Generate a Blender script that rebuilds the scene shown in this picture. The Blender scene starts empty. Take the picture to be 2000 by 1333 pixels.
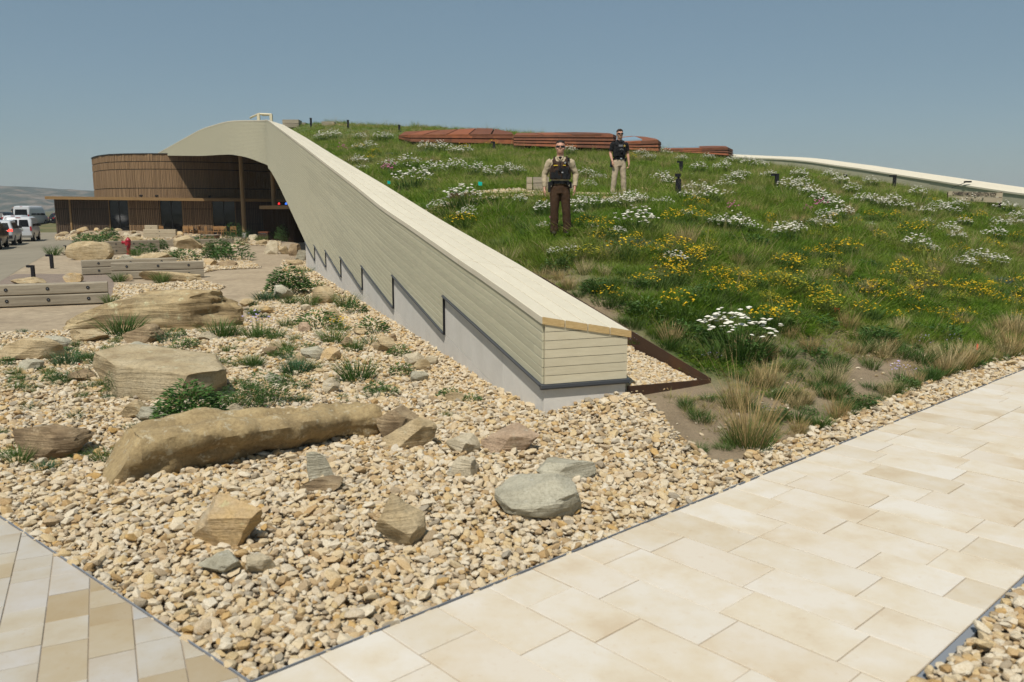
import bpy, bmesh, math, random
import numpy as np
from mathutils import Vector, Matrix, Euler

C = bpy.context.scene
COL = C.collection
rnd = random.Random(7)
rng = np.random.default_rng(7)

# ------------------------------------------------------------------ camera
HZ, F0, H0 = 410.0, 1600.0, 2.5
TH = math.atan((666.5 - HZ) / F0)
cam_d = bpy.data.cameras.new('camera')
cam_d.sensor_width = 36.0
cam_d.lens = 36.0 * F0 / 2000.0
cam_d.clip_start = 0.1
cam_d.clip_end = 9000.0
cam_d.dof.use_dof = True
cam_d.dof.focus_distance = 17.0
cam_d.dof.aperture_fstop = 2.2
cam = bpy.data.objects.new('camera', cam_d)
COL.objects.link(cam)
cam.location = (0, 0, H0)
cam.rotation_euler = (math.pi / 2 - TH, 0, 0)
C.camera = cam

# ------------------------------------------------------------------ sky, sun, exposure
SUN = Vector((-0.32, -1.0, 0)).normalized()
SUN_EL = math.radians(60)
world = bpy.data.worlds.new('World')
C.world = world
world.use_nodes = True
wn = world.node_tree.nodes
sky = wn.new('ShaderNodeTexSky')
sky.sky_type = 'NISHITA'
sky.sun_disc = False
sky.sun_elevation = SUN_EL
sky.sun_rotation = math.atan2(SUN.x, SUN.y)
sky.air_density = 1.0
sky.dust_density = 0.9
sky.ozone_density = 1.5
_mx = wn.new('ShaderNodeMix'); _mx.data_type = 'RGBA'; _mx.blend_type = 'MIX'; _mx.inputs[0].default_value = 0.5
_mx.inputs[7].default_value = (2.35, 3.5, 4.05, 1)      # thin summer haze over the whole sky
_tc = wn.new('ShaderNodeTexCoord'); _mp = wn.new('ShaderNodeMapping'); _mp.inputs['Scale'].default_value = (1, 1, 3.5); _nz = wn.new('ShaderNodeTexNoise'); _nz.inputs['Scale'].default_value = 1.6; _nz.inputs['Detail'].default_value = 4
_mr = wn.new('ShaderNodeMapRange'); _mr.inputs[1].default_value = .3; _mr.inputs[2].default_value = .7; _mr.inputs[3].default_value = .44; _mr.inputs[4].default_value = .58
for _a, _b in ((_tc.outputs['Generated'], _mp.inputs[0]), (_mp.outputs[0], _nz.inputs['Vector']), (_nz.outputs['Fac'], _mr.inputs[0]), (_mr.outputs[0], _mx.inputs[0])): world.node_tree.links.new(_a, _b)   # uneven haze
world.node_tree.links.new(sky.outputs[0], _mx.inputs[6]); world.node_tree.links.new(_mx.outputs[2], wn['Background'].inputs[0])
wn['Background'].inputs[1].default_value = 0.082
sun_d = bpy.data.lights.new('sun', 'SUN')
sun_d.energy = 4.3
sun_d.angle = math.radians(0.5)
sun_d.color = (1.0, 0.95, 0.865)
sun = bpy.data.objects.new('sun', sun_d)
COL.objects.link(sun)
sv = Vector((SUN.x * math.cos(SUN_EL), SUN.y * math.cos(SUN_EL), math.sin(SUN_EL)))
sun.rotation_euler = sv.to_track_quat('Z', 'Y').to_euler()
sun.location = (0, -20, 40)
C.view_settings.view_transform = 'Standard'
C.view_settings.look = 'None'
C.view_settings.exposure = 0.02
C.view_settings.gamma = 1.0
C.view_settings.use_curve_mapping = False

# ------------------------------------------------------------------ surveying helpers: where a sight line meets the ground, a wall or a given distance
_fw = np.array([0, math.cos(TH), -math.sin(TH)])
_up = np.array([0, math.sin(TH), math.cos(TH)])
def ray(px, py):
    return _fw * F0 + np.array([1., 0, 0]) * (px - 1000.0) - _up * (py - 666.5)
def G(px, py, z=0.0):
    d = ray(px, py); t = (z - H0) / d[2]
    return np.array([d[0] * t, d[1] * t, z])
def atY(px, py, Y):
    d = ray(px, py); t = Y / d[1]
    return np.array([d[0] * t, Y, H0 + d[2] * t])
def proj(p):
    v = np.array([p[0], p[1], p[2] - H0]); k = F0 / (v @ _fw)
    return 1000 + v[0] * k, 666.5 - (v @ _up) * k
def mpp(y):
    return y / F0          # metres per photo pixel at distance y

# ------------------------------------------------------------------ materials
def _nodes(name):
    m = bpy.data.materials.new(name); m.use_nodes = True
    nt = m.node_tree
    return m, nt, nt.nodes['Principled BSDF']
def rgb(c):
    return (c[0], c[1], c[2], 1.0)
def ramp(nt, stops, fac):
    r = nt.nodes.new('ShaderNodeValToRGB')
    e = r.color_ramp.elements
    while len(e) < len(stops): e.new(0.5)
    for i, (p, c) in enumerate(stops):
        e[i].position = p; e[i].color = rgb(c)
    if fac is not None: nt.links.new(fac, r.inputs[0])
    return r
def noise(nt, scale, detail=4, rough=0.6, coord='Object', stretch=None, seed_obj=False):
    tc = nt.nodes.new('ShaderNodeTexCoord')
    mp = nt.nodes.new('ShaderNodeMapping')
    nt.links.new(tc.outputs[coord], mp.inputs[0])
    if stretch: mp.inputs['Scale'].default_value = stretch
    if seed_obj:
        oi = nt.nodes.new('ShaderNodeObjectInfo')
        mu = nt.nodes.new('ShaderNodeMath'); mu.operation = 'MULTIPLY'; mu.inputs[1].default_value = 37.0
        nt.links.new(oi.outputs['Random'], mu.inputs[0]); nt.links.new(mu.outputs[0], mp.inputs['Location'])
    n = nt.nodes.new('ShaderNodeTexNoise')
    n.inputs['Scale'].default_value = scale; n.inputs['Detail'].default_value = detail
    n.inputs['Roughness'].default_value = rough
    nt.links.new(mp.outputs[0], n.inputs['Vector'])
    return n
def mixc(nt, a, b, fac, mode='MIX'):
    m = nt.nodes.new('ShaderNodeMix'); m.data_type = 'RGBA'; m.blend_type = mode
    for s, v in ((6, a), (7, b)):
        if isinstance(v, tuple): m.inputs[s].default_value = rgb(v)
        else: nt.links.new(v, m.inputs[s])
    if isinstance(fac, float): m.inputs[0].default_value = fac
    else: nt.links.new(fac, m.inputs[0])
    return m.outputs[2]
def bump(nt, b, h, strength=0.3, dist=0.02):
    n = nt.nodes.new('ShaderNodeBump'); n.inputs['Strength'].default_value = strength
    n.inputs['Distance'].default_value = dist
    nt.links.new(h, n.inputs['Height']); nt.links.new(n.outputs[0], b.inputs['Normal'])
def mat(name, c1, c2=None, scale=6, rough=0.85, bmp=0.0, bdist=0.02, stretch=None, rand=0.0, detail=5, spec=0.3, metal=0.0,
        lo=0.35, hi=0.65, rand_cols=None, seed_obj=True, fine=0.0, coord='Object'):
    m, nt, b = _nodes(name)
    b.inputs['Roughness'].default_value = rough
    b.inputs['Specular IOR Level'].default_value = spec
    b.inputs['Metallic'].default_value = metal
    if c2 is None:
        c2 = tuple(v * 0.8 for v in c1)
    n = noise(nt, scale, detail, 0.62, coord, stretch, seed_obj)
    r = ramp(nt, [(lo, c1), (hi, c2)], n.outputs['Fac'])
    col = r.outputs[0]
    if rand_cols:
        oi = nt.nodes.new('ShaderNodeObjectInfo')
        k = len(rand_cols)
        rr = ramp(nt, [(i / k, c) for i, c in enumerate(rand_cols)], oi.outputs['Random'])
        rr.color_ramp.interpolation = 'CONSTANT'
        col = mixc(nt, col, rr.outputs[0], 1.0, 'MULTIPLY')
    if rand > 0:
        oi = nt.nodes.new('ShaderNodeObjectInfo')
        rr = ramp(nt, [(0, (1 - rand,) * 3), (1, (1 + rand * 0.3,) * 3)], oi.outputs['Random'])
        col = mixc(nt, col, rr.outputs[0], 1.0, 'MULTIPLY')
    if fine > 0:
        n2 = noise(nt, scale * 9, 3, 0.7, coord, stretch)
        rr = ramp(nt, [(0.3, (1 - fine,) * 3), (0.7, (1, 1, 1))], n2.outputs['Fac'])
        col = mixc(nt, col, rr.outputs[0], 1.0, 'MULTIPLY')
    nt.links.new(col, b.inputs['Base Color'])
    if bmp > 0:
        nb = noise(nt, scale * 4, 6, 0.7, coord, stretch)
        bump(nt, b, nb.outputs['Fac'], bmp, bdist)
    return m
def plain(name, c, rough=0.6, spec=0.3, metal=0.0):
    m, nt, b = _nodes(name)
    b.inputs['Base Color'].default_value = rgb(c)
    b.inputs['Roughness'].default_value = rough; b.inputs['Specular IOR Level'].default_value = spec
    b.inputs['Metallic'].default_value = metal
    n = noise(nt, 30, 3)
    bump(nt, b, n.outputs['Fac'], 0.05, 0.005)
    return m
def emit(name, c, s):
    m, nt, b = _nodes(name)
    b.inputs['Base Color'].default_value = rgb(c)
    b.inputs['Emission Color'].default_value = rgb(c); b.inputs['Emission Strength'].default_value = s
    return m
def tintmat(name, stops, rough=0.8, spec=0.2, nscale=None, trans=0.0, attr='INSTANCER'):
    """colour picked by the per-instance number 'tint' (or the object's random number)"""
    m, nt, b = _nodes(name)
    if attr == 'INSTANCER':
        a = nt.nodes.new('ShaderNodeAttribute'); a.attribute_type = 'INSTANCER'; a.attribute_name = 'tint'; f = a.outputs['Fac']
    else:
        a = nt.nodes.new('ShaderNodeObjectInfo'); f = a.outputs['Random']
    r = ramp(nt, stops, f); col = r.outputs[0]
    if nscale:
        n = noise(nt, nscale, 4)
        rr = ramp(nt, [(0.3, (0.72, 0.66, 0.55)), (0.65, (1.05, 1.05, 1.05))], n.outputs['Fac'])
        col = mixc(nt, col, rr.outputs[0], 1.0, 'MULTIPLY')
        bump(nt, b, n.outputs['Fac'], 0.4, 0.01)
    nt.links.new(col, b.inputs['Base Color'])
    b.inputs['Roughness'].default_value = rough; b.inputs['Specular IOR Level'].default_value = spec
    if trans > 0:
        t = nt.nodes.new('ShaderNodeBsdfTranslucent'); nt.links.new(col, t.inputs['Color'])
        mx = nt.nodes.new('ShaderNodeMixShader'); mx.inputs[0].default_value = trans
        nt.links.new(b.outputs[0], mx.inputs[1]); nt.links.new(t.outputs[0], mx.inputs[2])
        nt.links.new(mx.outputs[0], nt.nodes['Material Output'].inputs['Surface'])
    return m

M = {}
M['clad'] = mat('timber_cladding', (0.56, 0.525, 0.375), (0.50, 0.47, 0.335), 3, 0.75, 0.15, 0.004, stretch=(1, 1, 9), rand=0.10, fine=0.06)
M['cladend'] = mat('timber_board_end', (0.64, 0.575, 0.41), (0.58, 0.515, 0.36), 4, 0.7, 0.1, 0.004, stretch=(1, 1, 9), rand=0.06, fine=0.06)
M['cap'] = mat('pale_cap_timber', (0.68, 0.62, 0.48), (0.64, 0.58, 0.445), 2, 0.7, 0.04, 0.002, stretch=(3, 1, 1), rand=0.05, fine=0.02)
M['endgrain'] = mat('end_grain', (0.58, 0.42, 0.20), (0.46, 0.31, 0.13), 14, 0.7, 0.1, 0.003, stretch=(1, 1, 5))
M['concrete'] = mat('pale_concrete', (0.70, 0.67, 0.61), (0.64, 0.61, 0.55), 2.2, 0.85, 0.12, 0.006, rand=0.07, fine=0.06)
M['flash'] = plain('grey_metal_flashing', (0.075, 0.085, 0.10), 0.45, 0.5, 0.4)
M['edging'] = plain('grey_edging_metal', (0.20, 0.215, 0.235), 0.7, 0.2)
M['gap'] = plain('dark_membrane', (0.02, 0.017, 0.014), 0.9)
M['rustdark'] = mat('dark_weathering_steel', (0.055, 0.032, 0.02), (0.10, 0.045, 0.02), 3, 0.6, 0.15, 0.004, stretch=(1, 1, .4), lo=.45, hi=.75)
M['rust'] = mat('weathering_steel', (0.25, 0.088, 0.036), (0.17, 0.060, 0.028), 2.5, 0.75, 0.15, 0.005, rand_cols=[(1, 1, 1), (.78, .8, .85), (1.25, 1.15, 1.05), (.95, .92, .9), (.65, .7, .75)], fine=.15)
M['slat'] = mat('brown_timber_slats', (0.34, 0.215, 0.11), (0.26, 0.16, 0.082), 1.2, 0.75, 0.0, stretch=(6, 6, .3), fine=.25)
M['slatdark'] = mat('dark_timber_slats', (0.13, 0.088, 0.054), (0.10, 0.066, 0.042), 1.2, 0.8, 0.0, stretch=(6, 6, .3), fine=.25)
M['slatshade'] = mat('slats_darkened_as_shade', (0.05, 0.032, 0.019), (0.035, 0.023, 0.014), 1.2, 1.0, 0.0, stretch=(6, 6, .3), fine=.25, spec=0.0)  # darker copy of the slats: shade under the arch put into the colour
M['fascia'] = mat('gold_timber_fascia', (0.30, 0.185, 0.075), (0.24, 0.145, 0.06), 2, 0.7, 0.0, stretch=(1, 1, 4))
M['soffit'] = mat('soffit_timber', (0.20, 0.11, 0.055), (0.16, 0.085, 0.045), 2, 0.7)
M['column'] = mat('round_timber_column', (0.30, 0.20, 0.095), (0.24, 0.155, 0.07), 3, 0.65, stretch=(4, 4, .3))
M['glass'] = plain('dark_window_glass', (0.012, 0.014, 0.015), 0.06, 0.5)
M['frame'] = plain('dark_frame', (0.025, 0.022, 0.02), 0.5)
M['skyglass'] = plain('pale_skylight_glass', (0.25, 0.36, 0.42), 0.08, 0.6)
M['beam'] = mat('weathered_timber_beam', (0.42, 0.365, 0.27), (0.29, 0.245, 0.18), 4, 0.85, 0.35, 0.008, stretch=(.35, 3, 5), rand=0.12, fine=.2)
M['beamlight'] = mat('new_timber_beam', (0.50, 0.42, 0.29), (0.42, 0.35, 0.24), 4, 0.85, 0.2, 0.006, stretch=(.35, 3, 5), rand=0.1, fine=.1)
M['black'] = plain('black_metal', (0.012, 0.012, 0.014), 0.5)
M['bolt'] = plain('grey_bolt', (0.18, 0.19, 0.2), 0.4, 0.5, 0.6)
M['red'] = plain('red_hydrant_paint', (0.33, 0.012, 0.025), 0.4, 0.5)
def rockmat(name, c1, c2, c3, scale=2.2, strata=.5, crack=True):
    """bedded sandstone: two broad tones, thin strata, pale bruises, dark pits and a few cracks"""
    m, nt, b = _nodes(name)
    n = noise(nt, scale, 7, .66, seed_obj=True); r = ramp(nt, [(.36, c1), (.52, c2), (.66, c3)], n.outputs['Fac']); col = r.outputs[0]
    st = noise(nt, scale * 1.4, 5, .7, stretch=(.5, .5, 7), seed_obj=True); rs_ = ramp(nt, [(.38, (1 - strata * .55,) * 3), (.56, (1.06, 1.05, 1.03))], st.outputs['Fac']); col = mixc(nt, col, rs_.outputs[0], 1.0, 'MULTIPLY')
    pa = noise(nt, scale * 3.3, 6, .7, seed_obj=True); rp_ = ramp(nt, [(.60, (0, 0, 0)), (.70, (1, 1, 1))], pa.outputs['Fac']); pale = tuple(min(.62, v * 1.35 + .06) for v in c1)
    k = nt.nodes.new('ShaderNodeMath'); k.operation = 'MULTIPLY'; k.inputs[1].default_value = .6; nt.links.new(rp_.outputs[0], k.inputs[0]); col = mixc(nt, col, pale, k.outputs[0])
    fn = noise(nt, scale * 16, 5, .8, seed_obj=True); rf = ramp(nt, [(.30, (.55, .53, .50)), (.55, (1, 1, 1))], fn.outputs['Fac']); col = mixc(nt, col, rf.outputs[0], 1.0, 'MULTIPLY')
    nt.links.new(col, b.inputs['Base Color']); b.inputs['Roughness'].default_value = .93; b.inputs['Specular IOR Level'].default_value = .2
    h1 = nt.nodes.new('ShaderNodeMath'); h1.operation = 'MULTIPLY_ADD'; h1.inputs[1].default_value = .35; nt.links.new(fn.outputs['Fac'], h1.inputs[0]); nt.links.new(st.outputs['Fac'], h1.inputs[2])
    hh = h1.outputs[0]
    bump(nt, b, hh, .9, .045)
    return m
M['rock_tan'] = rockmat('tan_sandstone', (.57, .46, .29), (.47, .365, .215), (.33, .25, .14), 2.2, .3)
M['rock_orange'] = rockmat('orange_sandstone', (.60, .42, .20), (.54, .40, .23), (.52, .44, .31), 2.8, .12)
M['rock_gray'] = rockmat('grey_green_sandstone', (.52, .49, .38), (.45, .42, .32), (.35, .325, .24), 2.6, .12)
M['rock_pale'] = rockmat('pale_sandstone', (.62, .545, .40), (.54, .465, .33), (.42, .355, .24), 2.6, .15)
M['rock_pink'] = rockmat('pink_sandstone', (.56, .42, .30), (.49, .36, .245), (.38, .27, .18), 2.8, .15)
M['rock_dark'] = rockmat('dark_brown_sandstone', (.42, .32, .195), (.32, .235, .14), (.21, .15, .09), 2.8, .3)

# ------------------------------------------------------------------ mesh building
class MB:
    def __init__(s): s.v = []; s.f = []; s.m = []
    def add(s, vs, fs, mi=0):
        o = len(s.v); s.v += [tuple(map(float, p)) for p in vs]
        s.f += [tuple(o + i for i in f) for f in fs]; s.m += [mi] * len(fs)
    def box(s, c, size, rot=None, mi=0):
        hx, hy, hz = size[0] / 2, size[1] / 2, size[2] / 2
        vs = [Vector((x, y, z)) for x in (-hx, hx) for y in (-hy, hy) for z in (-hz, hz)]
        if rot is not None: vs = [rot @ v for v in vs]
        vs = [v + Vector(c) for v in vs]
        s.add(vs, [(0, 1, 3, 2), (4, 6, 7, 5), (0, 4, 5, 1), (2, 3, 7, 6), (0, 2, 6, 4), (1, 5, 7, 3)], mi)
    def prism(s, poly, z0, z1, mi=0):
        n = len(poly)
        vs = [(p[0], p[1], z0) for p in poly] + [(p[0], p[1], z1) for p in poly]
        fs = [tuple(range(n - 1, -1, -1)), tuple(range(n, 2 * n))] + [(i, (i + 1) % n, n + (i + 1) % n, n + i) for i in range(n)]
        s.add(vs, fs, mi)
    def hexa(s, a, b, mi=0):
        """solid between two matching quads"""
        s.add(list(a) + list(b), [(3, 2, 1, 0), (4, 5, 6, 7), (0, 1, 5, 4), (1, 2, 6, 5), (2, 3, 7, 6), (3, 0, 4, 7)], mi)
    def tube(s, pts, rad, n=8, mi=0, caps=True, flat=1.0):
        pts = [Vector(p) for p in pts]
        if not hasattr(rad, '__len__'): rad = [rad] * len(pts)
        rings = []
        for i, p in enumerate(pts):
            t = (pts[min(i + 1, len(pts) - 1)] - pts[max(i - 1, 0)]).normalized()
            ref = Vector((0, 1, 0)) if abs(t.y) < 0.9 else Vector((1, 0, 0))
            u = t.cross(ref).normalized(); w = u.cross(t).normalized()
            rings.append([p + u * (rad[i] * math.cos(2 * math.pi * k / n)) + w * (rad[i] * flat * math.sin(2 * math.pi * k / n)) for k in range(n)])
        s.loft(rings, mi, caps)
    def loft(s, rings, mi=0, caps=True):
        n = len(rings[0]); vs = [v for r in rings for v in r]; fs = []
        for i in range(len(rings) - 1):
            for k in range(n):
                a, b = i * n + k, i * n + (k + 1) % n
                fs.append((a, b, b + n, a + n))
        if caps:
            fs.append(tuple(range(n - 1, -1, -1))); fs.append(tuple((len(rings) - 1) * n + k for k in range(n)))
        s.add(vs, fs, mi)
    def ell(s, c, r, n=12, m=8, mi=0, rot=None):
        rings = []
        for j in range(1, m):
            a = math.pi * j / m
            rg = [Vector((r[0] * math.sin(a) * math.cos(2 * math.pi * k / n), r[1] * math.sin(a) * math.sin(2 * math.pi * k / n), -r[2] * math.cos(a))) for k in range(n)]
            if rot is not None: rg = [rot @ v for v in rg]
            rings.append([v + Vector(c) for v in rg])
        s.loft(rings, mi, True)
    def mesh(s, name, mats, smooth=False, angle=None, origin=(0, 0, 0)):
        me = bpy.data.meshes.new(name)
        o = origin
        me.from_pydata([(v[0] - o[0], v[1] - o[1], v[2] - o[2]) for v in s.v], [], s.f)
        for m in mats: me.materials.append(m)
        if len(mats) > 1: me.polygons.foreach_set('material_index', s.m)
        if smooth:
            me.shade_smooth()
            if angle: me.set_sharp_from_angle(angle=math.radians(angle))
        me.update()
        return me
    def build(s, name, mats, parent=None, smooth=False, angle=None, origin=None, fix=False):
        if not isinstance(mats, (list, tuple)): mats = [mats]
        if origin is None: origin = tuple(parent.location) if (parent is not None and parent.get('_w')) else (0, 0, 0)
        me = s.mesh(name, mats, smooth, angle, origin)
        if fix:
            bm = bmesh.new(); bm.from_mesh(me); bmesh.ops.recalc_face_normals(bm, faces=bm.faces); bm.to_mesh(me); bm.free()
        ob = bpy.data.objects.new(name, me); COL.objects.link(ob)
        if parent is not None: ob.parent = parent
        return ob
def link(name, me, parent=None, loc=(0, 0, 0), rot=(0, 0, 0), sc=(1, 1, 1)):
    o = bpy.data.objects.new(name, me); COL.objects.link(o)
    o.location = loc; o.rotation_euler = rot; o.scale = sc
    if parent is not None: o.parent = parent
    return o
def tag(o, label, cat=None, group=None, kind=None):
    if label: o['label'] = label
    if cat: o['category'] = cat
    if group: o['group'] = group
    if kind: o['kind'] = kind
    return o
def empty(name, loc=(0, 0, 0), rz=0.0, label=None, cat=None, group=None, world_parts=False):
    o = bpy.data.objects.new(name, None); COL.objects.link(o)
    o.location = loc; o.rotation_euler = (0, 0, rz); o.empty_display_size = .2
    if world_parts: o['_w'] = 1
    return tag(o, label, cat, group)
def struct(o): o['kind'] = 'structure'; return o
def kids(o): return [c for c in bpy.data.objects if c.parent == o]
def dup(root, loc, rz, label, sc=None, group=None):
    r = root.copy(); COL.objects.link(r); r.location = loc; r.rotation_euler = (0, 0, rz); r['label'] = label
    if sc: r.scale = sc
    if group: r['group'] = group
    for ch in list(root.children):
        c = ch.copy(); COL.objects.link(c); c.parent = r
        for g in ch.children:
            d = g.copy(); COL.objects.link(d); d.parent = c
    return r
def sheet(name, poly, z, m, parent=None):
    b = MB(); b.add([(p[0], p[1], z) for p in poly], [tuple(range(len(poly)))])
    o = b.build(name, m, parent)
    me = o.data
    if me.polygons[0].normal.z < 0: me.flip_normals()
    return o
def inpoly(x, y, poly):
    x = np.asarray(x); y = np.asarray(y); c = np.zeros(x.shape, bool); n = len(poly)
    for i in range(n):
        x1, y1 = poly[i][0], poly[i][1]; x2, y2 = poly[(i + 1) % n][0], poly[(i + 1) % n][1]
        k = ((y1 > y) != (y2 > y)) & (x < (x2 - x1) * (y - y1) / ((y2 - y1) if y2 != y1 else 1e-9) + x1)
        c ^= k
    return c

# instanced masses (gravel, grass): one object each, points carry rotation, size, kind and tint
def scatter(name, P, R, S, I, T, protos, kind='stuff'):
    me = bpy.data.meshes.new(name)
    n = len(P)
    me.vertices.add(n); me.vertices.foreach_set('co', np.asarray(P, np.float32).ravel())
    for nm, ty, arr, key in (('rot', 'FLOAT_VECTOR', R, 'vector'), ('scl', 'FLOAT_VECTOR', S, 'vector'), ('idx', 'INT', I, 'value'), ('tint', 'FLOAT', T, 'value')):
        a = me.attributes.new(nm, ty, 'POINT')
        a.data.foreach_set(key, np.asarray(arr, np.int32 if ty == 'INT' else np.float32).ravel())
    col = bpy.data.collections.new(name + '_pieces')
    for i, pm in enumerate(protos):
        po = bpy.data.objects.new('%s_piece_%02d' % (name, i), pm); col.objects.link(po)
    ng = bpy.data.node_groups.new(name, 'GeometryNodeTree')
    ng.interface.new_socket('Geometry', in_out='INPUT', socket_type='NodeSocketGeometry')
    ng.interface.new_socket('Geometry', in_out='OUTPUT', socket_type='NodeSocketGeometry')
    N = ng.nodes; L = ng.links
    gi = N.new('NodeGroupInput'); go = N.new('NodeGroupOutput')
    ci = N.new('GeometryNodeCollectionInfo'); ci.inputs['Collection'].default_value = col
    ci.inputs['Separate Children'].default_value = True; ci.inputs['Reset Children'].default_value = True
    ip = N.new('GeometryNodeInstanceOnPoints'); ip.inputs['Pick Instance'].default_value = True
    def na(nm, ty):
        q = N.new('GeometryNodeInputNamedAttribute'); q.data_type = ty; q.inputs['Name'].default_value = nm
        return q.outputs['Attribute']
    e2r = N.new('FunctionNodeEulerToRotation')
    L.new(na('rot', 'FLOAT_VECTOR'), e2r.inputs[0]); L.new(e2r.outputs[0], ip.inputs['Rotation'])
    L.new(na('scl', 'FLOAT_VECTOR'), ip.inputs['Scale']); L.new(na('idx', 'INT'), ip.inputs['Instance Index'])
    L.new(gi.outputs[0], ip.inputs['Points']); L.new(ci.outputs[0], ip.inputs['Instance'])
    L.new(ip.outputs[0], go.inputs[0])
    o = bpy.data.objects.new(name, me); COL.objects.link(o)
    md = o.modifiers.new('scatter', 'NODES'); md.node_group = ng
    o['kind'] = kind
    return o
def vnoise(x, y, sc, seed=0):
    """smooth value noise 0..1 on arrays"""
    x = np.asarray(x) / sc + 100 + seed * 17.3; y = np.asarray(y) / sc + 100 + seed * 9.1
    xi = np.floor(x).astype(int); yi = np.floor(y).astype(int); fx = x - xi; fy = y - yi
    fx = fx * fx * (3 - 2 * fx); fy = fy * fy * (3 - 2 * fy)
    def h(a, b):
        k = (a * 374761393 + b * 668265263 + seed * 1442695) & 0x7fffffff
        k = ((k ^ (k >> 13)) * 1274126177) & 0x7fffffff
        return ((k ^ (k >> 16)) & 0xffff) / 65535.0
    return (h(xi, yi) * (1 - fx) + h(xi + 1, yi) * fx) * (1 - fy) + (h(xi, yi + 1) * (1 - fx) + h(xi + 1, yi + 1) * fx) * fy
# ================================================================== GROUND, ROAD, PATHS
m_prairie = mat('dry_prairie', (0.16, 0.14, 0.07), (0.09, 0.10, 0.04), 0.02, 0.95, 0.0, fine=.3)
m_yard = mat('brown_fine_gravel', (0.45, 0.36, 0.245), (0.37, 0.29, 0.195), 0.5, 0.95, 0.5, 0.01, fine=.35, seed_obj=False)
def gravel_ground(name):
    m, nt, b = _nodes(name)
    tc = nt.nodes.new('ShaderNodeTexCoord')
    vo = nt.nodes.new('ShaderNodeTexVoronoi'); vo.inputs['Scale'].default_value = 16
    nt.links.new(tc.outputs['Object'], vo.inputs['Vector'])
    sp = nt.nodes.new('ShaderNodeSeparateColor'); nt.links.new(vo.outputs['Color'], sp.inputs[0])
    r = ramp(nt, [(0, (.62, .54, .42)), (.3, (.56, .46, .31)), (.55, (.50, .36, .19)), (.75, (.60, .53, .43)), (.9, (.40, .27, .13))], sp.outputs[0])
    d = ramp(nt, [(0.25, (1, 1, 1)), (0.75, (.30, .25, .2))], vo.outputs['Distance'])
    col = mixc(nt, r.outputs[0], d.outputs[0], 1.0, 'MULTIPLY')
    nt.links.new(col, b.inputs['Base Color']); b.inputs['Roughness'].default_value = .9
    iv = nt.nodes.new('ShaderNodeMath'); iv.operation = 'SUBTRACT'; iv.inputs[0].default_value = 1
    nt.links.new(vo.outputs['Distance'], iv.inputs[1]); bump(nt, b, iv.outputs[0], 1.0, 0.04)
    return m
m_gravbase = gravel_ground('limestone_gravel')
m_road = mat('pale_road_concrete', (0.28, 0.245, 0.18), (0.23, 0.20, 0.145), 0.25, 0.9, 0.1, 0.005, stretch=(1, .3, 1), fine=.12)
m_grout = mat('path_joint_sand', (0.40, 0.33, 0.25), (0.33, 0.27, 0.2), 8, 0.95)

sheet('ground', [(-6000, -600), (6000, -600), (6000, 8000), (-6000, 8000)], -0.16, m_prairie)['kind'] = 'structure'
yard_poly = [(-70, 2), (12, -3), (30, 20), (10, 45), (-2, 95), (-70, 130)]
yard = sheet('yard', yard_poly, -0.10, m_yard); struct(yard)
# far side of the yard, ground under the building
# concrete road on the left
road_px = [(0, 545), (40, 521), (100, 490), (130, 477), (158, 467), (200, 460), (240, 457), (245, 449), (150, 446)]
road_poly = [G(*p)[:2] for p in road_px] + [(-90, 118), (-120, 110), (-60, 30)]
struct(sheet('road', road_poly, -0.092, m_road))
# white gravel bed
PATH_A = np.array([-1.40, 4.04]); PATH_D = np.array([0.7375, 0.6753]); PATH_N = np.array([0.6753, -0.7375]); PATH_W = 2.375
LP_D = np.array([0.762, -0.648])                       # edge of the left pavement, running towards the corner
def path_pt(a, w): return PATH_A + PATH_D * a + PATH_N * w
soil_edge = [G(1226, 787)[:2], G(1300, 852)[:2], G(1345, 882)[:2], G(1395, 908)[:2], G(1438, 905)[:2], G(1480, 882)[:2], G(1580, 842)[:2],
             G(1700, 792)[:2], G(1870, 727)[:2], G(2000, 690)[:2]]
soil_far = [soil_edge[-1] + PATH_D * t for t in (8, 20)]
gravel_far = [G(*p)[:2] for p in [(605, 505), (597, 492), (560, 500), (548, 520), (560, 545), (505, 575), (495, 596), (475, 640), (300, 655), (130, 648), (0, 655), (-160, 665)]]
main_bed = [tuple(path_pt(0, 0)), tuple(path_pt(14, 0)), tuple(path_pt(32, 0))] + [tuple(p) for p in (soil_far[1], soil_far[0])] \
    + [tuple(p) for p in soil_edge[::-1]] + [(1.40, 9.89), (0.38, 9.53)] + [tuple(p) for p in gravel_far] + [(-9.5, 9.0), tuple(PATH_A - LP_D * 6)]
bed = sheet('gravel_bed', main_bed, -0.084, m_gravbase); struct(bed)
isl = [[(215, 606), (335, 612), (440, 556), (395, 545), (300, 552), (225, 552)],
       [(395, 530), (425, 524), (512, 520), (470, 500), (440, 492), (475, 476), (540, 480), (552, 492), (548, 470), (470, 466), (400, 470), (360, 482), (230, 500), (215, 508), (300, 515)],
       [(108, 468), (108, 461.5), (300, 461.3), (452, 461.5), (470, 466), (300, 468)]]
isl_polys = []
for k, pl in enumerate(isl):
    poly = [tuple(G(*p)[:2]) for p in pl]; isl_polys.append(poly)
    struct(sheet('gravel_bed', poly, -0.088 + .003 * k, m_gravbase))
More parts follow.
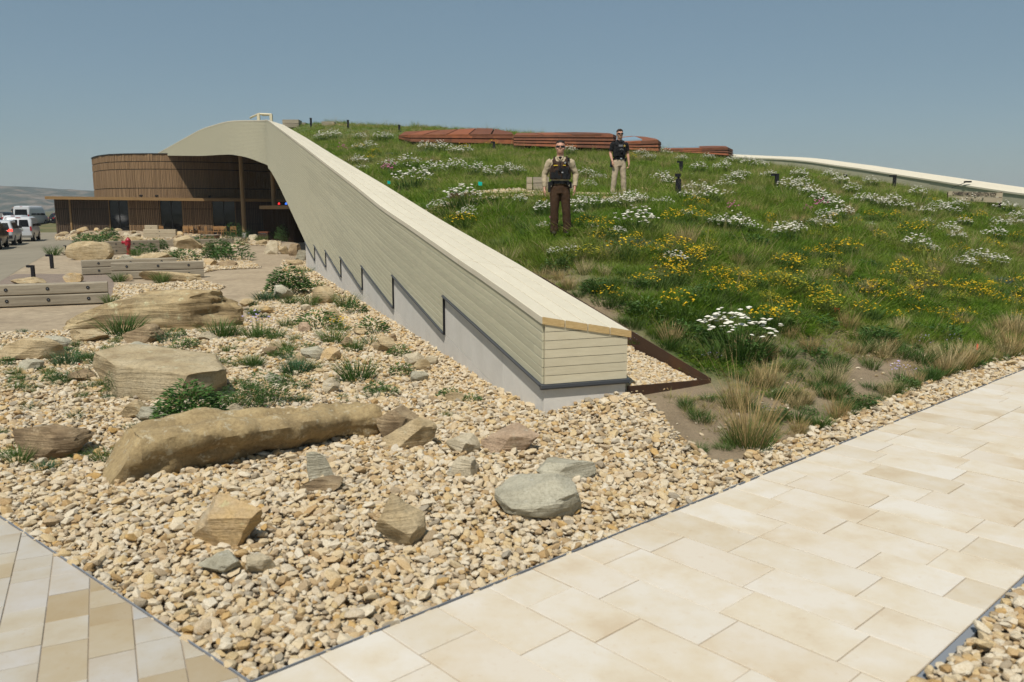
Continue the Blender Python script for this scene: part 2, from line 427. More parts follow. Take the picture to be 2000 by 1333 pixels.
# brown brick strip in the yard
def brickmat():
    m, nt, b = _nodes('brown_brick_paving')
    tc = nt.nodes.new('ShaderNodeTexCoord'); br = nt.nodes.new('ShaderNodeTexBrick')
    nt.links.new(tc.outputs['Object'], br.inputs['Vector'])
    br.inputs['Scale'].default_value = 2.2; br.inputs['Color1'].default_value = rgb((.21, .16, .12)); br.inputs['Color2'].default_value = rgb((.26, .20, .15))
    br.inputs['Mortar'].default_value = rgb((.14, .11, .09)); br.inputs['Mortar Size'].default_value = .02
    nt.links.new(br.outputs['Color'], b.inputs['Base Color']); b.inputs['Roughness'].default_value = .9
    bump(nt, b, br.outputs['Fac'], -.3, .01)
    return m
m_brick = brickmat()
struct(sheet('brick_paving', [tuple(G(*p)[:2]) for p in [(-150, 590), (30, 531), (165, 531), (222, 528), (222, 560), (215, 572), (0, 580)]], -0.096, m_brick))
struct(sheet('patio_paving', [tuple(G(*p)[:2]) for p in [(245, 474), (470, 474), (545, 474), (640, 452), (420, 440), (110, 446), (215, 461)]], -0.094, m_brick))

# ---------------- stone path: every slab its own piece
m_paver = tintmat('limestone_slab', [(0, (.60, .545, .455)), (.25, (.62, .57, .485)), (.5, (.585, .52, .425)), (.75, (.625, .58, .505)), (.95, (.565, .505, .41))], 0.75, 0.25, None, attr='OBJ')
def _pavertex(m):
    nt = m.node_tree; b = nt.nodes['Principled BSDF']; src = b.inputs['Base Color'].links[0].from_socket
    n = noise(nt, 1.9, 6, .62, 'Object', None, True)
    r = ramp(nt, [(.40, (1.0, 1.0, 1.0)), (.56, (.94, .89, .79)), (.70, (.84, .74, .60))], n.outputs['Fac'])
    c = mixc(nt, src, r.outputs[0], .9, 'MULTIPLY')
    n2 = noise(nt, 22, 5, .75, 'Object', None, True)
    r2 = ramp(nt, [(.60, (1, 1, 1)), (.70, (.84, .72, .60))], n2.outputs['Fac'])
    c = mixc(nt, c, r2.outputs[0], .55, 'MULTIPLY')
    nt.links.new(c, b.inputs['Base Color']); bump(nt, b, n2.outputs['Fac'], .08, .004)
_pavertex(M.setdefault('paver', m_paver))
m_paver2 = tintmat('mixed_limestone_paver', [(0, (.44, .41, .36)), (.3, (.45, .41, .34)), (.5, (.37, .30, .20)), (.62, (.45, .42, .38)), (.8, (.41, .40, .385)), (.9, (.41, .35, .255))], 0.75, 0.25, None, attr='OBJ')
m_paver2.node_tree.nodes['Color Ramp'].color_ramp.interpolation = 'CONSTANT'
_pavertex(m_paver2)
def slab_mesh(name, poly, z0, z1, m, bev=.006):
    """slab with a small worn arris: poly counter-clockwise in plan"""
    P = [Vector((p[0], p[1], 0)) for p in poly]; n = len(P); c = sum(P, Vector()) / n
    ins = [c + (p - c) * (1 - bev / max((p - c).length, .02)) for p in P]
    b = MB()
    vs = [(p.x, p.y, z0) for p in P] + [(p.x, p.y, z1 - bev * .6) for p in P] + [(p.x, p.y, z1) for p in ins]
    fs = [tuple(range(2 * n, 3 * n))]
    for k in range(2):
        fs += [(k * n + i, k * n + (i + 1) % n, (k + 1) * n + (i + 1) % n, (k + 1) * n + i) for i in range(n)]
    b.add(vs, fs)
    return b
path_root = sheet('stone_path', [tuple(path_pt(-7, 0)), tuple(path_pt(-7, PATH_W)), tuple(path_pt(32, PATH_W)), tuple(path_pt(32, 0))], -0.0075, m_grout); struct(path_root)
GAP = .007
slab_cache = {}
prow = random.Random(3)
row_h = .421
for r in range(-7, 66):
    w = 0.0; first = True
    off = prow.choice([.29, .385, .50, .62, .77])
    while w < PATH_W - .01:
        L = off if first else prow.choice([.77, .77, .77, .58, .96])
        first = False
        if PATH_W - (w + L) < .18: L = PATH_W - w
        key = round(L, 3)
        if key not in slab_cache:
            g = GAP / 2
            pts = [(-row_h / 2 + g, L / 2 - g), (-row_h / 2 + g, -L / 2 + g), (row_h / 2 - g, -L / 2 + g), (row_h / 2 - g, L / 2 - g)]
            q = [PATH_D * a + PATH_N * b_ for a, b_ in pts]
            slab_cache[key] = slab_mesh('slab', q[::-1], -.04, 0, M['paver']).mesh('slab', [M['paver']])
            bm = bmesh.new(); bm.from_mesh(slab_cache[key]); bmesh.ops.recalc_face_normals(bm, faces=bm.faces); bm.to_mesh(slab_cache[key]); bm.free()
        c = path_pt(r * row_h + .2, w + L / 2)
        link('slab', slab_cache[key], path_root, (c[0], c[1], prow.uniform(-.003, .003)))
        w += L
for w0, w1, lab in ((-.012, -.006, 'thin grey metal edging along the planted side of the stone path'), (PATH_W + .012, PATH_W + .06, 'wide grey metal edging on the near right side of the stone path')):
    b = MB(); b.prism([path_pt(-7, w0), path_pt(32, w0), path_pt(32, w1), path_pt(-7, w1)], -.12, .006)
    tag(b.build('path_edging', M['edging'], fix=True), lab, 'edging')
# right gravel strip
far_bed_poly = [tuple(path_pt(-7, PATH_W + .06)), tuple(path_pt(-7, PATH_W + 3)), tuple(path_pt(32, PATH_W + 3)), tuple(path_pt(32, PATH_W + .06))]
struct(sheet('gravel_bed', far_bed_poly, -0.055, m_gravbase))
# ---------------- left pavement: narrow columns of mixed pavers
lp_root = sheet('pavement', [tuple(PATH_A - LP_D * 9), tuple(PATH_A), tuple(PATH_A + LP_D * 3), (-3.5, -3), (-12, -2)], -0.0075, m_grout); struct(lp_root)
cu = np.array([0.447, -0.8945]); cv = np.array([0.8945, 0.447])
LPN = np.array([-LP_D[1], LP_D[0]])     # points away from the pavement (towards the gravel)
if LPN @ np.array([0, 1]) < 0: LPN = -LPN
def clip_half(poly, n, c):
    out = []
    for i in range(len(poly)):
        a, b_ = poly[i], poly[(i + 1) % len(poly)]; da, db = a @ n - c, b_ @ n - c
        if da <= 0: out.append(a)
        if (da < 0) != (db < 0): out.append(a + (b_ - a) * (da / (da - db)))
    return out
cE = PATH_A @ LPN - .008; cP = PATH_A @ -PATH_N - .004
CW = .243
for ci in range(-22, 12):
    t = -3.0 + prow.uniform(0, .4)
    while t < 3.6:
        L = prow.choice([.21, .26, .32, .40, .40, .48])
        o0 = np.array([-2.6, 4.7])
        q = [o0 + cu * (t + a) + cv * (ci * CW + b_) for a, b_ in ((.003, .003), (L - .003, .003), (L - .003, CW - .003), (.003, CW - .003))]
        t += L
        q = clip_half(q, LPN, cE)
        if len(q) >= 3: q = clip_half(q, PATH_N, PATH_A @ PATH_N - .006)
        if len(q) < 3: continue
        c = sum(q) / len(q)
        if c[1] < 2.6 or c[0] < -6.5: continue
        if sum(q[i][0] * q[(i + 1) % len(q)][1] - q[(i + 1) % len(q)][0] * q[i][1] for i in range(len(q))) < 0: q = q[::-1]
        me = slab_mesh('paver', [p - c for p in q], -.04, 0, m_paver2, .004).mesh('paver', [m_paver2])
        link('paver', me, lp_root, (c[0], c[1], prow.uniform(-.003, .003)))
b = MB(); b.prism([PATH_A - LP_D * 9, PATH_A, PATH_A + LPN * .008, PATH_A - LP_D * 9 + LPN * .008], -.12, .006)
tag(b.build('pavement_edging', M['edging'], fix=True), 'thin grey metal edging between the mixed-colour pavement and the gravel, lower left', 'edging')

# ================================================================== THE LONG TIMBER PARAPET WALL
WA = np.array([.38, 9.53]); WD = np.array([-.3345, .9424]); WN = np.array([-.9424, -.3345])
fas = [np.array(p) for p in [(-23.4, 70.), (-29.2, 79.), (-34.2, 86.), (-39.2, 92.), (-43, 97.)]]
SC = 57.0
kc = [WA + WD * 46, WA + WD * 52, WA + WD * SC + WN * .05] + fas      # the corner is rounded: a smooth curve through these
def spline(P, n=9):
    P = [np.asarray(q, float) for q in P]; out = []; ks = []
    for i in range(len(P) - 1):
        a = P[max(i - 1, 0)]; b_ = P[i]; c = P[i + 1]; d = P[min(i + 2, len(P) - 1)]; ks.append(len(out))
        for k in range(n):
            t = k / n; out.append(.5 * (2 * b_ + (c - a) * t + (2 * a - 5 * b_ + 4 * c - d) * t * t + (3 * b_ - a - 3 * c + d) * t ** 3))
    ks.append(len(out)); out.append(P[-1]); return out, ks
_sp, _ks = spline(kc)
plan = [WA, WA + WD * 6, WA + WD * 20, WA + WD * 34] + _sp
cum = [0.0]
for a, b_ in zip(plan, plan[1:]): cum.append(cum[-1] + np.linalg.norm(b_ - a))
px_ = np.array([p[0] for p in plan]); py_ = np.array([p[1] for p in plan]); cum = np.array(cum); SK = [float(cum[4 + k]) for k in _ks]
def wp(S, off=0.0):
    """plan point at arc length S, 'off' metres outwards (to the left)"""
    x = np.interp(S, cum, px_); y = np.interp(S, cum, py_)
    e = 1.0; x2 = np.interp(min(S + e, cum[-1]), cum, px_); y2 = np.interp(min(S + e, cum[-1]), cum, py_); x1 = np.interp(max(S - e, 0), cum, px_); y1 = np.interp(max(S - e, 0), cum, py_)
    d = np.array([x2 - x1, y2 - y1]); d /= np.linalg.norm(d)
    return np.array([x, y]) + np.array([-d[1], d[0]]) * off
def hit_wall(px, py, off=0.0):
    r = ray(px, py)
    best = None
    for i in range(len(plan) - 1):
        a = wp(cum[i], off) if off else plan[i]; b_ = wp(cum[i + 1], off) if off else plan[i + 1]
        d = b_ - a
        A = np.array([[r[0], -d[0]], [r[1], -d[1]]])
        try: t, u = np.linalg.solve(A, a)
        except np.linalg.LinAlgError: continue
        if t > 0 and -.03 <= u <= 1.03:
            return cum[i] + u * (cum[i + 1] - cum[i]), H0 + r[2] * t
    return None
CAPW = 1.08; OV = .05
top_px = [(1065, 619), (1014, 583), (974, 554), (899, 505), (804, 440), (750, 405), (696, 362), (642, 321.6), (599, 289), (561, 261), (540, 246), (522, 232.5)]
Ls = [hit_wall(*p) for p in top_px]
fz = [(470, 235.5), (415, 252), (370, 277), (325, 303)]
fS = SK[3:7]
topS = np.array([l[0] for l in Ls] + fS + [cum[-1]])
topZ = np.array([l[1] for l in Ls] + [atY(p[0], p[1], y)[2] for p, y in zip(fz, (70, 79, 86, 92))] + [7.4])
o_ = np.argsort(topS); topS = topS[o_]; topZ = topZ[o_]
def smooth_interp(S, xs, zs):
    """interp with light smoothing"""
    w = .8 if S < 48 else 3.2
    return sum(np.interp(S + w * k, xs, zs) * g for k, g in ((-1, .12), (-.5, .22), (0, .32), (.5, .22), (1, .12)))
def ztop(S): return float(smooth_interp(S, topS, topZ)) if S > 1 else float(np.interp(S, topS, topZ))
rt_px = [(1228, 647), (1060, 548), (1000, 511), (858, 430), (750, 362.5), (653, 305), (593, 267.5), (553, 244.6), (531, 232.5)]
Rs = [hit_wall(p[0], p[1], -CAPW) for p in rt_px]
rtS = np.array([max(r[0], 0) for r in Rs] + [cum[-1]]); rtZ = np.array([r[1] for r in Rs] + [7.2])
o_ = np.argsort(rtS); rtS = rtS[o_]; rtZ = rtZ[o_]
def zrt(S):
    return float(smooth_interp(S, rtS, rtZ)) if 1 < S < 52 else (float(np.interp(S, rtS, rtZ)) if S <= 1 else ztop(S) - .35)
# saw-tooth foot of the cladding
steps = [(597, 472, 472), (614.7, 478, 507), (636.5, 488, 519.5), (666, 501, 538), (707.7, 518, 563), (768.5, 536, 598), (868.5, 576, 648), (1066, 752, 752)]
st = []
for x, yu, yl in steps:
    a = hit_wall(x, yu); b_ = hit_wall(x, yl); st.append((a[0], a[1], b_[1]))
st[-1] = (0.0, st[-1][1], st[-1][2])
SB = st[0][0]
leg_px = [(597, 472), (575, 425), (550, 372), (540, 352), (530, 335)]
lg = [hit_wall(*p) for p in leg_px]
legS = [l[0] for l in lg] + [SK[2] + .6, SK[2] + 4, SK[3], SK[3] + 4.5, SK[4], SK[5], SK[6], SK[7]]
legZ = [l[1] for l in lg] + [atY(518, 318, 63)[2], atY(500, 307, 66)[2], atY(470, 302, 70)[2], atY(440, 303.4, 74)[2], atY(415, 305.0, 79)[2], atY(370, 304.6, 86)[2], atY(325, 303.9, 92)[2], 7.6]
def zlow(S, side=0):
    """foot of the cladding; side -1 = just nearer than a step, +1 = just farther"""
    if S >= SB:
        w = min(1.6, max((S - SB) * .5, .0), 1.6)
        return float(sum(np.interp(S + w * k, legS, legZ) * g for k, g in ((-1, .12), (-.5, .22), (0, .32), (.5, .22), (1, .12))))
    for i in range(len(st) - 1):
        far, near = st[i], st[i + 1]
        if near[0] - 1e-6 <= S <= far[0] + 1e-6:
            if side > 0 and abs(S - far[0]) < 1e-4 and i > 0: continue
            if side < 0 and abs(S - near[0]) < 1e-4 and i < len(st) - 2:
                continue
            u = (S - near[0]) / (far[0] - near[0])
            return near[2] + (far[1] - near[2]) * u
    return 0.0
stations = sorted(set([round(s, 3) for s in np.arange(0, cum[-1] - .01, .6)] + [round(s, 3) for s in legS if s < cum[-1]]))
seq = []   # (S, zlow) pairs with doubled stations at the steps
stepS = [s[0] for s in st[1:-1]]
for S in stations:
    if any(abs(S - q) < .08 for q in stepS): continue
    seq.append((S, zlow(S)))
for i in range(1, len(st) - 1):
    seq.append((st[i][0] - .002, st[i][1] if False else (lambda u: u)(st[i][1])))
    seq.append((st[i][0] + .002, st[i][2]))
seq.sort()
# walking away from the camera: just nearer than step i the foot is at the apex (st[i][1]); just farther it is at the tip (st[i][2])
wall = empty('parapet_wall', (0, 0, 0), 0, 'long pale timber-clad parapet wall on concrete foot, sweeping up from the gravel to an arch over the entrance', 'wall')
CT = .085                                   # cap thickness
BH = .105
def P3(S, off, z): p = wp(S, off); return (p[0], p[1], z)
near_boards = []; far_mb = MB(); n_part = 0
brd = random.Random(5)
def board_strip(mb, sa, sb, row, proud=.03):
    """one board: front face with a chamfered top edge, following the slope between two stations"""
    S0 = [s for s in seq if sa < s[0] < sb]
    pts = [(sa, None)] + S0 + [(sb, None)]
    prev = None
    for S, zl in pts:
        if zl is None: zl = zlow(S)
        zt = ztop(S) - CT - .006 - row * BH; zb = zt - BH + .007
        zb = max(zb, zl); zt2 = max(zt, zl)
        cur = (S, zt2, zb)
        if prev is not None:
            (s0, t0, b0), (s1, t1, b1) = prev, cur
            if (t0 - b0) + (t1 - b1) > .012:
                c0 = min(.012, (t0 - b0) * .4); c1 = min(.012, (t1 - b1) * .4)
                v = [P3(s0, proud, b0), P3(s1, proud, b1), P3(s1, proud, t1 - c1), P3(s0, proud, t0 - c0),
                     P3(s1, proud - .012, t1), P3(s0, proud - .012, t0), P3(s0, .004, b0), P3(s1, .004, b1), P3(s1, .004, t1), P3(s0, .004, t0)]
                mb.add(v, [(1, 0, 3, 2), (2, 3, 5, 4), (0, 1, 7, 6), (4, 5, 9, 8), (0, 6, 9, 5, 3), (7, 1, 2, 4, 8)])
        prev = cur
NEAR_S = 15.0
rows_at = lambda S: int((ztop(S) - CT - zlow(S)) / BH) + 2
allb = []
for row in range(0, 92):
    S = -brd.uniform(0, 2.4) if row else 0.0
    while S < cum[-1] - .3:
        L = brd.choice([2.4, 3.0, 3.6, 4.2]) if S > 0 else brd.uniform(1.2, 3.5)
        a, b_ = max(S, 0.0), min(S + L, cum[-1] - .05)
        S += L
        if b_ - a < .1: continue
        ks = [s for s in seq if a <= s[0] <= b_] + [(a, zlow(a)), (b_, zlow(b_))]
        if max(ztop(k) - CT - row * BH - zl for k, zl in ks) < .02: continue
        allb.append((a, b_, row))
allb.sort()
for i, (a, b_, row) in enumerate(allb):
    if i < 292 and a < NEAR_S + 10:
        mb = MB(); board_strip(mb, a + .002, b_ - .002, row)
        if mb.f: mb.build('board', M['clad'], wall)
    else:
        board_strip(far_mb, a + .003, b_ - .003, row)
o = far_mb.build('far_cladding', M['clad'], wall); o['kind'] = 'stuff'
# dark membrane behind the boards
mb = MB(); prev = None
for S, zl in seq:
    cur = (S, ztop(S) - CT, zl)
    if prev: mb.add([P3(prev[0], .001, prev[2]), P3(cur[0], .001, cur[2]), P3(cur[0], .001, cur[1]), P3(prev[0], .001, prev[1])], [(1, 0, 3, 2)])
    prev = cur
mb.build('membrane', M['gap'], wall)
# end face boards
zL, zR = ztop(0) - CT, zrt(0) - CT
z0 = st[-1][2]
rown = 0; zt_ = zL
while zt_ > z0 + .01:
    zb = max(zt_ - BH + .007, z0)
    def ledge(z):   # how far across the board may run under the sloping cap
        return 1.0 if z <= zR else max(0.0, (zL - z) / max(zL - zR, 1e-4))
    u1b, u1t = ledge(zb), ledge(zt_ - .003)
    if u1b > .02:
        e = [(.0, zb), (u1b, zb), (max(u1t, .0), zt_), (0, zt_)] if u1t > .01 else [(.0, zb), (u1b, zb), (.001, zt_), (0, zt_)]
        if u1t < 1 and u1b == 1.0: e = [(0, zb), (1, zb), (1, min(zR, zt_)), (max(u1t, .01), zt_), (0, zt_)]
        def q(u, z, f): p = WA - WN * (u * CAPW) - WD * f; return (p[0], p[1], z)
        n = len(e); mb = MB()
        vs = [q(u, z, .03) for u, z in e] + [q(u, z, .0) for u, z in e]
        mb.add(vs, [tuple(range(n))] + [(i, n + i, n + (i + 1) % n, (i + 1) % n) for i in range(n)])
        mb.build('end_board', M['cladend'], wall, fix=True)
    zt_ -= BH; rown += 1
mb = MB(); p = [WA - WN * (u * CAPW) for u in (0, 1)]
mb.add([(p[0][0], p[0][1], z0 - .05), (p[1][0], p[1][1], z0 - .05), (p[1][0], p[1][1], zR), (p[0][0], p[0][1], zL)], [(0, 1, 2, 3)])
# inner (right) face
pts = [s for s in np.arange(0, cum[-1], 1.5)]
for a, b_ in zip(pts, pts[1:]):
    mb.add([P3(a, -CAPW, max(zrt(a) - 1.6, zlow(a) + .3) if a > SB else zrt(a) - 1.6), P3(b_, -CAPW, max(zrt(b_) - 1.6, zlow(b_) + .3) if b_ > SB else zrt(b_) - 1.6), P3(b_, -CAPW, zrt(b_) - CT), P3(a, -CAPW, zrt(a) - CT)], [(0, 1, 2, 3)])
mb.build('inner_face', M['clad'], wall)
# cap boards: four abreast
cuts = [-OV, 3.5, 8.3, 13.1, 17.9, 22.7, 27.5, 32.3, 37.1, 41.9, 46.7, 51.5, 56.3, 61, 66, 71, 76, 81, 86, 91, cum[-1] - .1]
cuts = [c for c in cuts if c < cum[-1]]
def capz(S, u): return ztop(S) * (1 - u) + zrt(S) * u
for a, b_ in zip(cuts, cuts[1:]):
    ss = [a + .005] + [s for s in np.arange(math.ceil(a), b_ - .05, 1.2)] + [b_ - .005]
    for k in range(4):
        u0, u1 = k / 4 + .0055, (k + 1) / 4 - .0055
        o0 = OV - u0 * (CAPW + 2 * OV) ; o1 = OV - u1 * (CAPW + 2 * OV)
        mb = MB(); rings = []
        for s in ss:
            sc = max(s, 0)
            def W(off, z):
                p = wp(sc, off)
                if s < 0: p = p + WD * s
                return Vector((p[0], p[1], z))
            za, zb = capz(sc, u0), capz(sc, u1)
            rings.append([W(o0, za - CT), W(o1, zb - CT), W(o1, zb - .006), W(o1 + .006, zb), W(o0 - .006, za), W(o0, za - .006)])
        n = 6
        vs = [v for r in rings for v in r]; fs = []; mi = []
        for i in range(len(rings) - 1):
            for q_ in range(n):
                fs.append((i * n + q_, i * n + (q_ + 1) % n, (i + 1) * n + (q_ + 1) % n, (i + 1) * n + q_))
        mb.add(vs, fs, 0)
        mb.add(rings[0], [tuple(range(n - 1, -1, -1))], 1); mb.add(rings[-1], [tuple(range(n))], 1)
        mb.build('cap_board', [M['cap'], M['endgrain']], wall, fix=True)
# flashing under each run of boards
for i in range(len(st) - 1):
    far, near = st[i], st[i + 1]
    mb = MB()
    s0, s1 = near[0] + .004, far[0] - .004
    ss = np.linspace(s0, s1, max(2, int((s1 - s0) / .6)))
    rings = []
    for s in ss:
        u = (s - near[0]) / (far[0] - near[0]); z = near[2] + (far[1] - near[2]) * u
        rings.append([Vector(P3(s, .005, z - .004)), Vector(P3(s, .062, z - .010)), Vector(P3(s, .062, z - .030)), Vector(P3(s, .045, z - .030)), Vector(P3(s, .040, z - .052)), Vector(P3(s, .005, z - .052))])
    mb.loft(rings)
    mb.build('flashing', M['flash'], wall, fix=True)
mb = MB(); rings = []
for u in (-.055, CAPW + .03):
    def q(f, z): p = WA - WN * u - WD * f; return Vector((p[0], p[1], z))
    rings.append([q(0, z0 - .004), q(.062, z0 - .01), q(.062, z0 - .045), q(.045, z0 - .045), q(.04, z0 - .065), q(0, z0 - .065)])
mb.loft(rings); mb.build('flashing', M['flash'], wall, fix=True)
for s in st[1:-1]:                      # upright trims at the steps
    mb = MB(); mb.hexa([P3(s[0] - .012, .002, s[2] - .05), P3(s[0] + .012, .002, s[2] - .05), P3(s[0] + .012, .036, s[2] - .05), P3(s[0] - .012, .036, s[2] - .05)],
                       [P3(s[0] - .012, .002, s[1]), P3(s[0] + .012, .002, s[1]), P3(s[0] + .012, .036, s[1]), P3(s[0] - .012, .036, s[1])])
    mb.build('trim', M['black'], wall, fix=True)
# concrete foot: courses of panels following the teeth
FZ = -.45
def panel(s0, s1, f_lo, f_hi):
    g = .004; off = -.002; ch = .006
    a, b_ = s0 + g, s1 - g
    lo0, lo1, hi0, hi1 = f_lo(a) + g, f_lo(b_) + g, f_hi(a) - g, f_hi(b_) - g
    if hi0 - lo0 < .03 and hi1 - lo1 < .03: return
    hi0 = max(hi0, lo0 + .002); hi1 = max(hi1, lo1 + .002)
    mb = MB()
    v = [P3(a, off, lo0), P3(b_, off, lo1), P3(b_, off, hi1), P3(a, off, hi0), P3(a, -.05, lo0), P3(b_, -.05, lo1), P3(b_, -.05, hi1), P3(a, -.05, hi0)]
    mb.add(v, [(1, 0, 3, 2), (4, 0, 1, 5), (2, 3, 7, 6), (0, 4, 7, 3), (5, 1, 2, 6)])
    mb.build('concrete_panel', M['concrete'], wall, fix=True)
for i in range(len(st) - 1):
    far, near = st[i], st[i + 1]
    top = lambda s, far=far, near=near: near[2] - .06 + (far[1] - near[2]) * (s - near[0]) / (far[0] - near[0])
    drop = far[1] - far[2] if i > 0 else .9
    seam = lambda s, top=top, drop=drop: max(top(s) - drop + .02, FZ)
    n = max(1, round((far[0] - near[0]) / 1.35))
    js = np.linspace(near[0], far[0], n + 1)
    for a, b_ in zip(js, js[1:]): panel(a, b_, seam, top)
    js2 = [near[0]] + list(js[:-1] + (js[1] - js[0]) * .5) + [far[0]]
    for a, b_ in zip(js2, js2[1:]):
        if seam(b_) > FZ + .05: panel(a, b_, lambda s: FZ, seam)
mb = MB(); prev = None
for S in np.arange(0, SB + .01, 1.0):
    cur = (S, zlow(S))
    if prev: mb.add([P3(prev[0], -.045, FZ), P3(cur[0], -.045, FZ), P3(cur[0], -.045, max(cur[1], .3)), P3(prev[0], -.045, max(prev[1], .3))], [(1, 0, 3, 2)])
    prev = cur
mb.build('concrete_core', M['concrete'], wall)
mb = MB()
e0 = WA; e1 = WA - WN * CAPW
mb.hexa([(e0[0], e0[1], FZ), (e1[0], e1[1], FZ), (e1[0] + WD[0] * .1, e1[1] + WD[1] * .1, FZ), (e0[0] + WD[0] * .1, e0[1] + WD[1] * .1, FZ)],
        [(e0[0], e0[1], z0 - .06), (e1[0], e1[1], z0 - .06), (e1[0] + WD[0] * .1, e1[1] + WD[1] * .1, z0 - .06), (e0[0] + WD[0] * .1, e0[1] + WD[1] * .1, z0 - .06)])
mb.build('concrete_panel', M['concrete'], wall, fix=True)
# far end of the concrete foot and the timber underside of the arch
mb = MB(); prev = None
leg_st = [s for s in np.arange(SB, cum[-1] - .5, .8)]
for S in leg_st:
    z = zlow(S); w = -1.1 if S < 50 else -1.1 - (S - 50) * .9
    w = max(w, -9) if S < SK[3] else max(w, -9) + (S - SK[3]) * .9; w = min(w, -.4)
    cur = (P3(S, .028, z + .004), P3(S, w, z + .05 + (.0 if S < 50 else .25)))
    if prev: mb.add([prev[0], cur[0], cur[1], prev[1]], [(0, 1, 2, 3)])
    prev = cur
mb.build('soffit', M['soffit'], wall)
mb = MB(); mb.hexa([P3(SB, 0, FZ), P3(SB + .12, 0, FZ), P3(SB + .12, -1.1, FZ), P3(SB, -1.1, FZ)], [P3(SB, 0, 1.0), P3(SB + .12, 0, 1.0), P3(SB + .12, -1.1, 1.0), P3(SB, -1.1, 1.0)])
mb.build('concrete_panel', M['concrete'], wall, fix=True)
# ================================================================== THE PLANTED ROOF (HILL)
m_soil = mat('sandy_soil', (0.33, 0.25, 0.155), (0.22, 0.16, 0.095), 1.6, 0.95, 0.7, 0.03, fine=.3, seed_obj=False, lo=.35, hi=.7)
def soilmat():
    m, nt, b = _nodes('meadow_soil')
    n = noise(nt, 1.3, 6, .65); r = ramp(nt, [(.35, (.36, .275, .175)), (.68, (.23, .17, .10))], n.outputs['Fac'])
    a = nt.nodes.new('ShaderNodeAttribute'); a.attribute_name = 'green'
    n2 = noise(nt, 5, 5, .7); g = ramp(nt, [(.35, (.075, .115, .026)), (.65, (.14, .165, .05))], n2.outputs['Fac'])
    col = mixc(nt, r.outputs[0], g.outputs[0], a.outputs['Fac'])
    n3 = noise(nt, 40, 4, .8); rr = ramp(nt, [(.3, (.6, .6, .6)), (.65, (1.05, 1.05, 1.05))], n3.outputs['Fac'])
    col = mixc(nt, col, rr.outputs[0], 1.0, 'MULTIPLY')
    nt.links.new(col, b.inputs['Base Color']); b.inputs['Roughness'].default_value = .95
    bump(nt, b, n3.outputs['Fac'], .8, .03)
    return m
m_meadow = soilmat()
# right-hand parapet in plan
RP = [(27.5, 29.), (24.0, 38.), (22.7, 46.), (20.5, 54.), (19.1, 58.), (17.3, 62.), (14.5, 67.), (10., 73.)]
RPZ = [atY(2090, 401, 29)[2] * 0 + 2.35, atY(2000, 383, 38)[2], atY(1780, 349, 46)[2], atY(1600, 319, 54)[2], atY(1520, 310.5, 58)[2], atY(1440, 307.5, 62)[2], 6.9, 7.2]
steel_line = [np.array([1.43, 9.93]), np.array([2.63, 10.65]), np.array([1.65, 11.7]), np.array([.50, 12.95])]
steel_z = [.30, .28, .80, 1.40]
ctrl = []
def cp(x, y, z): ctrl.append((x, y, z))
for S in (4.5, 8, 12, 16, 20, 25, 30, 35, 40, 45, 50, 55):
    p = wp(S, -CAPW - .2); cp(p[0], p[1], zrt(S) - .48)
for S in SK[3:7]:
    p = wp(S, -CAPW - .3); cp(p[0], p[1], ztop(S) - .5)
for p, z in zip(steel_line[1:], steel_z[1:]): cp(p[0] + .05, p[1] + .02, z - .13)
cp(1.5, 9.85, .16)
for p in soil_edge[1:]: cp(p[0], p[1], .03)
for p in soil_far: cp(p[0], p[1], .03)
for (x, y), z in list(zip(RP, RPZ))[1:]: cp(x - .4, y, z - .75)
cp(26.5, 30.5, .6)
for px, py, Y in [(1090, 458, 16.17), (1208, 384, 23.6), (870, 376, 21.5), (1150, 381, 22.2), (1324, 380, 22.5), (1905, 404, 34.), (1005, 299, 43), (1200, 304, 42), (1292, 308, 43.5), (1430, 317, 49),
                  (790, 286, 46.5), (600, 243, 62), (700, 246, 62), (780, 249, 62), (1000, 262, 62), (1480, 640, 12.4), (1750, 600, 15.5), (1960, 540, 20.5), (1300, 560, 13.4), (1600, 480, 19.5), (1850, 470, 24)]:
    p = atY(px, py, Y); cp(*p)
for x, y, z in [(-12, 72, 8.6), (0, 72, 7.6), (-20, 84, 9.2), (-26, 92, 8.6), (6, 66, 7.4)]: cp(x, y, z)
ctrl = np.array(ctrl)
def _phi(r2): return np.where(r2 > 1e-9, r2 * np.log(np.maximum(r2, 1e-9)) * .5, 0)
def fit_tps(P, lam=.02):
    n = len(P); X = P[:, :2] / 10
    K = _phi(((X[:, None] - X[None]) ** 2).sum(-1)) + lam * np.eye(n)
    Q = np.c_[np.ones(n), X]
    A = np.block([[K, Q], [Q.T, np.zeros((3, 3))]])
    w = np.linalg.solve(A, np.r_[P[:, 2], np.zeros(3)])
    return X, w
TX, TW = fit_tps(ctrl)
def hz(x, y):
    x = np.asarray(x, float); y = np.asarray(y, float); sh = x.shape
    q = np.c_[x.ravel(), y.ravel()] / 10
    out = np.empty(len(q))
    for i in range(0, len(q), 20000):
        s = q[i:i + 20000]
        out[i:i + 20000] = _phi(((s[:, None] - TX[None]) ** 2).sum(-1)) @ TW[:-3] + TW[-3] + s @ TW[-2:]
    return out.reshape(sh)
def hz1(x, y): return float(hz(np.array([x]), np.array([y]))[0])
wr = lambda S: wp(S, -CAPW)
_ws = np.arange(3.2, cum[-1] - .2, .5); _wx = np.array([wr(s)[0] for s in _ws]); _wy = np.array([wr(s)[1] for s in _ws])
se = np.array([p for p in soil_edge]); tipi = int(np.argmin(se[:, 1])); Y0 = se[tipi, 1]
leftL = se[:tipi + 1][::-1]; rightL = np.vstack([se[tipi:], np.array(soil_far)])
RPa = np.array(RP)
